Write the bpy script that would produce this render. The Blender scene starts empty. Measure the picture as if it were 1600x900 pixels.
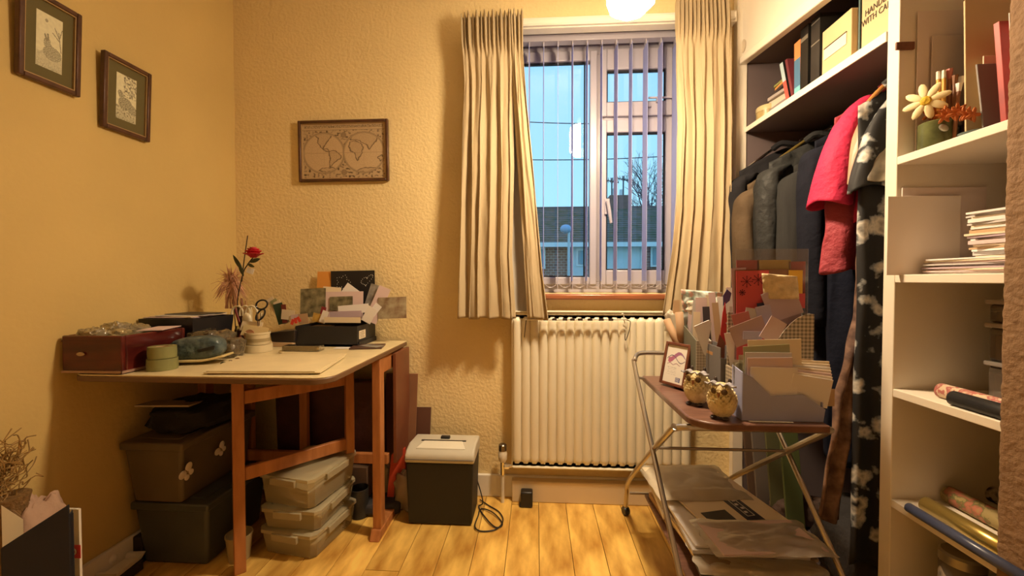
import bpy, bmesh, math, random
from mathutils import Vector, Matrix, Euler, noise
random.seed(7)
PI = math.pi
R = math.radians
C = bpy.context.scene.collection

# ---------------------------------------------------------------- camera
H = 1.03
F = 640.0
YAW = math.atan(38/F)
PIT = math.atan(13/F)
cam_d = bpy.data.cameras.new('camera')
cam = bpy.data.objects.new('camera', cam_d)
C.objects.link(cam)
cam.location = (0, 0, H)
cam.rotation_euler = (PI/2-PIT, 0, YAW)
cam_d.sensor_width = 36
cam_d.lens = 36*F/1600
cam_d.clip_start = 0.02
bpy.context.scene.camera = cam

# ---------------------------------------------------------------- world, exposure
w = bpy.data.worlds.new('sky')
bpy.context.scene.world = w
w.use_nodes = True
wn = w.node_tree
bg = wn.nodes['Background']
bg.inputs['Strength'].default_value = 1.3
tc = wn.nodes.new('ShaderNodeTexCoord')
sep = wn.nodes.new('ShaderNodeSeparateXYZ')
rmp = wn.nodes.new('ShaderNodeValToRGB')
rmp.color_ramp.elements[0].position = 0.0
rmp.color_ramp.elements[0].color = (0.40, 0.80, 0.93, 1)
rmp.color_ramp.elements[1].position = 0.9
rmp.color_ramp.elements[1].color = (0.30, 0.58, 1.15, 1)
wn.links.new(tc.outputs['Generated'], sep.inputs[0])
wn.links.new(sep.outputs['Z'], rmp.inputs[0])
wn.links.new(rmp.outputs[0], bg.inputs['Color'])
vs = bpy.context.scene.view_settings
vs.view_transform = 'Standard'
vs.look = 'None'
vs.gamma = 1
vs.exposure = 0.0
LAMP_STRENGTH = 48.0
LAMP_BOTTOM = 570.0
LAMP_COLOUR = (1.0, 0.76, 0.48)

# ---------------------------------------------------------------- pixel to world point
_cy, _sy, _cp, _sp = math.cos(YAW), math.sin(YAW), math.cos(PIT), math.sin(PIT)
_fw = Vector((-_sy*_cp, _cy*_cp, -_sp)); _rt = Vector((_cy, _sy, 0)); _up = _rt.cross(_fw)
def ray(px, py): return _fw + _rt*((px-800)/F) + _up*((450-py)/F)
O = Vector((0, 0, H))
def aY(px, py, Y): d = ray(px, py); return O + d*(Y/d.y)
def aZ(px, py, z): d = ray(px, py); return O + d*((z-H)/d.z)
def aX(px, py, x): d = ray(px, py); return O + d*(x/d.x)

# ---------------------------------------------------------------- materials
MATS = {}
def mat(name, col, rough=0.6, var=0.0, scale=8.0, bump=0.0, bscale=60.0, metal=0.0, alpha=1.0, trans=0.0, col2=None, stretch=None, rnd=0.0, sheen=0.0, detail=4.0, sss=0.0):
    if name in MATS: return MATS[name]
    m = bpy.data.materials.new(name); m.use_nodes = True
    nt = m.node_tree; b = nt.nodes['Principled BSDF']
    b.inputs['Base Color'].default_value = (*col, 1)
    b.inputs['Roughness'].default_value = rough
    b.inputs['Metallic'].default_value = metal
    if trans: b.inputs['Transmission Weight'].default_value = trans
    
    if alpha < 1: b.inputs['Alpha'].default_value = alpha
    if sheen: b.inputs['Specular IOR Level'].default_value = .15
    geo = nt.nodes.new('ShaderNodeTexCoord')
    mp = nt.nodes.new('ShaderNodeMapping')
    nt.links.new(geo.outputs['Object'], mp.inputs[0])
    if stretch: mp.inputs['Scale'].default_value = stretch
    c2 = col2 or tuple(c*(1-var) for c in col)
    if var or col2:
        n = nt.nodes.new('ShaderNodeTexNoise'); n.inputs['Scale'].default_value = scale; n.inputs['Detail'].default_value = detail
        nt.links.new(mp.outputs[0], n.inputs['Vector'])
        cr = nt.nodes.new('ShaderNodeValToRGB')
        cr.color_ramp.elements[0].position = 0.35; cr.color_ramp.elements[0].color = (*c2, 1)
        cr.color_ramp.elements[1].position = 0.65; cr.color_ramp.elements[1].color = (*col, 1)
        nt.links.new(n.outputs['Fac'], cr.inputs[0])
        last = cr.outputs[0]
        if rnd:
            oi = nt.nodes.new('ShaderNodeObjectInfo'); hs = nt.nodes.new('ShaderNodeHueSaturation')
            mr = nt.nodes.new('ShaderNodeMapRange'); mr.inputs['To Min'].default_value = 1-rnd; mr.inputs['To Max'].default_value = 1+rnd
            nt.links.new(oi.outputs['Random'], mr.inputs['Value']); nt.links.new(mr.outputs[0], hs.inputs['Value'])
            nt.links.new(last, hs.inputs['Color']); last = hs.outputs[0]
        nt.links.new(last, b.inputs['Base Color'])
    if bump:
        n2 = nt.nodes.new('ShaderNodeTexNoise'); n2.inputs['Scale'].default_value = bscale; n2.inputs['Detail'].default_value = 3
        nt.links.new(mp.outputs[0], n2.inputs['Vector'])
        bp = nt.nodes.new('ShaderNodeBump'); bp.inputs['Strength'].default_value = bump; bp.inputs['Distance'].default_value = 0.01
        nt.links.new(n2.outputs['Fac'], bp.inputs['Height']); nt.links.new(bp.outputs[0], b.inputs['Normal'])
    MATS[name] = m
    return m

def emit(name, col, s):
    m = bpy.data.materials.new(name); m.use_nodes = True; nt = m.node_tree
    nt.nodes.remove(nt.nodes['Principled BSDF'])
    e = nt.nodes.new('ShaderNodeEmission'); e.inputs[0].default_value = (*col, 1); e.inputs[1].default_value = s
    nt.links.new(e.outputs[0], nt.nodes['Material Output'].inputs[0]); return m

def glassy(name, tint=(1, 1, 1), rough=0.0, refl=0.5, haze=0.0, hazecol=(0.8, 0.8, 0.8), bump=0.0, bscale=30):
    """thin clear sheet: transparent with a fresnel reflection and an optional milky share"""
    m = bpy.data.materials.new(name); m.use_nodes = True; nt = m.node_tree
    nt.nodes.remove(nt.nodes['Principled BSDF'])
    t = nt.nodes.new('ShaderNodeBsdfTransparent'); t.inputs[0].default_value = (*tint, 1)
    g = nt.nodes.new('ShaderNodeBsdfGlossy'); g.inputs['Roughness'].default_value = rough
    fr = nt.nodes.new('ShaderNodeFresnel'); fr.inputs[0].default_value = 1.45
    mu = nt.nodes.new('ShaderNodeMath'); mu.operation = 'MULTIPLY'; mu.inputs[1].default_value = refl*2
    mu.use_clamp = True
    nt.links.new(fr.outputs[0], mu.inputs[0])
    mx = nt.nodes.new('ShaderNodeMixShader'); nt.links.new(mu.outputs[0], mx.inputs[0])
    base = t.outputs[0]
    if haze:
        d = nt.nodes.new('ShaderNodeBsdfDiffuse'); d.inputs[0].default_value = (*hazecol, 1)
        m2 = nt.nodes.new('ShaderNodeMixShader'); m2.inputs[0].default_value = haze
        nt.links.new(base, m2.inputs[1]); nt.links.new(d.outputs[0], m2.inputs[2]); base = m2.outputs[0]
    nt.links.new(base, mx.inputs[1]); nt.links.new(g.outputs[0], mx.inputs[2])
    if bump:
        n2 = nt.nodes.new('ShaderNodeTexNoise'); n2.inputs['Scale'].default_value = bscale
        tcn = nt.nodes.new('ShaderNodeTexCoord'); nt.links.new(tcn.outputs['Object'], n2.inputs['Vector'])
        bp = nt.nodes.new('ShaderNodeBump'); bp.inputs['Strength'].default_value = bump; bp.inputs['Distance'].default_value = 0.02
        nt.links.new(n2.outputs['Fac'], bp.inputs['Height']); nt.links.new(bp.outputs[0], g.inputs['Normal'])
    nt.links.new(mx.outputs[0], nt.nodes['Material Output'].inputs[0]); return m

def attr_mat(name, rough=0.7):
    m = bpy.data.materials.new(name); m.use_nodes = True; nt = m.node_tree
    a = nt.nodes.new('ShaderNodeVertexColor'); a.layer_name = 'print'
    nt.links.new(a.outputs[0], nt.nodes['Principled BSDF'].inputs['Base Color'])
    nt.nodes['Principled BSDF'].inputs['Roughness'].default_value = rough
    return m

def floral(name, dark, light, scale=14, thr=0.5, mid=None):
    m = bpy.data.materials.new(name); m.use_nodes = True; nt = m.node_tree; b = nt.nodes['Principled BSDF']
    t = nt.nodes.new('ShaderNodeTexCoord')
    n = nt.nodes.new('ShaderNodeTexNoise'); n.inputs['Scale'].default_value = scale*0.45; n.inputs['Detail'].default_value = 2
    v = nt.nodes.new('ShaderNodeTexVoronoi'); v.inputs['Scale'].default_value = scale
    mxv = nt.nodes.new('ShaderNodeMath'); mxv.operation = 'SUBTRACT'
    wn_ = nt.nodes.new('ShaderNodeTexNoise'); wn_.inputs['Scale'].default_value = scale*1.6; wn_.inputs['Detail'].default_value = 3
    mxw = nt.nodes.new('ShaderNodeMix'); mxw.data_type = 'VECTOR'; mxw.inputs[0].default_value = 1.1/scale
    nt.links.new(t.outputs['Object'], wn_.inputs['Vector']); nt.links.new(t.outputs['Object'], mxw.inputs[4]); nt.links.new(wn_.outputs['Color'], mxw.inputs[5])
    nt.links.new(t.outputs['Object'], n.inputs['Vector']); nt.links.new(mxw.outputs[1], v.inputs['Vector'])
    nt.links.new(n.outputs['Fac'], mxv.inputs[0]); 
    mm = nt.nodes.new('ShaderNodeMath'); mm.operation = 'MULTIPLY'; mm.inputs[1].default_value = 0.55
    nt.links.new(v.outputs['Distance'], mm.inputs[0]); nt.links.new(mm.outputs[0], mxv.inputs[1])
    cr = nt.nodes.new('ShaderNodeValToRGB'); e = cr.color_ramp.elements
    e[0].position = thr-0.24; e[0].color = (*dark, 1)
    e[1].position = thr-0.20; e[1].color = (*(mid or light), 1)
    e2 = cr.color_ramp.elements.new(thr-0.10); e2.color = (*light, 1)
    e3 = cr.color_ramp.elements.new(thr+0.10); e3.color = (*dark, 1)
    nt.links.new(mxv.outputs[0], cr.inputs[0]); nt.links.new(cr.outputs[0], b.inputs['Base Color'])
    b.inputs['Roughness'].default_value = 0.7
    return m

def checker(name, a, b_, scale):
    m = bpy.data.materials.new(name); m.use_nodes = True; nt = m.node_tree; b = nt.nodes['Principled BSDF']
    t = nt.nodes.new('ShaderNodeTexCoord'); s = nt.nodes.new('ShaderNodeSeparateXYZ')
    nt.links.new(t.outputs['Object'], s.inputs[0])
    ad = nt.nodes.new('ShaderNodeMath'); ad.operation = 'ADD'
    nt.links.new(s.outputs[0], ad.inputs[0]); nt.links.new(s.outputs[1], ad.inputs[1])
    outs = []
    for src in (ad.outputs[0], s.outputs[2]):
        k = nt.nodes.new('ShaderNodeMath'); k.operation = 'MULTIPLY'; k.inputs[1].default_value = scale; nt.links.new(src, k.inputs[0])
        f = nt.nodes.new('ShaderNodeMath'); f.operation = 'FRACT'; nt.links.new(k.outputs[0], f.inputs[0])
        g = nt.nodes.new('ShaderNodeMath'); g.operation = 'GREATER_THAN'; g.inputs[1].default_value = 0.5; nt.links.new(f.outputs[0], g.inputs[0]); outs.append(g)
    sm = nt.nodes.new('ShaderNodeMath'); sm.operation = 'ADD'; nt.links.new(outs[0].outputs[0], sm.inputs[0]); nt.links.new(outs[1].outputs[0], sm.inputs[1])
    h = nt.nodes.new('ShaderNodeMath'); h.operation = 'MULTIPLY'; h.inputs[1].default_value = 0.5; nt.links.new(sm.outputs[0], h.inputs[0])
    mx = nt.nodes.new('ShaderNodeMix'); mx.data_type = 'RGBA'; nt.links.new(h.outputs[0], mx.inputs[0])
    mx.inputs[6].default_value = (*a, 1); mx.inputs[7].default_value = (*b_, 1)
    nt.links.new(mx.outputs[2], b.inputs['Base Color']); b.inputs['Roughness'].default_value = 0.75
    return m

def brickmat(name):
    m = bpy.data.materials.new(name); m.use_nodes = True; nt = m.node_tree; b = nt.nodes['Principled BSDF']
    t = nt.nodes.new('ShaderNodeTexCoord'); mp = nt.nodes.new('ShaderNodeMapping'); mp.inputs['Rotation'].default_value = (PI/2, 0, 0)
    br = nt.nodes.new('ShaderNodeTexBrick'); br.inputs['Scale'].default_value = 2.2
    br.inputs['Color1'].default_value = (0.20, 0.085, 0.06, 1); br.inputs['Color2'].default_value = (0.30, 0.15, 0.11, 1); br.inputs['Mortar'].default_value = (0.45, 0.42, 0.4, 1)
    nt.links.new(t.outputs['Object'], mp.inputs[0]); nt.links.new(mp.outputs[0], br.inputs[0]); nt.links.new(br.outputs[0], b.inputs['Base Color'])
    return m

# ---------------------------------------------------------------- mesh builder
WORLD = {}
def mrot(rx=0, ry=0, rz=0): return Euler((R(rx), R(ry), R(rz)), 'XYZ').to_matrix()
class MB:
    def __init__(s): s.v = []; s.f = []
    def add(s, vs_, fs):
        o = len(s.v); s.v += [Vector(p) for p in vs_]; s.f += [tuple(i+o for i in q) for q in fs]; return s
    def box(s, c, d, rot=None):
        c = Vector(c); d = Vector(d)/2; vs_ = []
        for z in (-1, 1):
            for x, y in ((-1, -1), (1, -1), (1, 1), (-1, 1)):
                p = Vector((x*d.x, y*d.y, z*d.z)); vs_.append(c+(rot @ p if rot else p))
        return s.add(vs_, [(3, 2, 1, 0), (4, 5, 6, 7), (0, 1, 5, 4), (1, 2, 6, 5), (2, 3, 7, 6), (3, 0, 4, 7)])
    def bb(s, x0, x1, y0, y1, z0, z1): return s.box(((x0+x1)/2, (y0+y1)/2, (z0+z1)/2), (x1-x0, y1-y0, z1-z0))
    def hexa(s, p): return s.add(p, [(3, 2, 1, 0), (4, 5, 6, 7), (0, 1, 5, 4), (1, 2, 6, 5), (2, 3, 7, 6), (3, 0, 4, 7)])
    def tube(s, pts, r, n=8, cap=True):
        pts = [Vector(p) for p in pts]; rs = r if isinstance(r, (list, tuple)) else [r]*len(pts)
        rings = []; u = None
        for i, p in enumerate(pts):
            t = (pts[min(i+1, len(pts)-1)]-pts[max(i-1, 0)])
            if t.length < 1e-9: t = Vector((0, 0, 1))
            t.normalize()
            if u is None: u = t.orthogonal().normalized()
            else:
                u = u-t*u.dot(t)
                u = t.orthogonal().normalized() if u.length < 1e-6 else u.normalized()
            v_ = t.cross(u)
            rings.append([p+(u*math.cos(2*PI*k/n)+v_*math.sin(2*PI*k/n))*rs[i] for k in range(n)])
        vs_ = [q for rg in rings for q in rg]; fs = []
        for i in range(len(rings)-1):
            for k in range(n):
                fs.append((i*n+k, i*n+(k+1) % n, (i+1)*n+(k+1) % n, (i+1)*n+k))
        if cap: fs += [tuple(range(n-1, -1, -1)), tuple((len(rings)-1)*n+k for k in range(n))]
        return s.add(vs_, fs)
    def lathe(s, prof, loc=(0, 0, 0), n=20, rot=None, cap=True, sx=1, sy=1):
        loc = Vector(loc); vs_ = []
        for r, z in prof:
            for k in range(n):
                p = Vector((r*sx*math.cos(2*PI*k/n), r*sy*math.sin(2*PI*k/n), z)); vs_.append(loc+(rot @ p if rot else p))
        fs = [(i*n+k, i*n+(k+1) % n, (i+1)*n+(k+1) % n, (i+1)*n+k) for i in range(len(prof)-1) for k in range(n)]
        if cap:
            if prof[0][0] > 1e-5: fs.append(tuple(range(n-1, -1, -1)))
            if prof[-1][0] > 1e-5: fs.append(tuple((len(prof)-1)*n+k for k in range(n)))
        return s.add(vs_, fs)
    def ell(s, c, r, rot=None, n=14, m=8):
        prof = [(max(math.sin(PI*i/m), 1e-4), -math.cos(PI*i/m)) for i in range(m+1)]
        c = Vector(c); vs_ = []
        for a, z in prof:
            for k in range(n):
                p = Vector((a*r[0]*math.cos(2*PI*k/n), a*r[1]*math.sin(2*PI*k/n), z*r[2])); vs_.append(c+(rot @ p if rot else p))
        return s.add(vs_, [(i*n+k, i*n+(k+1) % n, (i+1)*n+(k+1) % n, (i+1)*n+k) for i in range(m) for k in range(n)])
    def grid(s, fn, nu, nv, closed=False):
        vs_ = [fn(i/(nu if closed else nu-1), j/(nv-1)) for j in range(nv) for i in range(nu)]; fs = []
        for j in range(nv-1):
            for i in range(nu if closed else nu-1):
                a = j*nu+i; b = j*nu+(i+1) % nu; fs.append((a, b, b+nu, a+nu))
        return s.add(vs_, fs)
    def prism(s, pts, fn, d):
        """pts 2-D outline (ccw), fn maps (a, b, h) to a point; h runs 0..d"""
        n = len(pts); vs_ = [fn(a, b, 0) for a, b in pts]+[fn(a, b, d) for a, b in pts]
        fs = [tuple(range(n-1, -1, -1)), tuple(range(n, 2*n))]+[(i, (i+1) % n, n+(i+1) % n, n+i) for i in range(n)]
        return s.add(vs_, fs)
    def build(s, name, m, parent=None, bevel=0.0, solid=0.0, ang=35, kind=None, sub=0, origin=None, seg=2):
        xs = [p.x for p in s.v]; ys = [p.y for p in s.v]; zs = [p.z for p in s.v]
        org = Vector(origin) if origin is not None else Vector(((min(xs)+max(xs))/2, (min(ys)+max(ys))/2, min(zs)))
        me = bpy.data.meshes.new(name); me.from_pydata([p-org for p in s.v], [], s.f)
        bm = bmesh.new(); bm.from_mesh(me)
        bmesh.ops.recalc_face_normals(bm, faces=bm.faces)
        for f in bm.faces: f.smooth = True
        for e in bm.edges:
            if len(e.link_faces) == 2 and e.calc_face_angle(0) > R(ang): e.smooth = False
        bm.to_mesh(me); bm.free()
        o = bpy.data.objects.new(name, me); C.objects.link(o)
        me.materials.append(m)
        po = WORLD[parent.name] if parent else Vector((0, 0, 0))
        o.location = org-po; o.parent = parent; WORLD[o.name] = org
        if bevel:
            md = o.modifiers.new('bevel', 'BEVEL'); md.width = bevel; md.segments = seg; md.limit_method = 'ANGLE'; md.angle_limit = R(40)
        if solid:
            md = o.modifiers.new('solid', 'SOLIDIFY'); md.thickness = solid; md.offset = 0
        if sub:
            md = o.modifiers.new('sub', 'SUBSURF'); md.levels = sub; md.render_levels = sub
        if kind: o['kind'] = kind
        return o

def thing(name, label, cat, loc, group=None):
    o = bpy.data.objects.new(name, None); C.objects.link(o); o.location = loc; o.empty_display_size = 0.05
    WORLD[o.name] = Vector(loc); o['label'] = label; o['category'] = cat
    if group: o['group'] = group
    return o
def tag(o, label, cat, group=None, kind=None):
    o['label'] = label; o['category'] = cat
    if group: o['group'] = group
    if kind: o['kind'] = kind
    return o
def struct(o): o['kind'] = 'structure'; return o
def smooth_path(pts, n=6):
    """catmull-rom through the points"""
    pts = [Vector(p) for p in pts]; out = []
    for i in range(len(pts)-1):
        p0 = pts[max(i-1, 0)]; p1 = pts[i]; p2 = pts[i+1]; p3 = pts[min(i+2, len(pts)-1)]
        for k in range(n):
            t = k/n
            out.append(0.5*((2*p1)+(p2-p0)*t+(2*p0-5*p1+4*p2-p3)*t*t+(3*p1-p0-3*p2+p3)*t**3))
    out.append(pts[-1]); return out
def printed(name, parent, fn, nu, nv, place, m):
    """flat print: a fine sheet whose face colours are the printed picture; place(u, v) -> point; fn(u, v) -> colour"""
    vs_ = [place(i/nu, j/nv) for j in range(nv+1) for i in range(nu+1)]
    fs = [(j*(nu+1)+i, j*(nu+1)+i+1, (j+1)*(nu+1)+i+1, (j+1)*(nu+1)+i) for j in range(nv) for i in range(nu)]
    org = Vector(place(0.5, 0.0)); me = bpy.data.meshes.new(name); me.from_pydata([Vector(p)-org for p in vs_], [], fs)
    ca = me.color_attributes.new('print', 'FLOAT_COLOR', 'CORNER')
    buf = []
    for j in range(nv):
        for i in range(nu):
            c = fn((i+0.5)/nu, (j+0.5)/nv); buf += [c[0], c[1], c[2], 1]*4
    ca.data.foreach_set('color', buf)
    me.materials.append(m); o = bpy.data.objects.new(name, me); C.objects.link(o)
    o.location = org-(WORLD[parent.name] if parent else Vector((0, 0, 0))); o.parent = parent; WORLD[o.name] = org
    return o
ORD = ('bottom', 'second', 'third', 'fourth', 'fifth', 'sixth', 'seventh', 'eighth', 'ninth', 'tenth', 'eleventh', 'twelfth', 'thirteenth', 'fourteenth', 'fifteenth', 'sixteenth', 'topmost')
def nz(x, y, z=0.0): return noise.noise(Vector((x, y, z)))

# ================================================================ THE SETTING
XL, YB, XR, YF, ZC = -1.47, 1.93, 1.52, -0.9, 2.42
XC = 0.93                                           # front plane of the wardrobe and shelves
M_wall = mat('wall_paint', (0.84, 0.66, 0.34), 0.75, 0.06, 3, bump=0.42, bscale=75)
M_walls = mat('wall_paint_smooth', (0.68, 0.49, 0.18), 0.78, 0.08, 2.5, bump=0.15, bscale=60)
M_ceil = mat('ceiling_paint', (0.85, 0.82, 0.74), 0.9)
M_white = mat('white_paint', (0.84, 0.78, 0.68), 0.45, 0.05, 6)
M_upvc = mat('white_plastic', (0.42, 0.39, 0.45), 0.3)
M_rad = mat('radiator_enamel', (0.84, 0.77, 0.60), 0.35, 0.04, 4)

wx0, wx1 = aY(788, 300, YB).x, aY(1078, 300, YB).x
wz0, wz1 = 0.965, aY(940, 38, YB).z
b = MB()
b.bb(XL-.1, wx0, YB, YB+.26, 0, ZC); b.bb(wx1, XR+.1, YB, YB+.26, 0, ZC)
b.bb(wx0, wx1, YB, YB+.26, 0, wz0); b.bb(wx0, wx1, YB, YB+.26, wz1, ZC)
struct(b.build('wall_back', M_wall))
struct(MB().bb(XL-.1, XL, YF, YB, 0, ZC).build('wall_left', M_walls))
M_front = mat('front_wall_fill_paint', (.74, .66, .52), .8)  # unseen wall behind the camera, paint picked pale to bounce fill light
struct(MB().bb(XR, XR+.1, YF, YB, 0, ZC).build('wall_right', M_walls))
struct(MB().bb(XL-.1, XR+.1, YF-.1, YF, 0, ZC).build('wall_front', M_front))
struct(MB().bb(XL-.1, XR+.1, YF-.1, YB+.26, ZC, ZC+.1).build('ceiling', M_ceil))
fl = struct(MB().bb(XL-.1, XR+.1, YF-.1, YB+.26, -.06, -.012).build('floor', mat('floor_underlay', (0.05, 0.03, 0.015), 0.9)))
# floor planks: golden laminate running away from the door
M_pl = mat('plank_wood', (1.0, 0.66, 0.17), 0.36, 0.0, 4, col2=(0.50, 0.24, 0.04), stretch=(3.2, 1.1, 1), rnd=0.14, bump=0.05, bscale=30, detail=8)
pw = 0.1235
x = XL; i = 0
while x < XR:
    y = YF-(0.37*(i*5 % 7)/7)*2.2
    while y < YB:
        y1 = y+1.15
        a, c = max(y, YF), min(y1, YB)
        if c-a > 0.02:
            MB().bb(x+.0011, min(x+pw, XR)-.0011, a+.0011, c-.0011, -.012, 0).build('plank', M_pl, fl)
        y = y1
    x += pw; i += 1

# plaster pier by the doorway (rough plaster, modelled relief)
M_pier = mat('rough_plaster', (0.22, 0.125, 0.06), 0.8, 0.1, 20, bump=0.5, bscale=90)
px_, py_ = 0.925, 0.875
def pier(u, v):
    z = v*ZC; s = u*2.02
    if s < 1.760: p = Vector((px_, py_-1.760-0.012+s, z)); n = Vector((-1, 0, 0))
    elif s < 1.779: a = (s-1.76)/.019*PI/2; n = Vector((-math.cos(a), math.sin(a), 0)); p = Vector((px_+.012, py_-.012, z))+n*.012
    else: p = Vector((px_+.012+(s-1.779), py_, z)); n = Vector((0, 1, 0))
    d = nz(p.y*45+p.x*45, z*38, 2)*.0022+nz(p.y*110+p.x*110, z*90, 7)*.0014
    return p+n*d
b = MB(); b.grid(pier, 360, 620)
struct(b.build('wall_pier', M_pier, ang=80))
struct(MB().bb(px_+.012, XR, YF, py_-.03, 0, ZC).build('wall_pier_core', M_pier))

# baseboards
struct(MB().bb(XL, wx1+.2, YB-.016, YB, 0, .105).build('baseboard_back', M_white, bevel=.004))
struct(MB().bb(XL, XL+.016, YF, YB-.016, 0, .105).build('baseboard_left', M_white, bevel=.004))
struct(MB().bb(aY(800, 770, 1.89).x, .93, 1.875, YB-.016, 0, .098).build('trim_1', mat('boxing_paint', (0.72, 0.58, 0.38), .5, .06, 5), bevel=.004))

# ---------------------------------------------------------------- window
YW = 2.06
win = struct(MB().bb(wx0, wx1, YW+.02, YW+.07, wz1-.055, wz1).bb(wx0, wx1, YW+.02, YW+.07, wz0, wz0+.055)
    .bb(wx0, wx0+.055, YW+.02, YW+.07, wz0+.055, wz1-.055).bb(wx1-.055, wx1, YW+.02, YW+.07, wz0+.055, wz1-.055).build('window_1', M_upvc, bevel=.004))
gx1 = aY(915, 200, YW).x; gx2 = aY(948, 200, YW).x
gt, gb = aY(860, 96, YW).z, aY(860, 433, YW).z
def ring(x0, x1, z0, z1, wdt, y0, y1, name, parent, m=M_upvc, wb=None, wt=None):
    wb = wb or wdt; wt = wt or wdt
    return MB().bb(x0, x0+wdt, y0, y1, z0, z1).bb(x1-wdt, x1, y0, y1, z0, z1).bb(x0+wdt, x1-wdt, y0, y1, z0, z0+wb).bb(x0+wdt, x1-wdt, y0, y1, z1-wt, z1).build(name, m, parent, bevel=.004)
mx_ = (gx1+gx2)/2+.01
MB().bb(mx_-.03, mx_+.03, YW+.02, YW+.07, wz0+.055, wz1-.055).build('mullion', M_upvc, win, bevel=.003)
s0 = ring(wx0+.045, mx_-.005, wz0+.04, wz1-.045, .035, YW, YW+.05, 'glazing_bead', win, wb=gb-wz0-.04, wt=wz1-.045-gt)
# right-hand: top vent sash and lower casement
tz = (aY(1000, 183, YW).z)
MB().bb(mx_+.03, wx1-.055, YW+.02, YW+.07, tz-.022, tz+.022).build('transom', M_upvc, win, bevel=.003)
vt, vb = aY(1000, 107, YW).z, aY(1000, 158, YW).z
ct, cb = aY(1000, 206, YW).z, aY(1000, 422, YW).z
s1 = ring(mx_+.012, wx1-.04, tz+.008, wz1-.04, gx2-mx_-.012, YW, YW+.05, 'vent_sash', win, wb=vb-tz-.008, wt=wz1-.04-vt)
s2 = ring(mx_+.012, wx1-.04, wz0+.04, tz-.008, gx2-mx_-.012, YW, YW+.05, 'casement_sash', win, wb=cb-wz0-.04, wt=tz-.008-ct)
M_gask = mat('black_gasket', (0.01, 0.012, 0.02), .6)
M_glass = glassy('window_glass', (0.97, 1.0, 1.0), 0.0, 0.9)
for (a0, a1, z0, z1, s) in ((wx0+.08, gx1, gb, gt, s0), (gx2, wx1-.04-(gx2-mx_-.012), vb, vt, s1), (gx2, wx1-.04-(gx2-mx_-.012), cb, ct, s2)):
    MB().bb(a0+.001, a1-.001, YW+.028, YW+.032, z0+.001, z1-.001).build('pane', M_glass, s)
    ring(a0, a1, z0, z1, .007, YW+.012, YW+.027, 'gasket', s, M_gask)
# handle, stay
hp = aY(949, 322, YW-.02)
b = MB().box((hp.x, YW-.006, hp.z), (.024, .012, .075)); b.tube([(hp.x, YW-.01, hp.z+.02), (hp.x, YW-.03, hp.z+.022), (hp.x+.008, YW-.034, hp.z-.03), (hp.x+.016, YW-.034, hp.z-.085)], [.009, .009, .009, .007], 8)
b.build('window_handle', M_upvc, s2)
sp = aY(1030, 158, YW)
b = MB().box((sp.x-.06, YW-.008, sp.z-.022), (.036, .014, .018)); b.box((sp.x+.01, YW-.012, sp.z+.012), (.13, .008, .008)); b.box((sp.x-.01, YW-.01, sp.z), (.012, .016, .02))
b.build('window_stay', M_upvc, s1)
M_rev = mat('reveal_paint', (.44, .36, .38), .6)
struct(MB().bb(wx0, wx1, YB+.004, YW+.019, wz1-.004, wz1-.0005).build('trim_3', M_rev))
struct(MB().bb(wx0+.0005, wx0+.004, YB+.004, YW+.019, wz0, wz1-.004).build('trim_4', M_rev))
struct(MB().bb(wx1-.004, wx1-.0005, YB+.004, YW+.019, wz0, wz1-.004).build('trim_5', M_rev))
# reddish sill board
struct(MB().bb(wx0+.004, wx1-.004, YB-.035, YW-.002, wz0-.028, wz0-.001).build('trim_2', mat('sill_varnish', (0.36, 0.12, 0.05), .3, .3, 10, stretch=(1, 10, 10)), bevel=.008))

# ---------------------------------------------------------------- curtain track
tl, tr = aY(735, 22, 1.87), aY(1150, 22, 1.87)
zt = aY(940, 37, 1.87).z
trk = thing('curtain_track', 'long white curtain track fixed across the wall above the window', 'curtain rail', ((tl.x+tr.x)/2, 1.9, zt))
MB().bb(tl.x, tr.x, 1.865, 1.88, zt, zt+.028).bb(tl.x, tr.x, 1.862, 1.866, zt+.004, zt+.010).build('rail', M_white, trk, bevel=.003)
MB().bb(tl.x+.01, .88, 1.8805, YB-.001, zt-.004, zt+.045).build('batten', M_white, trk, bevel=.003)

# ---------------------------------------------------------------- curtains
def fabric(name, col, trans=.35, rough=.9, var=.05, bump=.15, bscale=300):
    m = bpy.data.materials.new(name); m.use_nodes = True; nt = m.node_tree
    b_ = nt.nodes['Principled BSDF']; b_.inputs['Base Color'].default_value = (*col, 1); b_.inputs['Roughness'].default_value = rough
    t = nt.nodes.new('ShaderNodeBsdfTranslucent'); t.inputs[0].default_value = (*col, 1)
    mx = nt.nodes.new('ShaderNodeMixShader'); mx.inputs[0].default_value = trans
    nt.links.new(b_.outputs[0], mx.inputs[1]); nt.links.new(t.outputs[0], mx.inputs[2]); nt.links.new(mx.outputs[0], nt.nodes['Material Output'].inputs[0])
    if bump:
        tcn = nt.nodes.new('ShaderNodeTexCoord'); n2 = nt.nodes.new('ShaderNodeTexNoise'); n2.inputs['Scale'].default_value = bscale
        nt.links.new(tcn.outputs['Object'], n2.inputs['Vector'])
        bp = nt.nodes.new('ShaderNodeBump'); bp.inputs['Strength'].default_value = bump; bp.inputs['Distance'].default_value = .004
        nt.links.new(n2.outputs['Fac'], bp.inputs['Height']); nt.links.new(bp.outputs[0], b_.inputs['Normal'])
    return m
M_cur = fabric('cream_curtain_cloth', (0.50, 0.39, 0.235), .10)
M_lin = fabric('curtain_lining', (0.52, 0.47, 0.40), .2)
def interp(tab, t):
    for (a, va), (c, vc) in zip(tab, tab[1:]):
        if t <= c: k = (t-a)/(c-a) if c > a else 0; k = k*k*(3-2*k) if False else k; return va+(vc-va)*max(0, min(1, k))
    return tab[-1][1]
def sm(a, c, t): k = max(0, min(1, (t-a)/(c-a))); return k*k*(3-2*k)
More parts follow.
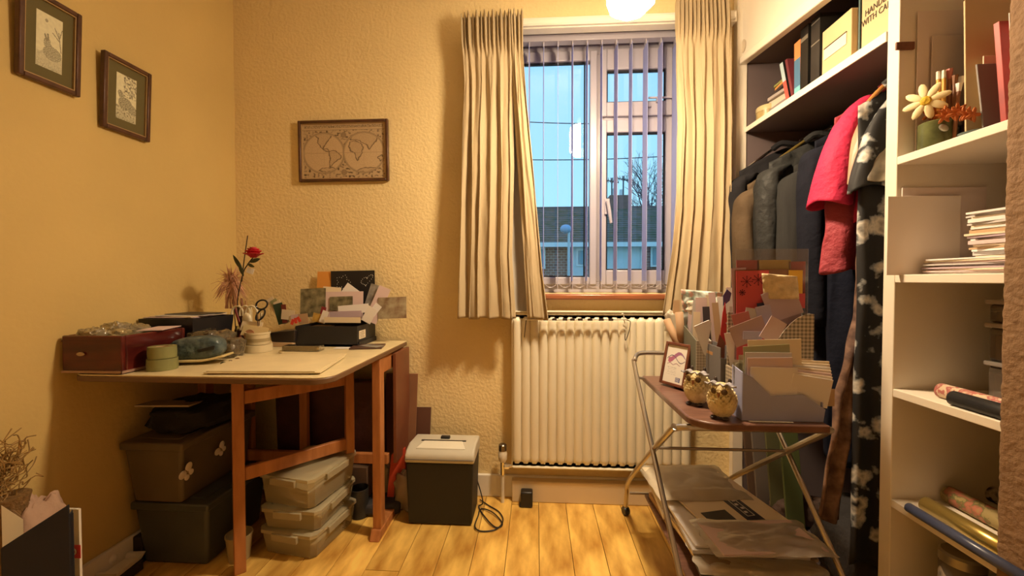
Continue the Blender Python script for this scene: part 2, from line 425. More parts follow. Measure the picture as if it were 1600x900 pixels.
def curtain_sheet(pyt, pyb, L, Rr, n, seed, yt=1.845, yb=1.81, nu=260, nv=110, amp=.024, zwave=0.004):
    """L and Rr give the left and right edges (pixel row, pixel column) of the hanging cloth"""
    zt_ = aY(900, pyt, yt).z; zb_ = aY(900, pyb, yb).z
    def fn(u, v):
        py = pyt+(pyb-pyt)*v; Y = yt+(yb-yt)*v
        xl = aY(interp(L, py), py, Y).x; xr = aY(interp(Rr, py), py, Y).x
        head = 1-sm(.07, .16, v)
        uu = u+(.035*nz(u*5, v*.8, seed)+.012*nz(v*3, u*4, seed))*sm(.05, .4, v)
        ph = 2*PI*n*uu+1.6*nz(v*1.6, uu*2.2, seed+3)*sm(.1, .6, v)+seed
        a1 = math.sin(ph); a1 = .5*math.copysign(abs(a1)**.8, a1)+1.5*nz(u*11+.9*nz(v*1.3, u*3, seed)*sm(.1, .5, v), v*1.1, seed+20)
        a2 = math.sin(2*PI*n*1.7*uu+seed*2.1+1.3*nz(v*2, u*2, seed+9))
        fade = sm(0, .02, u)*sm(0, .02, 1-u)
        big = (.75*a1+.4*a2)*amp*(.45+1.3*abs(nz(u*4.5, v*1.2, seed+5))) 
        tight = math.sin(2*PI*n*2.4*u+seed+.8*nz(u*20, v*10, seed))*.010+math.sin(2*PI*n*1.2*u+seed)*.006
        waist = .35+.65*sm(.10, .26, v) if v > .08 else .35
        d = tight*head+big*waist*(1-head*.6)
        wr = nz(u*14, v*9, seed+1)*.0035+nz(u*30, v*26, seed+4)*.0012
        z = zt_+(zb_-zt_)*v
        z += head*(1-v/.16)*(.012*math.sin(2*PI*n*2.4*u+seed+1.2)+.006*nz(u*30, 3, seed))
        z += v**8*zwave*math.sin(2*PI*n*.6*u)
        return Vector((xl+(xr-xl)*u+.012*math.cos(ph)*sm(.15, .4, v)*fade, Y-d-wr, z))
    return MB().grid(fn, nu, nv)
lc = thing('curtain', 'cream pencil-pleat curtain hanging left of the window, its lower right corner flared over the radiator', 'curtain', (aY(770, 500, 1.82).x, 1.82, aY(770, 500, 1.82).z))
curtain_sheet(16, 499, [(16, 721), (60, 722), (120, 726), (250, 724), (400, 721), (500, 718)], [(16, 800), (200, 802), (260, 803), (400, 800), (500, 806)], 5.2, 2.3, amp=.019).build('cloth', M_cur, lc, solid=.002, ang=180)
curtain_sheet(16, 499, [(16, 796), (120, 800), (250, 808), (400, 818), (500, 824)], [(16, 817), (80, 817), (200, 826), (330, 839), (430, 848), (500, 857)], 1.5, 5.1, nu=70, amp=.016, yt=1.842, yb=1.80).build('flap', M_cur, lc, solid=.002, ang=180)
curtain_sheet(60, 490, [(16, 735), (500, 735)], [(60, 812), (300, 822), (500, 846)], 3, 8.7, nu=80, amp=.008, yt=1.876, yb=1.862).build('lining', M_lin, lc, solid=.0015, ang=180)
rc = thing('curtain', 'cream pencil-pleat curtain hanging right of the window beside the wardrobe', 'curtain', (aY(1095, 480, 1.82).x, 1.82, aY(1095, 490, 1.82).z))
curtain_sheet(6, 492, [(6, 1057), (90, 1057), (200, 1060), (330, 1056), (400, 1048), (500, 1034)], [(6, 1140), (60, 1143), (200, 1143), (500, 1142)], 5.5, 4.4, yb=1.795, amp=.017).build('cloth', M_cur, rc, solid=.002, ang=180)
curtain_sheet(60, 485, [(60, 1062), (300, 1058), (500, 1042)], [(16, 1125), (500, 1125)], 3, 1.7, nu=80, amp=.008, yt=1.876, yb=1.862).build('lining', M_lin, rc, solid=.0015, ang=180)

# ---------------------------------------------------------------- vertical blind
bz1, bz0 = aY(940, 64, 1.99).z, aY(940, 452, 1.98).z
bl = thing('vertical_blind', 'vertical blind of pale lilac-white slats turned edge-on inside the window', 'blind', ((wx0+wx1)/2, 1.987, bz0))
MB().bb(wx0+.006, wx1-.006, 1.965, 2.008, bz1-.006, bz1+.026).build('headrail', M_upvc, bl, bevel=.003)
M_slat = fabric('slat_fabric', (0.56, 0.60, 0.90), .45, .8, bump=0)  # lilac fabric with the blue cast of mixed light added to its colour
pitch = (aY(1054, 200, 1.987).x-aY(827, 200, 1.987).x)/10
x0 = aY(827, 200, 1.987).x-pitch
n = 0; protos = None
wxs = []
for k in range(13):
    xx = x0+k*pitch
    if xx < wx0+.01 or xx > wx1-.01: continue
    wxs.append(xx)
    rt_ = mrot(0, 0, random.uniform(-3, 3))
    s = MB().box((xx, 1.987, (bz0+.035+bz1-.03)/2), (.0016, .086, bz1-.03-bz0-.035), rt_).build('slat', M_slat, bl)
    MB().box((xx, 1.987, bz0+.02), (.004, .088, .040), rt_).build('weight', M_upvc, s, bevel=.001)
    MB().box((xx, 1.987, bz1-.018), (.006, .03, .024)).build('hanger', M_upvc, s)
for yy in (1.948, 2.026):
    b = MB(); ch_ = []
    for xa, xb in zip(wxs, wxs[1:]): ch_ += [(xa+(xb-xa)*t, yy, bz0+.034-.026*4*t*(1-t)) for t in (0, .2, .4, .6, .8)]
    b.tube(ch_, .0012, 5); b.build('chain', M_upvc, bl)

# ---------------------------------------------------------------- radiator
rx0, rx1 = aY(799, 600, 1.85).x, aY(1083, 600, 1.85).x
rz1, rz0 = .885, .167
rad = thing('radiator', 'cream fluted panel radiator on the wall under the window', 'radiator', ((rx0+rx1)/2, 1.88, rz0))
npf = 20; pit_ = (rx1-rx0-.012)/npf
ft, fb = aY(900, 497, 1.85).z, aY(900, 727, 1.85).z
def flute(u, v):
    xx = rx0+.006+u*(rx1-rx0-.012); z = fb-.012+(ft+.012-(fb-.012))*v
    c = (u*npf) % 1.0-.5
    r_ = math.sqrt(max(0, 1-(abs(c)/.47)**2)) if abs(c) < .47 else 0
    hw = pit_*.47
    e = min(z-fb, ft-z)                                # distance to the rounded flute end
    if e < hw:
        q = (c*pit_)**2+(hw-e)**2; k = math.sqrt(max(0, 1-q/hw**2))
    else: k = r_
    return Vector((xx, 1.862-.015*k**.8, z))
b = MB(); zs_ = 0
b.grid(flute, npf*14+1, 90)
b.build('fluted_panel', M_rad, rad, ang=60)
MB().bb(rx0, rx1, 1.862, 1.892, rz0, rz1-.004).build('back_plate', M_rad, rad, bevel=.006)
MB().bb(rx0+.004, rx1-.004, 1.848, 1.87, rz0+.002, fb-.012).build('bottom_header', M_rad, rad, bevel=.009, seg=3)
MB().bb(rx0+.004, rx1-.004, 1.852, 1.87, ft+.012, rz1-.002).build('top_header', M_rad, rad, bevel=.006)
b = MB().bb(rx0, rx1, 1.848, 1.895, rz1-.003, rz1+.003)
b.build('top_grille', M_rad, rad, bevel=.002)
M_chr = mat('chrome', (0.78, 0.76, 0.72), .16, metal=1)
vx = aY(785, 730, 1.86).x
b = MB().tube([(vx, 1.87, .0), (vx, 1.87, .15)], .008, 10)
b.build('pipe', mat('pipe_paint', (.72, .66, .55), .4), rad)
b = MB().tube([(vx, 1.87, .13), (vx, 1.87, .19)], .011, 12).tube([(vx, 1.87, .165), (rx0+.004, 1.872, .172)], .009, 12).lathe([(.013, -.012), (.015, -.01), (.015, .01), (.013, .012)], (vx+.02, 1.872, .17), 8, mrot(0, 90, 0))
b.build('valve', M_chr, rad)
MB().lathe([(.014, .19), (.020, .20), (.021, .23), (.018, .236), (.018, .242)], (vx, 1.87, 0), 18).build('valve_knob', mat('valve_plastic', (.75, .68, .56), .4), rad)
MB().lathe([(.0185, .242), (.0185, .268), (.014, .272)], (vx, 1.87, 0), 18).build('valve_cap', mat('dark_chrome', (.2, .17, .14), .25, metal=.9), rad)

# multi-hook clothes hanger on the radiator top
hz = aY(900, 500, 1.815).z
ha, hb = aY(821, 497, 1.83).x, aY(985, 497, 1.83).x
hg = thing('trouser_hanger', 'thin metal folding hanger laid along the top of the radiator', 'hanger', ((ha+hb)/2, 1.83, hz-.02))
b = MB().tube([(ha, 1.822, hz), (hb-.02, 1.822, hz+.003)], .0036, 8)
b.tube(smooth_path([(hb-.022, 1.84, hz), (hb-.025, 1.845, hz+.012), (hb-.028, 1.845, hz+.026), (hb-.036, 1.842, hz+.024)], 4), .0022, 6)
b.build('bar', mat('wire_white', (.75, .7, .6), .35, metal=.4), hg)
b = MB()
b.tube(smooth_path([(hb-.03, 1.833, hz+.004), (hb-.01, 1.83, hz-.002), (hb, 1.83, hz-.010), (hb-.006, 1.828, hz-.05), (hb-.02, 1.826, hz-.088), (hb-.024, 1.826, hz-.082), (hb-.024, 1.826, hz-.06)], 4), .0018, 6)
b.build('end_hook', mat('wire_dark', (.09, .07, .06), .35, metal=.7), hg)
b = MB()
b.tube(smooth_path([(ha+.004, 1.833, hz), (ha, 1.83, hz-.03), (ha-.004, 1.826, hz-.07), (ha-.005, 1.826, hz-.08)], 4), .0018, 6)
b.build('end_hook', mat('wire_dark', (.09, .07, .06), .35, metal=.7), hg)
xx = ha+.09
while xx < hb-.05:
    MB().box((xx, 1.817, hz+.002), (.02, .009, .010)).build('grip', mat('wire_dark', (0, 0, 0)), hg)
    xx += random.uniform(.03, .05)

# black plug on the skirting
p = aY(823, 782, 1.845)
pl = thing('mains_plug', 'small black plug standing against the skirting under the radiator', 'plug', (p.x, 1.85, 0))
MB().bb(p.x-.027, p.x+.027, 1.825, 1.868, .002, .072).build('body', mat('black_plastic', (.012, .012, .013), .4), pl, bevel=.006)
MB().bb(p.x-.034, p.x-.02, 1.83, 1.86, 0.001, .012).build('cable_stub', mat('black_plastic', (0, 0, 0)), pl, bevel=.003)

# ---------------------------------------------------------------- pendant lamp
LX, LY, LZ = aY(985, 22, 1.34).x, 1.34, aY(985, 22, 1.34).z
lamp = thing('pendant_lamp', 'white faceted glass pendant lamp, lit, hanging in front of the window top', 'lamp', (LX, LY, LZ))
MB().lathe([(.002, 0), (.035, .001), (.055, .012), (.074, .030)], (LX, LY, LZ), 8).build('diffuser', emit('lit_bottom', LAMP_COLOUR, LAMP_BOTTOM), lamp)
MB().lathe([(.075, .0305), (.078, .10), (.070, .19), (.05, .205)], (LX, LY, LZ), 8, cap=False).build('shade', emit('lit_glass', LAMP_COLOUR, LAMP_STRENGTH), lamp)
MB().lathe([(.012, .205), (.02, .207), (.02, .255), (.006, .262)], (LX, LY, LZ), 14).build('lamp_holder', M_upvc, lamp)
MB().tube([(LX, LY, LZ+.26), (LX, LY, ZC-.02)], .003, 6).build('flex', M_upvc, lamp)
MB().lathe([(.045, 0), (.04, -.02), (.01, -.03)][::-1], (LX, LY, ZC), 18).build('ceiling_rose', M_upvc, lamp)

# ---------------------------------------------------------------- outside: low houses, tree, wires
hs = thing('terraced_house', 'low terraced house with tiled roof and brick and pale panel front across the street', 'house', (2.5, 18, -1))
HY = 18.0
zg, zr = aY(940, 381, HY).z, aY(940, 326, 21).z
MB().bb(-12, 16, HY, HY+.3, -1, zg).build('wall', brickmat('far_brick'), hs)
rf = MB(); rows = 16
for k in range(rows):
    t0, t1 = k/rows, (k+1)/rows
    ya, yb_ = HY-.35+(3.35)*t0, HY-.35+3.35*t1
    za, zb_ = zg+(zr-zg)*t0, zg+(zr-zg)*t1
    rf.hexa([(-12, ya, za), (16, ya, za), (16, yb_+.05, zb_-.02), (-12, yb_+.05, zb_-.02), (-12, ya, za+.07), (16, ya, za+.07), (16, yb_+.05, zb_+.02), (-12, yb_+.05, zb_+.02)])
rf.build('roof', mat('roof_tiles', (.16, .14, .13), .8, 0, 3, col2=(.085, .10, .06), bump=1, bscale=5), hs, kind='stuff')
MB().bb(-12, 16, 21, 21.3, zr-.1, zr+.12).build('ridge', mat('ridge_tiles', (.12, .1, .1), .8), hs)
MB().bb(-12, 16, HY-.5, HY-.33, zg-.16, zg+.03).build('gutter', mat('far_white', (.7, .8, .85), .5), hs)
M_pan = mat('far_panel', (.62, .74, .80), .6, .1, 2)
def hpx(p0, p1, q0, q1, name, m, dy=.05, parent=hs, d=.06):
    a, c = aY(p0, q1, HY), aY(p1, q0, HY)
    return MB().bb(a.x, c.x, HY-dy-d, HY-dy, max(a.z, -1), c.z).build(name, m, parent)
M_farw = mat('far_white', (0, 0, 0)); M_farg = mat('far_glass', (.20, .34, .42), .15)
for p0, p1 in ((893, 913), (948, 1000)):
    hpx(p0, p1, 386, 450, 'cladding_panel', M_pan)
for p0, p1, q0, q1 in ((835, 852, 386, 420), (1015, 1030, 384, 417), (1044, 1066, 384, 417), (900, 914, 388, 416)):
    f = hpx(p0, p1, q0, q1, 'window', M_farw, .1)
    hpx(p0+3, p1-3, q0+4, q1-3, 'pane', M_farg, .17, f, .02)
for p0 in (887.5, 1001):
    hpx(p0-1.5, p0+1.5, 384, 450, 'drainpipe', M_farw, .12)
ch = aY(966, 306, 21)
c1 = MB().bb(ch.x-.45, ch.x+.45, 20.8, 21.6, zr-.5, ch.z).build('chimney', mat('chimney_brick', (.22, .13, .11), .8, .2, 5), hs)
MB().lathe([(.12, 0), (.10, .4)], (ch.x-.2, 21.2, ch.z), 10).build('chimney_pot', M_farw, c1)
MB().lathe([(.12, 0), (.10, .35)], (ch.x+.2, 21.2, ch.z), 10).build('chimney_pot', M_farw, c1)
M_aer = mat('aerial_metal', (.05, .06, .08), .5)
for (qx, qt) in ((956, 278), (974, 275)):
    t = aY(qx, qt, 21); b = MB().tube([(t.x, 21, zr-.1), (t.x, 21, t.z)], .035, 6).tube([(t.x-.35, 21, t.z-.1), (t.x+.35, 21, t.z-.25)], .025, 5)
    for k in range(6):
        xx = t.x-.3+k*.12; b.tube([(xx, 20.8, t.z-.1-.2*k/8), (xx, 21.2, t.z-.1-.2*k/8)], .015, 4); b.tube([(xx, 21, t.z-.25), (xx, 21, t.z+.02)], .015, 4)
    b.build('aerial', M_aer, hs)
for k, (q0, q1) in enumerate(((187, 187), (248, 236))):
    a, c = aY(760, q0, 12), aY(1140, q1, 12)
    pts = [a.lerp(c, t/12)-Vector((0, 0, .12*4*(t/12)*(1-t/12))) for t in range(13)]
    tag(MB().tube(pts, .014, 5).build('overhead_wire', M_aer), ['upper dark wire crossing the sky outside the window', 'lower sagging wire crossing the sky outside the window'][k], 'wire')
tp = aY(1055, 326, 27)
for k, (qx, sd) in enumerate(((758, 'left'), (1142, 'right'))):
    a = aY(qx, 187, 12)
    t = thing('utility_pole', 'wooden utility pole outside to the '+sd+' of the window view carrying the two wires', 'pole', (a.x, 12, -1))
    MB().tube([(a.x, 12, -1), (a.x, 12, a.z+.3)], [.13, .09], 10).build('post', mat('pole_wood', (.10, .07, .05), .8), t)
    MB().box((a.x, 12, a.z+.02), (.1, 1.0, .1)).build('crossarm', mat('pole_wood', (0, 0, 0)), t)
tree = thing('bare_tree', 'bare winter tree standing behind the roofs at the right of the window', 'tree', (tp.x, 27, -1))
tb, br_ = MB(), MB()
def branch(p, d, L, r, lv, m):
    q = p+d*L; m.tube([p, p.lerp(q, .5)+Vector((random.uniform(-.05, .05), 0, 0))*L, q], [r, r*.85, r*.65], 5 if lv < 2 else 3, cap=False)
    if lv > 5: return
    for k in range(3 if lv > 0 else 4):
        a = Vector((random.uniform(-1, 1), random.uniform(-1, 1), random.uniform(-.25, .9))).normalized()
        branch(p.lerp(q, random.uniform(.55, 1)), (d*1.0+a*.8).normalized(), L*random.uniform(.62, .82), r*.6, lv+1, br_)
branch(Vector((tp.x, 27, -1)), Vector((0, 0, 1)), 4.2, .22, 0, tb)
M_bark = mat('far_bark', (.06, .08, .12), .9)
tb.build('trunk', M_bark, tree); br_.build('branches', M_bark, tree)
st = aY(884, 362, 16)
sl = thing('street_lamp', 'street lamp with a rounded head in front of the brick house', 'street lamp', (st.x+.1, 16, -1))
MB().tube([(st.x+.12, 16, -1), (st.x+.12, 16, st.z)], .05, 8).build('post', mat('post_grey', (.55, .62, .66), .5), sl)
MB().ell((st.x, 16, st.z+.1), (.22, .16, .18)).build('head', mat('lamp_head_blue', (.25, .42, .62), .3), sl)
struct(MB().bb(-30, 30, 2.3, 60, -1.1, -1).build('ground_outside', mat('far_grass', (.09, .12, .05), .9, .3, 1)))

# ================================================================ FRAMED PICTURES
M_print = attr_mat('printed_paper', .55)
M_dframe = mat('dark_wood_frame', (.11, .045, .022), .35, .4, 30, stretch=(1, 1, 1))
M_gilt = mat('gilt_edge', (.45, .30, .14), .35, metal=.4)
M_mount = mat('olive_mount', (.13, .105, .035), .8)
M_clear = glassy('picture_glass', (1, 1, 1), .02, .5)
def cl(v): return max(0.0, min(1.0, v))
def lerp3(a, c, t): t = cl(t); return (a[0]+(c[0]-a[0])*t, a[1]+(c[1]-a[1])*t, a[2]+(c[2]-a[2])*t)
def seg(u, v, x0, y0, x1, y1, r):
    dx, dy = x1-x0, y1-y0; t = cl(((u-x0)*dx+(v-y0)*dy)/(dx*dx+dy*dy+1e-9)); return math.hypot(u-x0-dx*t, v-y0-dy*t) < r
def etch(kind):
    paper, ink = (.80, .76, .52), (.06, .04, .015)
    def fn(u, v):
        y = v*2.0; d = 0.08+.10*nz(u*9, y*9)
        if v < .28: d += .35*(.5+nz(u*26, y*30, 2))*(1-v/.32)+.15
        if kind == 0:
            e = ((u-.62)/.36)**2+((y-.62)/.26)**2; e2 = ((u-.42)/.13)**2+((y-.98)/.16)**2
            if seg(u, y, .42, .9, .72, .62, .13) or e < 1 or e2 < 1: d = .55+.5*nz(u*30, y*36, 5)
            for s_ in ((.40, 1.05, .33, 1.22), (.45, 1.08, .44, 1.27)):
                if seg(u, y, *s_, .035): d = .7
            for s_ in ((.95, .8, .85, 1.5), (.88, 1.2, .62, 1.4), (.9, 1.35, .98, 1.65), (.86, 1.3, .70, 1.62)):
                if seg(u, y, *s_, .018+.012*nz(u*40, y*40)): d = .7
            if math.hypot(u-.38, y-1.75) < .06: d = .6
            if seg(u, y, .1, .45, .5, .72, .05): d = max(d, .35+.4*nz(u*30, y*30))
        else:
            if ((u-.45)/.34)**2+((y-.75)/.28)**2 < 1 or seg(u, y, .3, .95, .2, 1.15, .12) or seg(u, y, .45, .8, .85, .55, .2): d = .6+.6*nz(u*26, y*30, 5)
            if y > 1.05 and u > .35: d = max(d, .35+1.0*nz(u*11, y*11, 8)+.3*nz(u*30, y*30))
            if y < .6: d = max(d, .4+.7*nz(u*13, y*12, 3))
        return lerp3(paper, ink, d)
    return fn
def wall_picture(label, corners, kind):
    # a picture hanging on the left wall; corner pixel rows give height and Y on the wall plane, it leans out a little at the top
    (ya, yb, z0, z1) = corners
    t = thing('framed_print', label, 'picture', (XL+.01, (ya+yb)/2, z0), 'small etchings in dark frames on the left wall')
    fx, dp = .014, .017
    def P(a, z, h): return Vector((XL+.004+h+.012*(z-z0)/(z1-z0), a, z))
    for (a0, a1, q0, q1) in ((ya, ya+fx, z0, z1), (yb-fx, yb, z0, z1), (ya+fx, yb-fx, z0, z0+fx), (ya+fx, yb-fx, z1-fx, z1)):
        MB().hexa([P(a0, q0, 0), P(a1, q0, 0), P(a1, q0, dp), P(a0, q0, dp), P(a0, q1, 0), P(a1, q1, 0), P(a1, q1, dp), P(a0, q1, dp)]).build('frame_side', M_dframe, t, bevel=.003)
    e = .003; f2 = fx
    for (a0, a1, q0, q1) in ((ya+f2, ya+f2+e, z0+f2, z1-f2), (yb-f2-e, yb-f2, z0+f2, z1-f2), (ya+f2+e, yb-f2-e, z0+f2, z0+f2+e), (ya+f2+e, yb-f2-e, z1-f2-e, z1-f2)):
        MB().hexa([P(a0, q0, .004), P(a1, q0, .004), P(a1, q0, .013), P(a0, q0, .013), P(a0, q1, .004), P(a1, q1, .004), P(a1, q1, .013), P(a0, q1, .013)]).build('gilt_slip', M_gilt, t)
    MB().hexa([P(ya+.01, z0+.01, .001), P(yb-.01, z0+.01, .001), P(yb-.01, z0+.01, .006), P(ya+.01, z0+.01, .006), P(ya+.01, z1-.01, .001), P(yb-.01, z1-.01, .001), P(yb-.01, z1-.01, .006), P(ya+.01, z1-.01, .006)]).build('mount', M_mount, t)
    W, Hh = yb-ya, z1-z0
    printed('print', t, etch(kind), 70, 140, lambda u, v: P(ya+W*(.29+.42*u), z0+Hh*(.19+.62*v), .0068), M_print)
    return t
k1, k2 = aX(18, 113, XL), aX(117, 153, XL); k3 = aX(123, 30, XL)
wall_picture('dark-framed etching of a crouching animal, the upper and nearer of two on the left wall', (k1.y, k2.y, k2.z, k3.z), 0)
k1, k2 = aX(152, 200, XL), aX(227, 223, XL); k3 = aX(231, 120, XL)
wall_picture('dark-framed etching of foliage, the lower of two on the left wall nearer the corner', (k1.y, k2.y, k2.z, k3.z), 1)

# old world map, landscape, on the back wall
LAND = [
 [(.16,.86),(.24,.93),(.34,.95),(.40,.86),(.36,.78),(.33,.72),(.30,.66),(.27,.60),(.25,.54),(.22,.60),(.19,.66),(.20,.74),(.15,.80)],
 [(.25,.54),(.29,.50),(.33,.50),(.30,.55)],
 [(.33,.50),(.38,.52),(.44,.46),(.47,.42),(.45,.36),(.40,.31),(.36,.26),(.33,.20),(.33,.30),(.34,.40),(.32,.46)],
 [(.56,.58),(.58,.66),(.64,.68),(.70,.64),(.73,.56),(.71,.46),(.68,.38),(.66,.32),(.64,.38),(.63,.46),(.58,.50)],
 [(.58,.70),(.60,.80),(.66,.88),(.74,.94),(.84,.92),(.92,.84),(.90,.74),(.88,.66),(.84,.60),(.80,.52),(.78,.60),(.74,.62),(.70,.68),(.64,.70)],
 [(.90,.38),(.95,.42),(.97,.36),(.93,.31)], [(.20,.16),(.30,.13),(.42,.17),(.36,.21),(.24,.20)], [(.62,.14),(.78,.12),(.9,.19),(.76,.20)]]
def inpoly(x, y, P_):
    r = False; j = len(P_)-1
    for i_ in range(len(P_)):
        xi, yi = P_[i_]; xj, yj = P_[j]
        if (yi > y) != (yj > y) and x < (xj-xi)*(y-yi)/(yj-yi)+xi: r = not r
        j = i_
    return r
def edged(x, y, P_, r):
    return any(seg(x, y, *P_[i_-1], *P_[i_], r) for i_ in range(len(P_)))
def mapfn(u, v):
    pap, ink = (.60, .44, .26), (.07, .04, .02); d = .16+.12*nz(u*60, v*44)
    x = u; y = v
    if y > .89:
        if .895 < y < .985 and .03 < x < .97:
            d = .18
            if .915 < y < .965: d = .25+.5*(nz(x*130, y*40) > .05)
        return lerp3(pap, ink, d)
    if .878 < y <= .89: return lerp3(pap, ink, .55)
    inside = False
    asp = .67
    for cx in (.262, .738):
        r = math.hypot((x-cx), (y-.47)*asp)
        if r < .242:
            inside = True; d = .12+.12*nz(x*80, y*50)
            wx = x+.010*nz(x*25, y*25, 1); wy = y+.012*nz(x*25, y*25, 4)
            if any(inpoly(wx, wy, P_) for P_ in LAND): d = .20+.18*(nz(x*120, y*90) > .2)
            if any(edged(wx, wy, P_, .0065) for P_ in LAND): d = .8
            if abs(y-.47) < .004: d = .55
            if r > .229: d = .42
            for q in (.08, .15): 
                if abs(math.hypot(x-cx, (y-.47)*asp)-q) < .0012: d = max(d, .3)
            if abs(x-cx) < .0015: d = max(d, .3)
        elif r < .25: inside = True; d = .6
    for (cx, cy, rr) in ((.5, .10+.02, .036), (.5, .79, .034)):
        r = math.hypot(x-cx, (y-cy)*asp)
        if r < rr: return lerp3(pap, ink, .45+.3*(math.sin(r*500) > 0))
    if not inside:
        d = .22+.75*max(0, nz(x*38, y*30, 7)*1.7)
    if x < .02 or x > .98 or y < .025: d = .12
    return lerp3(pap, ink, d)
a, c = aY(466, 284, YB-.02), aY(606, 185, YB-.02)
x0, x1, z0, z1 = a.x, c.x, a.z, c.z
mp_ = thing('framed_map', 'dark-framed antique double-hemisphere world map on the back wall left of the curtain', 'picture', ((x0+x1)/2, YB-.01, z0))
tl_ = R(-.7)
def Pm(x, z, h): 
    cx, cz = (x0+x1)/2, (z0+z1)/2; dx, dz = x-cx, z-cz
    return Vector((cx+dx*math.cos(tl_)-dz*math.sin(tl_)*-1, YB-.003-h, cz+dz-dx*math.sin(tl_)*.2))
fx = .013
for (a0, a1, q0, q1) in ((x0, x0+fx, z0, z1), (x1-fx, x1, z0, z1), (x0+fx, x1-fx, z0, z0+fx), (x0+fx, x1-fx, z1-fx, z1)):
    MB().hexa([Pm(a0, q0, 0), Pm(a1, q0, 0), Pm(a1, q0, .018), Pm(a0, q0, .018), Pm(a0, q1, 0), Pm(a1, q1, 0), Pm(a1, q1, .018), Pm(a0, q1, .018)]).build('frame_side', M_dframe, mp_, bevel=.003)
for (a0, a1, q0, q1) in ((x0+fx, x0+fx+.003, z0+fx, z1-fx), (x1-fx-.003, x1-fx, z0+fx, z1-fx), (x0+fx, x1-fx, z0+fx, z0+fx+.003), (x0+fx, x1-fx, z1-fx-.003, z1-fx)):
    MB().hexa([Pm(a0, q0, 0.004), Pm(a1, q0, 0.004), Pm(a1, q0, .012), Pm(a0, q0, .012), Pm(a0, q1, 0.004), Pm(a1, q1, 0.004), Pm(a1, q1, .012), Pm(a0, q1, .012)]).build('gilt_slip', M_gilt, mp_)
MB().hexa([Pm(x0+.01, z0+.01, 0), Pm(x1-.01, z0+.01, 0), Pm(x1-.01, z0+.01, .005), Pm(x0+.01, z0+.01, .005), Pm(x0+.01, z1-.01, 0), Pm(x1-.01, z1-.01, 0), Pm(x1-.01, z1-.01, .005), Pm(x0+.01, z1-.01, .005)]).build('backing', mat('map_backing', (.35, .25, .15), .8), mp_)
printed('print', mp_, mapfn, 260, 180, lambda u, v: Pm(x0+fx+(x1-x0-2*fx)*u, z0+fx+(z1-z0-2*fx)*v, .006), M_print)

# ================================================================ DESK (gate-leg table)
M_teak = mat('orange_teak', (.50, .20, .065), .4, 0, 6, col2=(.36, .13, .04), stretch=(6, 6, 1), bump=.03)
M_lam = mat('pale_laminate', (.80, .67, .40), .35, .12, 14)
M_edge = mat('desk_edge', (.16, .085, .04), .45)
TZ = .74
dx0, dx1, dy0, dy1 = XL+.03, -.612, 1.165, 1.905
desk = thing('gateleg_table', 'teak gate-leg table with pale laminate top pushed into the corner, covered with craft things', 'table', ((dx0+dx1)/2, 1.55, 0))
def rrect(x0, x1, y0, y1, r, corners):
    pts = []
    for (cx, cy, a0, on) in ((x1-r, y0+r, -90, corners[0]), (x1-r, y1-r, 0, corners[1]), (x0+r, y1-r, 90, corners[2]), (x0+r, y0+r, 180, corners[3])):
        if on:
            for k in range(7): a = R(a0+15*k); pts.append((cx+r*math.cos(a), cy+r*math.sin(a)))
        else: pts.append((x1 if a0 in (-90, 0) else x0, y0 if a0 in (-90, 180) else y1))
    return pts
pts = rrect(dx0, dx1, dy0, dy1, .06, (1, 0, 0, 1))
MB().prism(pts, lambda a, c, h: Vector((a, c, TZ-.022+h)), .018).build('tabletop', M_edge, desk, bevel=.003)
pts2 = rrect(dx0+.002, dx1-.002, dy0+.002, dy1, .058, (1, 0, 0, 1))
MB().prism(pts2, lambda a, c, h: Vector((a, c, TZ-.004+h)), .004).build('laminate', M_lam, desk, bevel=.001)
# end frames
fr = aZ(600, 828, .02)
for k, xx in enumerate((-.634, -1.36)):
    MB().bb(xx-.017, xx+.017, fr.y-.02, fr.y+.025, .035, TZ-.022).build('leg', M_teak, desk, bevel=.003)
    MB().bb(xx-.017, xx+.017, 1.84, 1.875, .035, TZ-.022).build('leg', M_teak, desk, bevel=.003)
    MB().hexa([(xx-.02, fr.y-.05, 0), (xx+.02, fr.y-.05, 0), (xx+.02, 1.88, 0), (xx-.02, 1.88, 0), (xx-.02, fr.y-.03, .036), (xx+.02, fr.y-.03, .036), (xx+.02, 1.88, .036), (xx-.02, 1.88, .036)]).build('foot', M_teak, desk, bevel=.003)
    MB().bb(xx-.012, xx+.012, fr.y+.025, 1.84, TZ-.09, TZ-.024).build('end_rail', M_teak, desk, bevel=.002)
lz = aY(500, 715, 1.70).z
MB().bb(-1.34, fr.x-.02, 1.70, 1.722, lz-.022, lz+.022).build('stretcher', M_teak, desk, bevel=.003)
MB().bb(-1.34, fr.x-.02, 1.70, 1.722, TZ-.07, TZ-.024).build('top_rail', M_teak, desk, bevel=.003)
# swung-out gate
gl = aZ(375, 893, 0); gi = aY(545, 650, 1.66)
def bar(p, q, wdt, hgt, name, m=M_teak, parent=desk, bev=.003):
    p, q = Vector(p), Vector(q); d = (q-p); L = d.length; d.normalize(); s_ = Vector((d.y, -d.x, 0)).normalized() if abs(d.z) < .9 else Vector((1, 0, 0)); u_ = s_.cross(d)
    s_ *= wdt/2; u_ *= hgt/2
    return MB().hexa([p-s_-u_, p+s_-u_, q+s_-u_, q-s_-u_, p-s_+u_, p+s_+u_, q+s_+u_, q-s_+u_]).build(name, m, parent, bevel=bev)
MB().box((gl.x, gl.y, (TZ-.024)/2), (.036, .036, TZ-.024), mrot(0, 0, 40)).build('gate_leg', M_teak, desk, bevel=.003)
zt2, zb2 = aY(545, 575, 1.66).z, aY(545, 710, 1.66).z
MB().box((gi.x, 1.665, (zt2+zb2)/2), (.034, .03, zt2-zb2), mrot(0, 0, 40)).build('gate_post', M_teak, desk, bevel=.003)
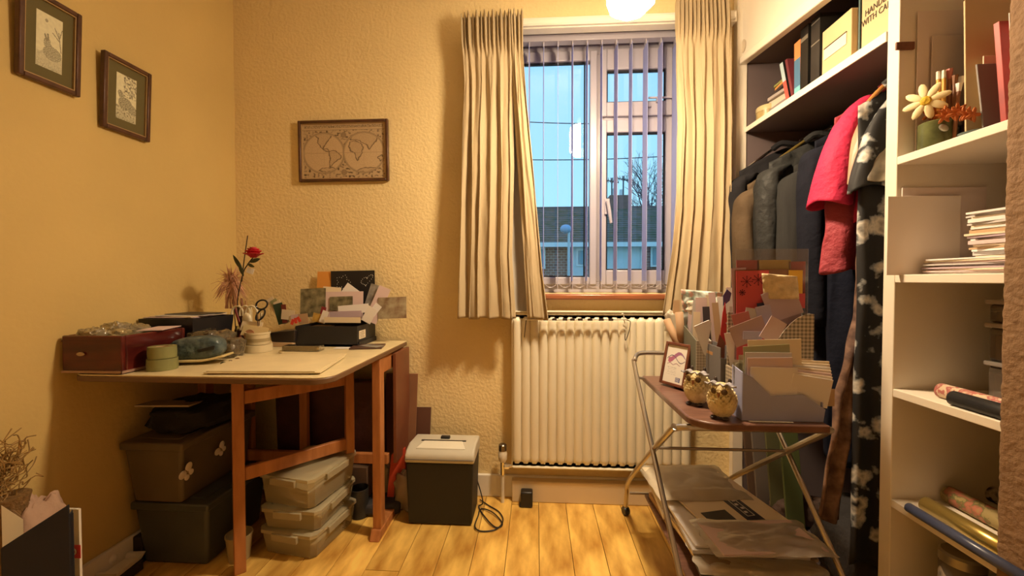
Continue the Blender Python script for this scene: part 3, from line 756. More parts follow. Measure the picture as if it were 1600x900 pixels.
for z_ in (aY(375, 622, gl.y).z, aY(375, 742, gl.y).z):
    bar((gl.x+.012, gl.y+.012, z_), (gi.x-.012, 1.655, z_), .020, .048, 'gate_rail')
# second gate folded along the stretcher
for xx in (-1.02, -1.27): MB().bb(xx-.017, xx+.017, 1.725, 1.75, .04, TZ-.024).build('folded_gate_leg', M_teak, desk, bevel=.002)
# hanging leaf at the right, against the wall
MB().prism([(1.715, .24), (1.90, .24), (1.90, TZ-.026), (1.715, TZ-.026)], lambda a, c, h: Vector((-.614+h, a, c)), .014).build('drop_leaf', mat('leaf_wood', (.20, .065, .03), .4, .2, 12), desk, bevel=.002)

# ---- the dark things behind the gate
tag(MB().box((-.93, 1.80, .45), (.5, .045, .38), mrot(3, 0, 0)).build('interior_infill', mat('infill_maroon', (.07, .022, .018), .45, .3, 20, bump=.15), bevel=.01), 'added dark maroon portfolio case standing under the gate-leg table by the wall', 'infill')  # added panel; its dark colour stands in for the table's dark interior
o = bpy.data.objects['interior_infill']; o.location.z = .20; o.location.y = 1.80
tag(MB().box((-.95, 1.80, .1), (.4, .07, .19)).build('storage_crate', mat('brown_card', (.14, .075, .04), .8, .2, 10), bevel=.004), 'brown crate under the table carrying the maroon portfolio', 'box')
def lean(px0, px1, pyt, name, label, cat, m, Y=1.895, th=.006):
    a_, c_ = aY(px0, 700, Y), aY(px1, 700, Y); zt_ = aY(px0, pyt, Y).z
    return tag(MB().hexa([(a_.x, Y-.05, .002), (c_.x, Y-.05, .002), (c_.x, Y-.05+th, .002), (a_.x, Y-.05+th, .002), (a_.x, YB-th-.004, zt_), (c_.x, YB-th-.004, zt_), (c_.x, YB-.004, zt_), (a_.x, YB-.004, zt_)]).build(name, m, bevel=.001), label, cat)
lean(600, 650, 586, 'board', 'tall brown board leaning on the back wall behind the table end', 'board', mat('brown_board', (.26, .115, .055), .6, .15, 6), 1.885)
lean(640, 672, 638, 'board', 'shorter dark brown board leaning on the back wall behind the shredder', 'board', mat('dark_board', (.13, .05, .028), .6, .15, 6), 1.90)
p = aY(624, 708, 1.82)
tag(MB().hexa([(p.x-.05, 1.78, 0), (p.x+.04, 1.78, 0), (p.x+.04, 1.80, 0), (p.x-.05, 1.80, 0), (p.x-.03, 1.80, p.z), (p.x+.03, 1.80, p.z+.03), (p.x+.03, 1.82, p.z+.03), (p.x-.03, 1.82, p.z)]).build('folder', mat('red_card', (.62, .07, .03), .6)), 'red folder standing behind the right leg of the gate-leg table', 'folder')

def crumple(name, c, d, m, label=None, cat=None, group=None, seed=0, f=1.0, parent=None, amp=.22, rot=None, nu=40, nv=24, flat=.5):
    """soft creased bag or packet shape resting with its base on c.z"""
    def fn(u, v):
        th = 2*PI*u; ph = PI*v
        x_ = math.sin(ph)*math.cos(th); y_ = math.sin(ph)*math.sin(th); z_ = -math.cos(ph)
        x_ = math.copysign(abs(x_)**.6, x_); y_ = math.copysign(abs(y_)**.6, y_); z_ = math.copysign(abs(z_)**flat, z_)
        k = 1+amp*(nz(x_*2.2*f+seed, y_*2.2*f, z_*2.2*f)+.5*abs(nz(x_*5*f, y_*5*f+seed, z_*5*f)))
        p_ = Vector((x_*d[0]/2*k, y_*d[1]/2*k, max(-d[2]/2, z_*d[2]/2*k)))
        if rot: p_ = rot @ p_
        return Vector(c)+Vector((0, 0, d[2]/2))+p_
    o_ = MB().grid(fn, nu, nv, closed=True).build(name, m, parent, ang=50)
    if label: tag(o_, label, cat, group)
    return o_

# clear food boxes, three in a stack
M_tub = glassy('cloudy_plastic', (.95, .92, .78), .15, .5, haze=.38, hazecol=(.70, .60, .38), bump=.3)
M_lid = glassy('cloudy_lid', (.95, .92, .78), .2, .5, haze=.55, hazecol=(.66, .58, .38), bump=.2)
M_paper = mat('white_sheet', (.78, .74, .66), .7)
M_cream = mat('cream_card', (.80, .70, .50), .7)
bl_, br_c = aZ(402, 872, 0), aZ(485, 872, 0)
rz = 0.0
cxx, cyy = (bl_.x+br_c.x)/2+.03, bl_.y+.14
TR = mrot(0, 0, -9)
names_ = ('bottom one of three stacked clear plastic food boxes under the table', 'middle one of three stacked clear plastic food boxes, slightly askew', 'top one of three stacked clear plastic food boxes with clip lid')
for k in range(3):
    hgt = (.10, .085, .12)[k]; w_, d_ = .235, .27
    rr = mrot(0, 0, -9+(0, 5, -2)[k])
    t = thing('food_storage_box', names_[k], 'container', (cxx, cyy, rz), 'clear food boxes stacked under the table')
    b = MB(); ring_ = []
    def shell(sx, z_): return [Vector((cxx, cyy, z_))+rr @ Vector((a*w_/2*sx, c*d_/2*sx, 0)) for a, c in ((-.86, -1), (.86, -1), (1, -.86), (1, .86), (.86, 1), (-.86, 1), (-1, .86), (-1, -.86))]
    lv = [shell(.90, rz+.002), shell(.93, rz+.01), shell(1.0, rz+hgt-.014)]
    vs_ = [q for l in lv for q in l]; fs = [(j*8+i_, j*8+(i_+1) % 8, (j+1)*8+(i_+1) % 8, (j+1)*8+i_) for j in range(2) for i_ in range(8)]+[tuple(range(7, -1, -1))]
    b.add(vs_, fs).build('tub', M_tub, t)
    b = MB(); lv = [shell(1.04, rz+hgt-.016), shell(1.04, rz+hgt-.004), shell(.98, rz+hgt-.001), shell(.84, rz+hgt-.001), shell(.80, rz+hgt-.006)]
    vs_ = [q for l in lv for q in l]; fs = [(j*8+i_, j*8+(i_+1) % 8, (j+1)*8+(i_+1) % 8, (j+1)*8+i_) for j in range(4) for i_ in range(8)]+[tuple(range(32, 40))]
    b.add(vs_, fs).build('lid', M_lid, t)
    for (a, c, sx, sy) in ((0, -1.06, .11, .012), (1.06, 0, .012, .13)):
        p = Vector((cxx, cyy, rz+hgt-.022))+rr @ Vector((a*w_/2, c*d_/2, 0))
        MB().box(p, (sx, sy, .026), rr).build('clip', M_lid, t, bevel=.002)
    for q in range(4):
        rq = rr @ mrot(random.uniform(-7, 7), random.uniform(-7, 7), random.uniform(-9, 9))
        MB().box((cxx+random.uniform(-.01, .01), cyy, rz+.02+q*(hgt-.05)/4), (w_*.72, d_*.72, .003), rq).build('paper', (M_paper, M_cream)[q % 2], t)
    rz += hgt+.001

# shredder
s0, s1_ = aZ(636, 820, 0), aZ(739, 820, 0)
M_blk = mat('black_plastic', (0, 0, 0)); M_gr = mat('grey_plastic', (.56, .53, .44), .35); M_lgr = mat('light_grey_plastic', (.76, .73, .62), .35)
sh = thing('paper_shredder', 'black paper shredder with grey head standing on the floor right of the table', 'shredder', ((s0.x+s1_.x)/2, s0.y+.09, 0))
sy0, sy1 = s0.y, s0.y+.175
zz = aY(690, 724, sy0).z; z3 = aY(690, 700, sy0+.04).z
MB().hexa([(s0.x+.004, sy0+.004, .004), (s1_.x-.004, sy0+.004, .004), (s1_.x-.004, sy1, .004), (s0.x+.004, sy1, .004), (s0.x-.004, sy0-.002, zz), (s1_.x+.004, sy0-.002, zz), (s1_.x+.004, sy1, zz), (s0.x-.004, sy1, zz)]).build('bin', mat('shredder_black', (.010, .010, .009), .5, bump=.1, bscale=400), sh, bevel=.006)
pr = [(sy0-.006, zz), (sy1+.002, zz), (sy1+.002, zz+.055), (sy0+.06, zz+.062), (sy0+.01, zz+.048), (sy0-.006, zz+.03)]
hd = MB().prism(pr, lambda a, c, h: Vector((s0.x-.008+h, a, c)), s1_.x-s0.x+.016).build('head', M_gr, sh, bevel=.008, seg=3)
MB().hexa([(s0.x+.03, sy0+.018, zz+.050), (s1_.x-.03, sy0+.018, zz+.050), (s1_.x-.05, sy0+.075, zz+.060), (s0.x+.05, sy0+.075, zz+.060), (s0.x+.035, sy0+.02, zz+.056), (s1_.x-.035, sy0+.02, zz+.056), (s1_.x-.055, sy0+.075, zz+.066), (s0.x+.055, sy0+.075, zz+.066)]).build('feed_hood', M_lgr, hd, bevel=.003)
MB().bb(s0.x+.04, s1_.x-.04, sy0+.08, sy0+.088, zz+.058, zz+.064).build('feed_slot', M_blk, hd)
MB().bb((s0.x+s1_.x)/2-.02, (s0.x+s1_.x)/2+.02, sy0+.11, sy0+.13, zz+.055, zz+.07).build('switch', M_blk, hd, bevel=.003)
MB().bb(s0.x-.006, s1_.x+.006, sy0-.008, sy0+.1, zz+.014, zz+.018).build('seam', mat('seam_grey', (.2, .19, .17), .5), hd)
cpts = [aZ(*q, .005) for q in ((748, 792), (760, 812), (775, 824), (785, 818), (770, 802), (752, 795), (747, 806), (742, 824), (752, 830), (775, 827), (786, 815), (780, 800), (764, 790), (750, 782))]
cpts = [Vector((s1_.x-.01, sy1+.004, .12)), Vector((s1_.x+.025, sy1-.03, .03))]+cpts[:]
for k, q in enumerate(cpts): q.z = max(q.z, .004) + (.004 if k % 3 == 0 else 0)
MB().tube(smooth_path(cpts, 6), .0028, 6).build('cord', M_blk, sh)

# black pot, bags at the back under the table
p = aZ(562, 806, 0)
tag(MB().lathe([(.030, .0), (.036, .002), (.039, .125), (.037, .126), (.033, .02), (.001, .018)], (p.x, p.y, 0), 24).build('pen_pot', mat('pot_black', (.03, .028, .025), .4)), 'black cylindrical pot on the floor behind the right table leg', 'pot')
M_bagw = glassy('milky_bag', (.9, .9, .85), .2, .9, haze=.5, hazecol=(.55, .47, .34), bump=.8, bscale=25)
crumple('plastic_bag', (-.93, 1.80, 0.19) if False else (-.75, 1.86, .0), (.16, .09, .20), M_bagw, 'crumpled milky plastic bag on the floor between the table legs', 'bag', seed=3)
crumple('plastic_bag', (-.58, 1.79, .0), (.10, .07, .17), M_bagw, 'crumpled pale bag behind the shredder and the table end', 'bag', seed=9)
tag(MB().box((-.72, 1.77, .03), (.24, .12, .05), mrot(0, 0, 8)).build('folded_cloth', mat('dark_cloth', (.05, .045, .05), .9, .3, 20, bump=.5), bevel=.015), 'dark folded cloth lying on the floor between the table legs', 'cloth')

# big storage boxes with butterfly clips, far left under the table
M_sto = mat('dusky_plastic', (.17, .13, .075), .35, .2, 5, bump=.1, bscale=15)
M_sto2 = mat('dusky_blue_plastic', (.085, .095, .085), .4, .25, 5, bump=.1, bscale=12)
def storage(label, x0, x1, y0, y1, z0, z1, m, clips=()):
    t = thing('storage_box', label, 'storage box', ((x0+x1)/2, (y0+y1)/2, z0))
    e = .018
    MB().hexa([(x0+e, y0+e, z0), (x1-e, y0+e, z0), (x1-e, y1-e, z0), (x0+e, y1-e, z0), (x0, y0, z1-.02), (x1, y0, z1-.02), (x1, y1, z1-.02), (x0, y1, z1-.02)]).build('tub', m, t, bevel=.012, seg=3)
    MB().bb(x0-.008, x1+.008, y0-.008, y1+.008, z1-.028, z1).build('lid', m, t, bevel=.006)
    MB().bb(x0+.03, x1-.03, y0+.03, y1-.03, z1, z1+.004).build('lid_panel', m, t, bevel=.002)
    return t
sx1 = aY(352, 750, 1.47).x
st1 = storage('lower dark blue-grey plastic storage box on the floor under the table', XL+.03, -1.165, 1.37, 1.69, .0, .235, M_sto2)
st2 = storage('upper dusky plastic storage box under the table with pale butterfly ornaments', XL+.02, -1.235, 1.345, 1.71, .236, .46, M_sto)
M_bfly = mat('butterfly_white', (.78, .70, .58), .5)
def butterfly(p, s, label, a):
    t = thing('butterfly_clip', label, 'ornament', p); q = mrot(a, 0, 0)
    for k in (-1, 1):
        MB().ell(Vector(p)+q @ Vector((.006, k*.013*s, .008*s)), (.003, .014*s, .012*s), q @ mrot(k*25, 0, 0), 10, 6).build('wing', M_bfly, t)
        MB().ell(Vector(p)+q @ Vector((.006, k*.009*s, -.011*s)), (.003, .009*s, .009*s), q, 10, 6).build('lower_wing', M_bfly, t)
    MB().ell(Vector(p)+Vector((.006, 0, 0)), (.003, .003, .013*s), q, 8, 6).build('body', mat('butterfly_body', (.3, .22, .15), .6), t)
p = aX(290, 738, -1.228); butterfly(p, 1.2, 'white butterfly ornament on the middle of the upper storage box side', 35)
p = aX(343, 702, -1.228); butterfly(p, 1.1, 'white butterfly ornament near the far end of the upper storage box side', 40)
M_dk = mat('dark_fabric', (.022, .018, .018), .85, .3, 12, bump=.4)
crumple('black_bag', (-1.33, 1.52, .464), (.2, .26, .10), M_dk, 'black soft bag lying on top of the upper storage box', 'bag', seed=5, flat=.4)
tag(MB().box((-1.34, 1.42, .575), (.16, .13, .006), mrot(-8, 5, 20)).build('notebook', mat('grey_card', (.36, .30, .2), .6)), 'thin pale-edged notebook lying on the black bag under the table', 'notebook')
# small pot
p = aZ(358, 886, 0)
tag(MB().lathe([(.032, 0), (.034, .001), (.043, .088), (.045, .089), (.045, .096), (.042, .096), (.040, .09), (.030, .01), (.001, .009)], (p.x+.005, p.y+.045, 0), 24).build('small_bucket', mat('bucket_plastic', (.42, .32, .16), .4)), 'small cream plastic bucket on the floor left of the gate leg', 'bucket')
# trays in the left foreground
q0, q1 = aZ(120, 893, .06), aZ(215, 893, .06)
M_tray = mat('white_tray', (.85, .78, .65), .4)
def tray(name, label, cat, c, w_, d_, h_, m, rz_=0, wall=.008, flare=.01):
    rr = mrot(0, 0, rz_); c = Vector(c); t = thing(name, label, cat, c)
    P_ = lambda x_, y_, z_: c+rr @ Vector((x_, y_, z_))
    MB().hexa([P_(-w_/2, -d_/2, 0), P_(w_/2, -d_/2, 0), P_(w_/2, d_/2, 0), P_(-w_/2, d_/2, 0), P_(-w_/2, -d_/2, .006), P_(w_/2, -d_/2, .006), P_(w_/2, d_/2, .006), P_(-w_/2, d_/2, .006)]).build('base', m, t)
    for (a0, b0, a1, b1) in ((-1, -1, 1, -1), (1, -1, 1, 1), (1, 1, -1, 1), (-1, 1, -1, -1)):
        i0, i1 = (a0*w_/2, b0*d_/2), (a1*w_/2, b1*d_/2); f = 1+flare/(w_/2)
        k0, k1_ = 1-wall/(w_/2), 1-wall/(d_/2)
        MB().hexa([P_(i0[0], i0[1], 0), P_(i1[0], i1[1], 0), P_(i1[0]*k0, i1[1]*k1_, 0), P_(i0[0]*k0, i0[1]*k1_, 0), P_(i0[0]*f, i0[1]*f, h_), P_(i1[0]*f, i1[1]*f, h_), P_(i1[0]*f*k0, i1[1]*f*k1_, h_), P_(i0[0]*f*k0, i0[1]*f*k1_, h_)]).build('side', m, t)
    return t
fc = aZ(168, 880, .06)
bx = tag(MB().bb(XL+.03, fc.x+.07, fc.y-.05, fc.y+.06, 0, .035).build('shoe_box', mat('dark_lidded_card', (.03, .022, .018), .6), bevel=.003), 'flat dark box on the floor under the white tray at the lower left', 'box')
tray('white_tray', 'shallow white tray with a white round object, on the floor at lower left', 'tray', (fc.x-.01, fc.y+.005, .036), .15, .10, .022, M_tray, 6)
MB().ell((fc.x-.005, fc.y+.01, .066), (.024, .018, .022)).build('ball', M_paper)
tag(bpy.data.objects['ball'], 'round white object lying in the shallow tray at lower left', 'ball')
tag(MB().box((fc.x-.04, fc.y+.125, .05), (.15, .10, .10), mrot(0, 0, 6)).build('shoe_box', mat('dark_lidded_card', (0, 0, 0)), bevel=.004), 'dark box standing behind the white tray in front of the storage boxes', 'box')

# foreground left: dark tote with cards, straw bundle, pink cloth
p0 = aY(100, 795, 1.0)
M_navy = mat('navy_card', (.010, .012, .020), .6, .2, 10)
t = thing('magazine_tote', 'dark navy upright folder box in the lower left corner of the view', 'box', (-1.2, .98, 0))
A, B = aY(108, 788, .99), aY(0, 845, .92)
D1 = aY(98, 900, .99)
zA, zB = A.z, B.z-.02
def quadbox(a_, b_, za, zb, th, name, m, parent, z0=0.0):
    d = Vector((b_.x-a_.x, b_.y-a_.y, 0)).normalized(); n_ = Vector((-d.y, d.x, 0))*th
    return MB().hexa([(a_.x, a_.y, z0), (b_.x, b_.y, z0), (b_.x+n_.x, b_.y+n_.y, z0), (a_.x+n_.x, a_.y+n_.y, z0), (a_.x, a_.y, za), (b_.x, b_.y, zb), (b_.x+n_.x, b_.y+n_.y, zb), (a_.x+n_.x, a_.y+n_.y, za)]).build(name, m, parent, bevel=.002)
A2 = Vector((A.x, A.y, 0)); B2 = Vector((max(B.x, XL+.01), B.y, 0))
quadbox(B2, A2, zB, zA, .004, 'front', M_navy, t)
quadbox(B2+Vector((0, .014, 0)), A2+Vector((-.006, .014, 0)), zB-.03, zA-.03, .004, 'back', M_navy, t)
quadbox(A2+Vector((-.003, .004, 0)), A2+Vector((-.006, .014, 0)), zA-.03, zA-.02, .003, 'side', M_navy, t)
cp = aY(124, 796, 1.03)
c1 = thing('brochure', 'white brochure with a red corner patch standing at the right of the navy folder box', 'brochure', (cp.x, 1.03, 0))
x1_, x0_ = aY(124, 850, 1.03).x, aY(106, 850, 1.03).x
MB().bb(x0_, x1_, 1.03, 1.036, 0, cp.z).build('sheets', M_paper, c1)
rz_ = aY(124, 856, 1.03).z
MB().bb(x0_-.0005, x1_+.004, 1.0285, 1.0298, rz_-.028, rz_+.008).build('red_patch', mat('signal_red', (.65, .03, .04), .5), c1)
MB().lathe([(.006, 0), (.010, 0), (.010, .0006), (.006, .0006), (.006, 0)], ((x0_+x1_)/2, 1.0284, rz_-.010), 16, mrot(90, 0, 0), cap=False).build('ring_emblem', M_paper, c1)
pk_ = aX(62, 752, -1.37)
crumple('pink_cloth', (-1.385, pk_.y, .0), (.10, .12, pk_.z*.88), mat('pinkish_cloth', (.55, .36, .26), .9, .15, 8, bump=.3), 'pale pink soft cloth bundle behind the navy folder box', 'cloth', seed=12, amp=.16)
# straw/tinsel bundle far left
pz = aX(10, 735, XL+.06)
t = thing('straw_bundle', 'tangled golden straw bundle at the far left edge above the navy folder box', 'decoration', (XL+.07, pz.y, .0))
b = MB()
for k in range(90):
    a = random.uniform(0, 2*PI); c_ = Vector((XL+.05+random.uniform(-.02, .03), pz.y+random.uniform(-.04, .005), pz.z-.02+random.uniform(-.09, .05)))
    pts = [c_]; 
    for j in range(5): pts.append(pts[-1]+Vector((random.uniform(-.012, .014), random.uniform(-.03, .03), random.uniform(-.012, .035))))
    pts = [Vector((max(q.x, XL+.008), q.y, q.z)) for q in pts]
    b.tube(smooth_path(pts, 3), .0015, 4, cap=False)
b.build('strands', mat('straw', (.42, .25, .08), .6, .4, 40), t, kind='stuff')
MB().lathe([(.03, 0), (.045, .02), (.04, pz.z-.09), (.045, pz.z-.07)], (XL+.06, pz.y, 0), 16).build('wicker_base', mat('wicker', (.30, .17, .06), .7, .4, 60, bump=.6, bscale=120), t)
for k, (q0, q1) in enumerate(((790, 812), (783, 806), (776, 800))):
    u_, v_ = aY(2, q0, .965+.008*k), aY(36-3*k, q1, .99+.004*k)
    d_ = Vector((v_.x-u_.x, v_.y-u_.y, 0)).normalized(); n_ = Vector((-d_.y, d_.x, 0))*.0015
    tag(MB().hexa([u_-Vector((0, 0, .16)), v_-Vector((0, 0, .16)), v_+n_-Vector((0, 0, .16)), u_+n_-Vector((0, 0, .16)), u_, v_, v_+n_, u_+n_]).build('card_strip', (M_cream, mat('kraft_card', (.42, .27, .13), .8), M_cream)[k]), ['cream card edge nearest in the navy folder box', 'kraft card edge in the middle of the navy folder box', 'cream card edge at the back of the navy folder box'][k], 'card')

# ================================================================ BUILT-IN WARDROBE
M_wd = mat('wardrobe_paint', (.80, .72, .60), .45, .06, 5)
M_int = mat('wardrobe_inside_shade', (.15, .11, .11), .7, .15, 3)  # interior shade painted in: off-white boards given a dark colour
YD0, YD1 = 1.122, 1.158
wd = thing('built_in_wardrobe', 'cream built-in open wardrobe with a high shelf, filling the right wall', 'wardrobe', (1.2, 1.5, 0))
MB().bb(.888, .934, YB-.035, YB, 0, ZC).build('stile', M_wd, wd, bevel=.003)
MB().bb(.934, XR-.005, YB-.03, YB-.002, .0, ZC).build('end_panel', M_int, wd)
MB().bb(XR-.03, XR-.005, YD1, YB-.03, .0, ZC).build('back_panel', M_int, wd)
def zh(Y): return 1.985+(Y-1.94)*(.077/.58)
MB().hexa([(.898, YD1, zh(YD1)), (.93, YD1, zh(YD1)), (.93, YB-.036, zh(YB)), (.898, YB-.036, zh(YB)), (.898, YD1, zh(YD1)+.05), (.93, YD1, zh(YD1)+.05), (.93, YB-.036, zh(YB)+.03), (.898, YB-.036, zh(YB)+.03)]).build('header_trim', M_wd, wd, bevel=.004)
MB().hexa([(.910, YD1, zh(YD1)+.051), (.928, YD1, zh(YD1)+.051), (.928, YB-.036, zh(YB)+.031), (.910, YB-.036, zh(YB)+.031), (.910, YD1, ZC), (.928, YD1, ZC), (.928, YB-.036, ZC), (.910, YB-.036, ZC)]).build('sliding_door', M_wd, wd)
fp = aX(1162, 72, .909)
MB().lathe([(.020, .0), (.022, .002), (.016, .002), (.012, -.004), (.001, -.004)], fp, 18, mrot(0, -90, 0), sx=1.3, sy=1).build('finger_pull', mat('finger_pull', (.62, .52, .38), .4), wd)
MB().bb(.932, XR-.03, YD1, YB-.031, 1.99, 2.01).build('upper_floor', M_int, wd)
MB().hexa([(XC, YD1, 1.664), (XR-.031, YD1, 1.664), (XR-.031, YB-.031, 1.686), (XC, YB-.031, 1.686), (XC, YD1, 1.688), (XR-.031, YD1, 1.688), (XR-.031, YB-.031, 1.704), (XC, YB-.031, 1.704)]).build('shelf', M_int, wd)  # dark colour puts shade on the underside; edge and top skins stay cream
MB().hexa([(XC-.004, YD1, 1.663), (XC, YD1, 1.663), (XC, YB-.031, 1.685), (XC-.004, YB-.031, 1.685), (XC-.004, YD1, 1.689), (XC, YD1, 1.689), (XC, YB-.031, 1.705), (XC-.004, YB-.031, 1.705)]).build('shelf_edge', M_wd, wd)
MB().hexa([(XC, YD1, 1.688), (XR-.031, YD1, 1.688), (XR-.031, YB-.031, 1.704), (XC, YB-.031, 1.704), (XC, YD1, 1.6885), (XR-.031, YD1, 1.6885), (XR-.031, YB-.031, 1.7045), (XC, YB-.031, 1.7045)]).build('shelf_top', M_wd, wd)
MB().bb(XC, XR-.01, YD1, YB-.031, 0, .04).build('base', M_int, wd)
MB().tube([(1.17, YD1, 1.63), (1.17, YB-.03, 1.63)], .012, 12).build('rail', M_chr, wd)
def shz(y): return 1.688+(y-YD1)/(YB-YD1)*.016
# divider and shelving
su = thing('shelving_unit', 'white open shelving beside the wardrobe, partly hidden by the plaster pier', 'shelves', (1.1, .9, 0))
MB().bb(XC, 1.30, YD0, YD1, 0, ZC).build('divider', M_wd, su, bevel=.002)
MB().bb(1.30, 1.315, .60, YD1, 0, ZC).build('back_panel', M_wd, su)
MB().bb(XC, 1.30, .58, .60, 0, ZC).build('end_panel', M_wd, su)
SH = (1.347, 1.043, .745, .455, .16)
for z_ in SH: MB().bb(XC, 1.30, .60, YD0, z_-.021, z_).build('shelf', M_wd, su, bevel=.002)
h0, h1 = aY(1399, 72, YD0-.002), aY(1428, 72, YD0-.002)
MB().bb(h0.x, h1.x, YD0-.006, YD0, h0.z-.011, h0.z+.009).build('hinge', mat('rusty_brown', (.20, .07, .035), .5, .4, 60), su, bevel=.002)
M_pap = [mat('paper_white', (.80, .76, .74), .75), mat('paper_cream', (.80, .68, .50), .75), mat('paper_mauve', (.50, .38, .44), .75), mat('paper_lilac', (.44, .40, .56), .75), mat('paper_kraft', (.52, .35, .20), .8), mat('paper_grey', (.56, .53, .52), .75), mat('paper_pinkish', (.68, .52, .52), .75)]
def panel(name, label, px0, px1, q0, q1, Y, th, m, cat='sheet', tiltx=0):
    a_, c_ = aY(px0, q1, Y), aY(px1, q0, Y)
    return tag(MB().hexa([(a_.x, Y-th, a_.z), (c_.x, Y-th, a_.z), (c_.x, Y, a_.z), (a_.x, Y, a_.z), (a_.x, Y+tiltx-th, c_.z), (c_.x, Y+tiltx-th, c_.z), (c_.x, Y+tiltx, c_.z), (a_.x, Y+tiltx, c_.z)]).build(name, m, bevel=.0005), label, cat)
panel('backing_sheet', 'large pale sheet standing against the divider on the top shelf', 1429, 1620, 12, 236, YD0-.003, .003, mat('pale_mauve_card', (.74, .62, .56), .8))
panel('backing_sheet', 'smaller greyish sheet in front of the pale one on the top shelf', 1452, 1600, 52, 236, YD0-.012, .003, mat('grey_mauve_card', (.62, .51, .46), .8))
panel('white_board', 'wide white card jutting out over the shelf edge beside the envelope pile', 1384, 1500, 306, 430, YD0-.012, .003, mat('white_foam_card', (.85, .76, .68), .7))
panel('white_board', 'pale card behind the jutting white card on the envelope shelf', 1406, 1540, 292, 430, YD0-.003, .003, mat('pale_mauve_card', (0, 0, 0)))

# ---- top shelf contents
M_grn = mat('green_glaze', (.12, .13, .05), .15, .5, 25)
zA_ = SH[0]
p = aX(1462, 240, .99); pc = Vector((p.x-.0, p.y, zA_))
pot = thing('glazed_pot', 'olive green glazed pot with raised motif holding pencils on the top shelf', 'pot', pc)
MB().lathe([(.030, 0), (.034, .002), (.034, .07), (.032, .072), (.029, .068), (.028, .01), (.001, .008)], pc, 24).build('body', M_grn, pot)
MB().ell(pc+Vector((-.012, -.032, .048)), (.012, .004, .008), mrot(0, 25, 0)).build('relief', mat('silver_relief', (.45, .43, .36), .3, metal=.6), pot)
dz = aX(1447, 158, .955); n_ = Vector((-.75, -.62, -.1)).normalized()
dz_t = thing('daisy', 'large cream artificial daisy with yellow centre leaning from the green pot', 'flower', dz)
q_ = n_.to_track_quat('Z', 'Y').to_matrix()
for k in range(8):
    a = k*PI/4+.2; rr = q_ @ mrot(0, 0, math.degrees(a)) @ mrot(0, 12, 0)
    MB().ell(dz+q_ @ Vector((math.cos(a)*.026, math.sin(a)*.026, 0)), (.019, .0085, .0025), rr, 10, 6).build('petal', mat('petal_cream', (.80, .70, .40), .6), dz_t)
MB().lathe([(.001, .008), (.008, .007), (.013, .002), (.012, -.003)], dz, 16, q_).build('centre', mat('flower_yellow', (.70, .45, .02), .6, .3, 200, bump=.5), dz_t)
MB().tube(smooth_path([dz-n_*.002, dz-n_*.02+Vector((0, 0, -.02)), pc+Vector((-.01, -.005, .05))], 5), .0018, 6).build('stem', mat('stem_green', (.08, .12, .03), .7), dz_t)
# pencils, brushes
def stick(name, label, cat, top, bot, r, m, tip=None, tipm=None, tipname='tip', group=None):
    top, bot = Vector(top), Vector(bot); t = thing(name, label, cat, bot, group)
    MB().tube([bot, bot.lerp(top, .86)], r, 8).build('shaft', m, t)
    MB().tube([bot.lerp(top, .86), top], [r*1.1, r*(tip or 1)], 8).build(tipname, tipm or m, t)
    return t
M_pen = mat('pencil_yellow', (.72, .38, .05), .4); M_era = mat('eraser_white', (.75, .68, .58), .6)
for k, (qx, qy, bx_) in enumerate(((1466, 112, 1467), (1475, 110, 1474))):
    stick('pencil', ('left', 'right')[k]+' of two yellow pencils with pale erasers standing in the green pot', 'pencil', aX(qx, qy, .985+.004*k), aX(bx_, 200, .985+.004*k)+Vector((0, 0, .0)), .0038, M_pen, 1, M_era, 'eraser')
M_brw = mat('brush_wood', (.22, .09, .04), .4)
for k, (qx, qy, bx_, bY) in enumerate(((1484, 108, 1481, 1.0), (1492, 118, 1486, 1.005), (1499, 130, 1490, 1.0))):
    stick('paintbrush', ('dark paintbrush with a pinkish head beside the pencils', 'middle dark paintbrush standing behind the pots', 'right dark paintbrush with pale bristles on the top shelf')[k], 'brush', aX(qx, qy, bY), aX(bx_, 222, bY), .004, M_brw, 1.6, (mat('pink_tip', (.45, .16, .14), .6), M_brw, M_pap[0])[k], 'bristles')
# glass jar and pale tube
p = aX(1487, 236, 1.035); jc = Vector((p.x, p.y, zA_))
jar = thing('glass_jar', 'small clear glass jar beside the green pot', 'jar', jc)
M_jar = glassy('jar_glass', (.80, .86, .82), .02, 1.2)
MB().lathe([(.024, 0), (.027, .004), (.027, .055), (.022, .062), (.023, .07), (.021, .07), (.020, .062), (.025, .054), (.025, .006), (.001, .005)], jc, 20).build('glass', M_jar, jar)
p = aX(1508, 236, 1.06); jc2 = Vector((p.x, p.y, zA_))
jar = thing('bulb_jar', 'dark rounded glass bottle behind the clear jar on the top shelf', 'bottle', jc2)
MB().lathe([(.018, 0), (.028, .012), (.030, .03), (.024, .05), (.012, .062), (.012, .075), (.001, .076)], jc2, 20).build('glass', mat('dark_glass', (.05, .05, .03), .08), jar)
t = thing('orange_flowers', 'cluster of orange artificial flowers spilling over the pots on the top shelf', 'flowers', aX(1480, 182, .985))
for k in range(11):
    c_ = aX(1450+7*k+random.uniform(-3, 3), 176+random.uniform(-8, 7), .972+.004*(k % 3))
    for j in range(5):
        a = j*2*PI/5+k; rr = mrot(random.uniform(-25, 25), 0, 0) @ mrot(0, math.degrees(-a), 0)
        MB().ell(c_+Vector((math.cos(a)*.009, -.002, math.sin(a)*.009)), (.010, .0022, .0042), rr, 8, 5).build('petal', mat('petal_orange', (.55, .16, .03), .6, .3, 60), t)
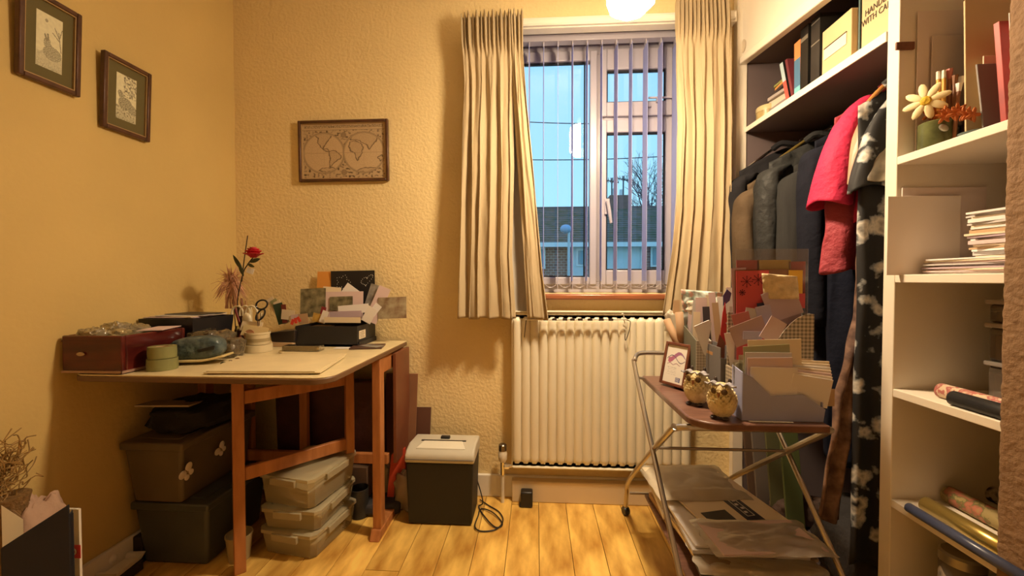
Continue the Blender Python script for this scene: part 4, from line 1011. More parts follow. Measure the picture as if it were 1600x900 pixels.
# dark marker, pale tube
stick('paint_tube', 'pale paint tube standing upright behind the orange flowers', 'tube', aX(1503, 120, 1.02), aX(1497, 196, 1.02), .008, mat('tube_dark', (.06, .035, .03), .5), 1, M_pap[0], 'cap')
p0_ = aX(1516, 105, 1.04)
MBX = MB().lathe([(.013, 0), (.014, .13), (.013, .132)], (p0_.x, p0_.y, zA_), 14)
tag(MBX.build('dark_canister', mat('dark_maroon', (.05, .02, .022), .5)), 'slim dark maroon canister behind the paint tube', 'canister')
# envelopes / folders on the right of the top shelf
M_fold = [mat('folder_beige', (.60, .44, .24), .7), mat('folder_black', (.015, .015, .02), .5), mat('folder_red', (.42, .04, .03), .45, .4, 10), mat('folder_grey', (.22, .20, .19), .6)]
def upright(label, name, Y, x0_, x1_, h, th, m, ly=0, cat='folder', pk=0, z_=None):
    z_ = zA_ if z_ is None else z_
    return tag(MB().hexa([(x0_, Y, z_), (x1_, Y, z_), (x1_, Y+th, z_), (x0_, Y+th, z_), (x0_, Y+ly, z_+h), (x1_, Y+ly, z_+h-pk), (x1_, Y+th+ly, z_+h-pk), (x0_, Y+th+ly, z_+h)]).build(name, m, bevel=.001), label, cat)
upright('beige envelope standing tall behind the brushes on the top shelf', 'envelope', 1.012, .990, 1.2, .33, .004, M_fold[0], .01, 'envelope', -.02)
upright('black folder rising above the envelopes on the top shelf', 'folder', 1.035, 1.03, 1.24, .375, .008, M_fold[1], .01)
upright('grey card folder between the beige envelope and the red folder', 'folder', .975, .992, 1.2, .17, .004, M_fold[3], .02)
upright('red folder with darker edge leaning at the right end of the top shelf', 'folder', .925, .985, 1.2, .235, .012, M_fold[2], .02)
upright('white paper sheet standing at the far right of the top shelf', 'sheet', .905, .975, 1.2, .235, .002, M_pap[0], .012, 'sheet')
upright('beige paper wedge in front of the grey folder on the top shelf', 'paper', .995, 1.01, 1.1, .19, .0025, M_pap[1], .004, 'paper')
p = aX(1525, 215, .985)
tag(MB().lathe([(.015, 0), (.028, .012), (.03, .014), (.026, .013), (.014, .003), (.001, .003)], (p.x, p.y, zA_), 20).build('small_dish', mat('blue_glaze', (.10, .16, .17), .2)), 'small blue-grey dish at the front of the top shelf', 'dish')

# ---- second shelf: piles of envelopes
zB_ = SH[1]+.001
gl_ = 'flat envelopes and cards in the lower pile on the second shelf'; gu_ = 'envelopes and cards in the upper pile on the second shelf'
z_ = zB_
for k in range(9):
    th = .0035; m = M_pap[(0, 6, 1, 2, 0, 5, 6, 1, 0)[k]]
    tag(MB().box((1.075+random.uniform(-.008, .012), .985+random.uniform(-.012, .012), z_+th/2), (.20, .20, th), mrot(0, 0, random.uniform(-8, 8))).build('envelope', m), ORD[k if k < 8 else 16]+' envelope '+('' if k in (0, 8) else 'up ')+'in the wide low pile on the second shelf', 'envelope', gl_)
    z_ += th+.0006
z_ += .0005
for k in range(17):
    th = .0045+.004*(k % 4 == 1); m = M_pap[(1, 5, 0, 4, 1, 6, 0, 2, 1, 4, 0, 1, 5, 0, 1, 5, 0)[k]]
    tag(MB().box((1.105+random.uniform(-.01, .012), .955+random.uniform(-.01, .01), z_+th/2), (.17, .15, th), mrot(0, 0, random.uniform(-10, 10))).build('envelope', m), ORD[k]+' card '+('' if k in (0, 16) else 'up ')+'in the tall narrow pile on the second shelf', 'envelope', gu_)
    z_ += th+.0008
# ---- third shelf: rolls and clear boxes
zC_ = SH[2]
def roll(name, label, px0, py0, z0, r, L, m, endm=None, x_shift=0, cat='roll'):
    e = aZ(px0, py0, z0+r); t = thing(name, label, cat, (e.x+x_shift, e.y-L/2, z0))
    MB().lathe([(r, 0), (r, L)], (e.x+x_shift, e.y, z0+r), 20, mrot(90, 0, 0), cap=False).build('sheet', m, t, solid=.001)
    MB().lathe([(.001, 0), (r*.55, 0), (r*.55, .004), (r*.93, .004), (r*.93, .0005)], (e.x+x_shift, e.y-.001, z0+r), 20, mrot(90, 0, 0)).build('core', endm or M_pap[4], t)
    return t
M_flo1 = floral('wrap_floral', (.66, .50, .34), (.42, .12, .10), 60, .42)
M_flo2 = floral('wrap_green_floral', (.40, .30, .12), (.50, .16, .10), 40, .42, (.15, .16, .05))
M_flo3 = floral('wrap_black_white', (.02, .018, .015), (.50, .44, .36), 34, .45)
roll('wrapping_roll', 'cream and red patterned wrapping paper roll on the third shelf', 1471, 610, zC_, .017, .26, M_flo1)
roll('wrapping_roll', 'black wrapping paper roll in front of the patterned one on the third shelf', 1490, 622, zC_, .016, .24, mat('matt_black', (.012, .012, .013), .5), M_pap[1])
M_clr = glassy('clear_box', (.85, .8, .75), .08, 1.0, haze=.15, hazecol=(.5, .4, .3))
zz_ = zC_
for k in range(3):
    t = thing('clear_craft_box', ('bottom clear box with dark red contents at the back of the third shelf', 'middle clear box with brown contents at the back of the third shelf', 'top clear box with grey contents at the back of the third shelf')[k], 'container', (1.14, .95, zz_))
    hgt = (.095, .09, .055)[k]
    MB().bb(1.065, 1.25, .87, 1.03, zz_, zz_+hgt-.012).build('tub', M_clr, t, bevel=.006)
    MB().bb(1.06, 1.255, .865, 1.035, zz_+hgt-.012, zz_+hgt-.001).build('lid', mat('lid_grey', (.32, .28, .25), .25), t, bevel=.003)
    MB().bb(1.072, 1.24, .88, 1.02, zz_+.003, zz_+hgt-.03).build('contents', (mat('dark_red_stuff', (.14, .025, .02), .6, .5, 40), mat('brown_stuff', (.13, .06, .035), .7, .5, 40), mat('grey_stuff', (.10, .09, .08), .7, .5, 40))[k], t)
    zz_ += hgt
# ---- fourth shelf: tubes
zD_ = SH[3]
M_gold = mat('gold_foil', (.50, .36, .10), .28, metal=.75)
roll('wrapping_roll', 'shiny gold wrapping paper roll on the fourth shelf', 1447, 788, zD_, .018, .24, M_gold, M_gold)
roll('wrapping_roll', 'green and pink floral wrapping paper roll behind the gold one', 1476, 772, zD_, .021, .24, M_flo2, None, .01)
roll('wrapping_roll', 'black and white patterned wrapping paper roll at the back of the fourth shelf', 1503, 757, zD_, .020, .22, M_flo3, None, .03)
roll('wrapping_roll', 'thin dark blue wrapping paper roll at the front edge of the fourth shelf', 1424, 793, zD_, .011, .26, mat('navy_foil', (.05, .06, .11), .3), None, -.006)
for k in range(3):
    a_ = aZ(1404+7*k, 789+3*k, zD_+.004)
    stick('pencil_stub', ('white pencil at the far left of the fourth shelf', 'grey pencil second from the left on the fourth shelf', 'dark pencil next to the thin blue roll on the fourth shelf')[k], 'pencil', a_+Vector((.004, .0, 0)), a_+Vector((.0, -.09, 0)), .003, (M_pap[0], M_pap[5], M_blk)[k], .3)
# ---- fifth shelf
p = aX(1455, 700, 1.0)
tn = thing('patterned_tin', 'tall silvery patterned tin below the fourth shelf', 'tin', (1.0, 1.01, SH[4]))
MB().lathe([(.038, 0), (.04, .003), (.04, .20), (.038, .205)], (1.0, 1.01, SH[4]), 28).build('body', floral('tin_pattern', (.12, .10, .08), (.46, .40, .32), 30, .45), tn)
MB().lathe([(.041, .205), (.041, .225), (.036, .23), (.001, .231)], (1.0, 1.01, SH[4]), 28).build('lid', mat('tin_lid', (.3, .27, .22), .3, metal=.6), tn)
tn = thing('patterned_tin', 'second dark tin further right below the fourth shelf', 'tin', (1.09, .95, SH[4]))
MB().lathe([(.03, 0), (.032, .003), (.032, .17)], (1.09, .95, SH[4]), 24).build('body', mat('brown_tin', (.10, .06, .035), .4), tn)

# ---- wardrobe shelf: books, tin, cartons
def onshelf(px, x): q = aX(px, 120, x); return q.y
ct = Vector((1.03, onshelf(1184, 1.0)+.0, shz(1.87)))
ct.y = 1.845
tn = thing('biscuit_tin', 'small round yellowish tin at the window end of the wardrobe shelf', 'tin', ct)
ct = Vector((1.0, 1.845, shz(1.87)+.001))
MB().lathe([(.045, 0), (.047, .002), (.047, .052)], ct, 26).build('body', mat('tin_yellow', (.46, .34, .14), .35, .25, 30), tn)
MB().lathe([(.0485, .048), (.0485, .066), (.046, .070), (.001, .070)], ct, 26).build('lid', mat('tin_lid_cream', (.52, .42, .22), .35), tn)
zz_ = shz(1.78)+.001
cols = [('thin_grey', (.42, .36, .34)), ('thin_dark', (.10, .07, .06)), ('thin_pale', (.55, .48, .40)), ('mauve_book', (.30, .24, .24)), ('thin_white', (.62, .54, .44)), ('thin_grey', (0, 0, 0)), ('dark_book', (.06, .04, .04)), ('orange_book', (.70, .34, .10)), ('olive_book', (.30, .30, .10))]
lab_ = ['grey magazine at the bottom of the flat pile on the wardrobe shelf', 'dark thin book second from the bottom of the flat pile', 'pale book third up in the flat pile on the wardrobe shelf', 'mauve-grey book in the lower middle of the flat pile', 'thick white folded book in the middle of the flat pile', 'grey book above the thick white one in the flat pile', 'dark book just under the orange one in the flat pile', 'orange book near the top of the flat pile', 'olive book topmost of the flat pile on the wardrobe shelf']
hs_ = (.008, .008, .014, .012, .034, .014, .012, .034, .010)
for k, (cn, cc) in enumerate(cols):
    w_, d_ = (.15, .15) if k < 7 else (.12, .13)
    c_ = Vector((1.06+random.uniform(-.008, .008), 1.745+random.uniform(-.006, .006)+(.012 if k > 6 else 0), zz_+hs_[k]/2)); rr = mrot(0, 0, random.uniform(-9, 9))
    t = thing('book', lab_[k], 'book', (c_.x, c_.y, zz_), 'books lying in a flat pile on the wardrobe shelf')
    MB().box(c_+rr @ Vector((.003, 0, 0)), (w_-.008, d_-.006, hs_[k]-.003), rr).build('pages', M_pap[1], t)
    b = MB(); 
    for s_ in (-1, 1): b.box(c_+Vector((0, 0, s_*(hs_[k]/2-.001))), (w_, d_, .002), rr)
    b.box(c_+rr @ Vector((-w_/2+.001, 0, 0)), (.002, d_, hs_[k]), rr)
    b.build('cover', mat('cover_'+cn, cc, .5, .1, 10), t, bevel=.0006)
    zz_ += hs_[k]+.0008
def vbook(label, px, wY, h, depth, colr, lean_=0, x0_=.965, bands=(), hm=None):
    y = onshelf(px, x0_); z0 = shz(y)+.001
    t = thing('book', label, 'book', (x0_+depth/2, y, z0), 'books standing on the wardrobe shelf')
    def P_(a, c, e): return Vector((x0_+a, y+c+lean_*e, z0+e*h))
    def hx(a0, a1, c0, c1, e0, e1): return [P_(a0, c0, e0), P_(a1, c0, e0), P_(a1, c1, e0), P_(a0, c1, e0), P_(a0, c0, e1), P_(a1, c0, e1), P_(a1, c1, e1), P_(a0, c1, e1)]
    MB().hexa(hx(.003, depth-.003, .002, wY-.002, .01, .985)).build('pages', M_pap[1], t)
    b = MB().hexa(hx(0, .0025, 0, wY, 0, 1)).hexa(hx(.0025, depth, 0, .002, 0, 1)).hexa(hx(.0025, depth, wY-.002, wY, 0, 1))
    b.build('cover', colr, t)
    for (e0, e1, m) in bands: MB().hexa(hx(-.0008, 0, .001, wY-.001, e0, e1)).build('spine_band', m, t)
    return t
M_bo, M_bb, M_bc = mat('book_orange', (.75, .24, .08), .5), mat('book_blue', (.07, .17, .30), .5), mat('book_cyan', (.18, .48, .56), .5)
M_bk = mat('book_black', (.018, .017, .016), .35, .4, 12); M_rd = mat('book_red', (.62, .10, .08), .5); M_sky = mat('book_pale_blue', (.42, .54, .60), .5)
vbook('leaning book with pale blue and red spine', 1236, .022, .19, .15, M_bk, .055, bands=((.02, .55, M_rd), (.55, .98, M_sky)))
vbook('dark red book leaning beside the pale blue and red one', 1242, .014, .185, .15, mat('book_maroon', (.16, .03, .04), .5), .05)
vbook('book with orange, dark blue and cyan spine', 1251, .036, .215, .16, M_bo, .004, bands=((.0, .22, M_bc), (.22, .70, M_bb), (.70, .98, M_bo)))
t = vbook('thick black book right of the orange and blue one', 1262, .042, .245, .17, M_bk, 0, bands=((.80, .86, mat('spine_silver', (.35, .33, .28), .3, metal=.6)), (.05, .06, mat('spine_silver', (0, 0, 0)))))
vbook('second thick black book with pale title panel beside the carton', 1280, .045, .245, .17, mat('book_charcoal', (.035, .032, .03), .4, .4, 12), 0, bands=((.62, .64, mat('spine_silver', (0, 0, 0))), (.92, .935, mat('spine_silver', (0, 0, 0)))))
# archive cartons
M_cart = mat('carton_kraft', (.60, .45, .25), .7, .08, 8); M_slot = mat('dark_slot', (.04, .025, .015), .8)
y1c = onshelf(1284, .965); y0c = onshelf(1329, .965)
z0c = shz(y0c)+.001
bx = thing('archive_carton', 'pale cardboard carton with a label window on the wardrobe shelf', 'box', (1.1, (y0c+y1c)/2, z0c))
MB().bb(.965, 1.25, y0c, y1c, z0c, 1.865).build('carton', M_cart, bx, bevel=.002)
a_, c_ = aX(1288, 90, .964), aX(1323, 60, .964)
MB().bb(.9625, .9655, c_.y, a_.y, 1.765, 1.80).build('label_card', M_pap[1], bx)
MB().bb(.9615, .9655, c_.y, a_.y, 1.80, 1.8035).build('slot', M_slot, bx)
y0g = onshelf(1343, .984)
tag(MB().bb(.984, 1.2, y0g+.002, y0c-.002, shz(y0g)+.001, 1.90).build('box_file', mat('file_green', (.09, .14, .14), .5)), 'narrow dark green box file between the two cartons', 'file')
x2 = .985
bx = thing('handle_with_care_carton', 'pale cardboard carton printed with a handling warning at the divider end of the wardrobe shelf', 'box', (1.1, 1.24, shz(1.16)+.001))
y1h = y0g-.003
MB().bb(x2, 1.28, YD1+.004, y1h, shz(y1h)+.001, 1.95).build('carton', M_cart, bx, bevel=.002)
def lettering(txt, size, loc, rot, m, parent, name='lettering', sx=1.0, ext=.0004):
    cu = bpy.data.curves.new(name, 'FONT'); cu.body = txt; cu.size = size; cu.extrude = ext; cu.resolution_u = 2
    tmp = bpy.data.objects.new('tmp', cu); C.objects.link(tmp)
    bpy.context.view_layer.update()
    me = bpy.data.meshes.new_from_object(tmp.evaluated_get(bpy.context.evaluated_depsgraph_get()))
    bpy.data.objects.remove(tmp)
    me.name = name; me.materials.clear(); me.materials.append(m)
    Mx = Euler(rot).to_matrix().to_4x4() @ Matrix.Diagonal((sx, 1, 1, 1)); me.transform(Mx)
    o = bpy.data.objects.new(name, me); C.objects.link(o); loc = Vector(loc)
    o.location = loc-(WORLD[parent.name] if parent else Vector((0, 0, 0))); o.parent = parent; WORLD[o.name] = loc
    return o
M_ink = mat('print_ink', (.05, .035, .02), .7)
tz0 = aX(1352, 27, x2); tz1 = aX(1347, 44, x2)
lettering('HANDLE', .027, (x2-.0012, tz0.y, tz0.z), (PI/2, 0, -PI/2), M_ink, bx, sx=.80)
lettering('WITH CARE', .027, (x2-.0012, tz1.y, tz1.z), (PI/2, 0, -PI/2), M_ink, bx, sx=.78)

# ================================================================ CLOTHES
def garment(name, label, cat, xc, a, Y, b, ztop, drop, zbot, m, nf=5, seed=0, flare=.0, hem=.01, sleeve=None, group=None, hm=None, sleeves=True, slen=.55, sr=.05, foldamp=.45):
    t = thing(name, label, cat, (xc, Y, zbot), group)
    def fn(u, v):
        th = 2*PI*u; cx, sy = math.cos(th), math.sin(th)
        sx = math.copysign(abs(cx)**.75, cx); yy = math.copysign(abs(sy)**.8, sy)
        zs = ztop-drop*abs(sx)**1.2
        w_ = 1-.06*sm(0, .2, v)+flare*v
        th_ = (.22+.78*sm(0, .14, v))
        f = foldamp*b*math.sin(nf*sx*2.2+seed+1.2*nz(sx*2, v*2, seed))*sm(.04, .4, v)
        f2 = .35*b*nz(sx*5, v*6, seed+2)
        k = 1+.25*math.sin(th*nf+seed)*sm(.2, 1, v)
        return Vector((xc+a*w_*sx*(1+.03*nz(v*5, sy*2, seed)), Y+b*th_*yy*k+f+f2, zs+(zbot-zs)*v+hem*math.sin(th*3+seed)*v**6))
    MB().grid(fn, 72, 44, closed=True).build('body', m, t, solid=.003, ang=180)
    MB().tube(smooth_path([(xc-.07, Y-.018, ztop-.012), (xc-.05, Y-.045, ztop+.004), (xc, Y-.052, ztop-.004), (xc+.05, Y-.045, ztop+.004), (xc+.07, Y-.01, ztop-.01)], 5), .012, 8).build('collar', m, t)
    # hanger
    b_ = MB().tube(smooth_path([(xc-a*.8, Y, ztop-drop*.75-.006), (xc-.05, Y, ztop+.0), (xc, Y, ztop+.012), (xc+.05, Y, ztop), (xc+a*.8, Y, ztop-drop*.75-.006)], 5), .006, 8)
    b_.build('hanger', hm or M_chr, t)
    MB().tube(smooth_path([(xc, Y, ztop+.01), (xc, Y, 1.60), (xc+.016, Y, 1.615), (1.17+.014, Y, 1.645), (1.17-.004, Y, 1.6455), (1.17-.015, Y, 1.634)], 5), .0018, 6).build('hook', M_chr, t)
    if sleeves:
        for s_ in (-1, 1):
            ex = xc+s_*a
            path = smooth_path([(ex-s_*.05, Y, ztop-drop*.8-.035), (ex+s_*.005, Y-.005, ztop-drop-.06), (ex+s_*.02, Y-.012, ztop-drop-.2), (ex+s_*.012, Y-.018, ztop-drop-slen)], 8)
            n = len(path)
            def sf(u, v, path=path, s_=s_):
                i = min(n-1, int(v*(n-1))); f_ = v*(n-1)-i; c_ = path[i].lerp(path[min(n-1, i+1)], f_)
                th = 2*PI*u; r = sr*(.75+.35*sm(0, .3, v)-.12*v)*(1+.16*nz(math.cos(th)*2+seed, math.sin(th)*2, v*7))
                return c_+Vector((math.cos(th)*r*.75, math.sin(th)*r*1.0, 0))
            MB().grid(sf, 26, 30, closed=True).build('sleeve', m, t, solid=.003, ang=180)
    return t
def cloth(name, col, rough=.9, bump=.5, bscale=30, var=.25, col2=None): return mat(name, col, rough, var, 6, bump=bump, bscale=bscale, col2=col2, sheen=.3)
M_c1 = cloth('coat_black', (.020, .019, .022)); M_c2 = cloth('coat_brown', (.11, .075, .045)); M_c3 = cloth('coat_padded', (.035, .036, .036), .55, 1.2, 22)
M_c4 = mat('knit_grey', (.050, .050, .050), .9, .3, 60, bump=.8, bscale=60, stretch=(60, 60, 1)); M_c5 = cloth('coat_navy', (.012, .013, .022)); M_c6 = cloth('dress_navy', (.010, .012, .025))
M_pk = mat('pink_crepe', (.62, .035, .10), .65, .15, 9, bump=.5, bscale=60, sheen=.3); M_pk2 = mat('dusky_pink_crepe', (.36, .04, .06), .7, .25, 9, bump=.5, bscale=70)
M_bg = mat('beige_satin', (.46, .30, .19), .45, .3, 7, bump=.4, bscale=18)
M_fl = floral('black_white_floral', (.010, .010, .012), (.62, .58, .52), 17, .48, (.20, .21, .22))
M_sat = mat('champagne_satin', (.50, .42, .30), .28, 0, 9, col2=(.06, .055, .05), bump=.5, bscale=14)
M_tan = mat('embroidered_tan', (.26, .15, .10), .7, 0, 26, col2=(.08, .04, .03), bump=.5, bscale=30)
garment('black_jacket', 'black jacket hanging furthest back by the curtain', 'jacket', 1.08, .20, 1.845, .034, 1.60, .10, .85, M_c1, seed=1)
garment('brown_jacket', 'brown jacket with a tan shoulder showing between the black ones', 'jacket', 1.085, .205, 1.775, .030, 1.535, .11, .85, M_c2, seed=2)
garment('padded_coat', 'dark padded coat with a pale hanger end showing at its collar', 'coat', 1.12, .195, 1.695, .040, 1.585, .09, .80, M_c3, seed=3, hm=M_gold, slen=.6)
garment('grey_cardigan', 'charcoal ribbed knit cardigan between the padded coat and the navy coat', 'cardigan', 1.165, .20, 1.605, .038, 1.555, .10, .85, M_c4, seed=4)
garment('navy_coat', 'long near-black coat hanging just behind the pink blouse', 'coat', 1.17, .185, 1.52, .036, 1.60, .08, .55, M_c5, seed=5, slen=.65)
garment('navy_dress', 'long navy dress hanging below the hem of the pink blouse', 'dress', 1.12, .14, 1.435, .030, 1.50, .08, .42, M_c6, seed=6, sleeves=False)
# pink blouse
gp = garment('pink_blouse', 'bright pink crepe blouse with wide short sleeve', 'blouse', 1.13, .19, 1.36, .030, 1.63, .09, 1.06, M_pk2, seed=7, flare=.24, sleeves=False, hem=.015)
def bell(parent, pts, r0, r1, m, seed, squash=(1, .8), nfold=3, amp=.08, name='sleeve'):
    path = smooth_path(pts, 8); n = len(path)
    def sf(u, v):
        i = min(n-1, int(v*(n-1))); f_ = v*(n-1)-i; c_ = path[i].lerp(path[min(n-1, i+1)], f_)
        th = 2*PI*u; r = (r0+(r1-r0)*sm(0, 1, v))*(1+amp*math.sin(th*nfold+seed)*v+.10*nz(math.cos(th)*2+seed, math.sin(th)*2, v*5))
        return c_+Vector((math.cos(th)*r*squash[0], math.sin(th)*r*squash[1], .010*math.sin(th*2+seed)*v))
    MB().grid(sf, 40, 34, closed=True).build(name, m, parent, solid=.003, ang=180)
bell(gp, [(1.04, 1.36, 1.60), (.99, 1.357, 1.545), (.945, 1.353, 1.42), (.922, 1.350, 1.265)], .030, .072, M_pk, 1, (.75, .8))
bell(gp, [(1.22, 1.36, 1.58), (1.30, 1.36, 1.52), (1.32, 1.36, 1.38), (1.33, 1.36, 1.26)], .03, .06, M_pk, 4)
bell(gp, [(1.03, 1.345, 1.36), (1.02, 1.332, 1.27), (1.015, 1.328, 1.20)], .04, .062, M_pk, 6, (.8, .5), name='drape')
tb = garment('beige_top', 'beige satin top with short sleeve between the pink blouse and the floral dress', 'top', 1.13, .155, 1.305, .022, 1.60, .09, 1.30, M_bg, seed=8, sleeves=False)
bell(tb, [(1.05, 1.305, 1.57), (1.0, 1.303, 1.51), (.975, 1.30, 1.42), (.962, 1.30, 1.31)], .024, .042, M_bg, 2, (.8, .7))
fd = garment('floral_dress', 'long black dress with grey and white flowers at the divider end of the rail', 'dress', 1.05, .125, 1.245, .022, 1.59, .06, .20, M_fl, seed=9, sleeves=False, flare=.12, hm=mat('hanger_wood', (.50, .22, .06), .35), foldamp=.25)
bell(fd, [(1.06, 1.24, 1.585), (1.0, 1.236, 1.51), (.965, 1.232, 1.41), (.945, 1.23, 1.285)], .028, .060, M_fl, 5, (.9, .5), nfold=4)
bell(fd, [(1.0, 1.225, 1.44), (.98, 1.215, 1.37), (.975, 1.212, 1.31)], .03, .052, M_sat, 3, (.95, .5), nfold=5, amp=.12, name='satin_panel')
# tan embroidered strip swinging out below
def strip(u, v):
    py = 320+(815-320)*v
    xl = interp([(0, 1352), (.35, 1338), (.6, 1306), (1, 1272)], v); xr = interp([(0, 1366), (.35, 1352), (.6, 1334), (1, 1314)], v)
    Y = 1.265+.0*v; q = aY(xl+(xr-xl)*u, py, Y); q.y += .012*math.sin(u*9+v*5)+.01*nz(u*3, v*9); return q
ts = MB().grid(strip, 16, 60).build('embroidered_scarf', M_tan, solid=.006, ang=180)
tag(ts, 'tan embroidered scarf hanging at a slant left of the floral dress', 'scarf')
# bottom of the wardrobe
def wboard(label, name, px0, px1, q0, q1, Y, m, cat='folder', th=.012, ln=.03):
    a_, c_ = aY(px0, q1, Y), aY(px1, q0, Y)
    zb = .041
    return tag(MB().hexa([(a_.x, Y, zb), (c_.x, Y, zb), (c_.x, Y+th, zb), (a_.x, Y+th, zb), (a_.x-.02, Y+ln, c_.z), (c_.x-.02, Y+ln, c_.z), (c_.x-.02, Y+th+ln, c_.z), (a_.x-.02, Y+th+ln, c_.z)]).build(name, m, bevel=.002), label, cat)
wboard('brown folder standing at the back of the wardrobe floor', 'folder', 1172, 1205, 672, 800, 1.84, mat('folder_brown', (.10, .055, .03), .8))
wboard('grey folder standing behind the trolley leg on the wardrobe floor', 'folder', 1185, 1212, 668, 800, 1.79, mat('folder_grey2', (.14, .11, .09), .8))
wboard('olive green folder standing on the wardrobe floor', 'folder', 1208, 1245, 668, 780, 1.71, mat('folder_olive', (.10, .095, .035), .8))
wboard('mossy green folder right of the olive one on the wardrobe floor', 'folder', 1232, 1262, 672, 785, 1.65, mat('folder_moss', (.09, .11, .03), .8))
crumple('black_bag', (1.12, 1.36, .041), (.34, .3, .24), M_dk, 'large black bag slumped on the wardrobe floor', 'bag', seed=21, flat=.6)
crumple('brown_bag', (1.08, 1.72, .041), (.22, .10, .10), mat('brown_cloth', (.09, .05, .035), .9, .3, 9, bump=.4), 'brown cloth bag in front of the folders on the wardrobe floor', 'bag', seed=27, flat=.6)

# ================================================================ TROLLEY (folding tubular table)
M_tube = mat('brushed_tube', (.50, .45, .38), .28, metal=.9)
M_board = mat('trolley_wood', (.20, .10, .07), .35, 0, 8, col2=(.12, .055, .04), stretch=(1.5, 12, 1))
TB = .66
bx0, bx1, by0, by1 = .408, .745, 1.075, 1.60
tr = thing('folding_trolley', 'folding trolley with brown wood-grain top on crossed metal tube legs and castors', 'trolley', (.57, 1.35, 0))
pts = rrect(bx0, bx1, by0, by1, .07, (0, 0, 0, 1))
MB().prism(pts, lambda a, c, h: Vector((a, c, TB-.02+h)), .02).build('tabletop', M_board, tr, bevel=.004)
MB().bb(bx0+.06, bx1-.03, by0+.10, by0+.125, TB-.034, TB-.0205).build('batten', M_tube, tr)
# leg frames: A runs from the back floor to under the front of the top, B the other way with a handle at the back
def legA(x, s): return [(x, 1.80, .035), (x, 1.785, .10), (x, 1.72, .20), (x-.012*s, 1.20, .585), (x-.004*s, 1.155, .618), (x+.03*s, 1.135, .628)]
b = MB(); lp = smooth_path(legA(.392, 1), 5); rp = smooth_path(legA(.782, -1), 5)
b.tube(lp+rp[::-1], .0095, 10); b.build('leg_frame', M_tube, tr)
B0 = [(.385, .905, .03), (.372, 1.02, .222), (.368, 1.50, .685)]
def legB(x, s): return [(x, .90, .03), (x-.006*s, .99, .165), (x-.012*s, 1.535, .665), (x-.008*s, 1.585, .722), (x+.012*s, 1.612, .742), (x+.05*s, 1.618, .745)]
b = MB(); lp = smooth_path(legB(.385, 1), 5); rp = smooth_path(legB(.785, -1), 5)
b.tube(lp+rp[::-1], .0080, 10); b.build('leg_frame', M_tube, tr)
for (x_, y_) in ((.392, 1.80), (.782, 1.80), (.385, .90), (.785, .90)):
    w_ = MB().lathe([(.001, -.012), (.016, -.012), (.019, -.006), (.019, .006), (.016, .012), (.001, .012)], (x_, y_, .0195), 18, mrot(0, 90, 20)).build('castor', mat('castor_black', (.02, .018, .016), .4), tr)
    MB().tube([(x_, y_, .019), (x_, y_, .042)], .006, 8).build('castor_stem', M_tube, w_)
ly = 1.33
MB().tube([(.372, ly, .49), (.79, ly, .49)], .005, 8).build('pivot_rod', M_tube, tr)
MB().tube([(.375, 1.57, .66), (.41, 1.57, .655)], .005, 8).build('pin', M_tube, tr)
# lower shelf
LS = .20
MB().bb(.42, .755, 1.06, 1.60, LS-.012, LS).build('lower_shelf', M_board, tr, bevel=.003)
MB().tube([(.372, 1.64, LS-.02), (.80, 1.64, LS-.02)], .005, 8).build('shelf_rod', M_tube, tr)
MB().tube([(.385, 1.03, LS-.02), (.79, 1.03, LS-.02)], .005, 8).build('shelf_rod', M_tube, tr)
# bottom floor things under the trolley
tag(MB().lathe([(.05, 0), (.055, .004), (.055, .03), (.048, .034), (.001, .034)], (.50, 1.22, 0), 22).build('dark_tin', mat('tin_dark', (.08, .05, .04), .4)), 'dark round tin on the floor beneath the trolley', 'tin')

# ---- magazines, papers and bags on the lower shelf
M_wbag = glassy('clear_bag', (.97, .97, .95), .35, .25, haze=.55, hazecol=(.78, .70, .56), bump=.1, bscale=10)
def flat(name, label, cat, c, w_, d_, th, rz_, m, tx=0, ty=0, group=None, z0=None):
    return tag(MB().box((c[0], c[1], c[2]+th/2), (w_, d_, th), mrot(tx, ty, rz_)).build(name, m, bevel=.0008), label, cat, group)
gm = 'magazines and papers piled on the trolley shelf'
zz_ = LS+.0008
spec = [('kraft envelope', M_pap[4], .012, 4, 'brown padded envelope at the bottom of the trolley shelf pile'),
        ('m', mat('mag_teal', (.06, .11, .13), .4, .4, 9), .010, -3, 'teal and dark magazine near the bottom of the trolley shelf pile'),
        ('m', mat('mag_cream', (.52, .44, .34), .4, .3, 9), .010, 6, 'cream magazine above the teal one on the trolley shelf'),
        ('m', mat('mag_dark', (.05, .045, .05), .4, .3, 9), .006, -5, 'thin black-edged folder in the lower half of the trolley shelf pile'),
        ('m', M_pap[1], .012, 2, 'thick cream paper pad in the middle of the trolley shelf pile'),
        ('m', mat('mag_brown', (.33, .24, .16), .4, .3, 9), .008, 8, 'brownish magazine above the cream pad on the trolley shelf'),
        ('m', M_pap[5], .010, -2, 'grey paper pad in the upper half of the trolley shelf pile'),
        ('m', M_pap[0], .008, 3, 'white magazine just below the clear bags on the trolley shelf')]
for k, (nm, m, th, ang, lb) in enumerate(spec):
    flat('magazine' if k else 'padded_envelope', lb, 'magazine' if k else 'envelope', (.60+random.uniform(-.012, .012)+(.02 if k < 3 else 0), 1.235+(.02*(k-3) if k > 3 else 0), zz_), .31, .29, th, ang, m, group=gm)
    zz_ += th+.0012
zz_0 = LS+.0008
for k in range(4):
    flat('paper_pad', ('kraft', 'white', 'grey', 'cream')[k]+' paper pad in the pile at the wall end of the trolley shelf', 'paper', (.575, 1.485, zz_0), .28, .20, .018, (3, -4, 2, 5)[k], (M_pap[4], M_pap[0], M_pap[5], M_pap[1])[k], group='paper pads at the wall end of the trolley shelf')
    zz_0 += .0195
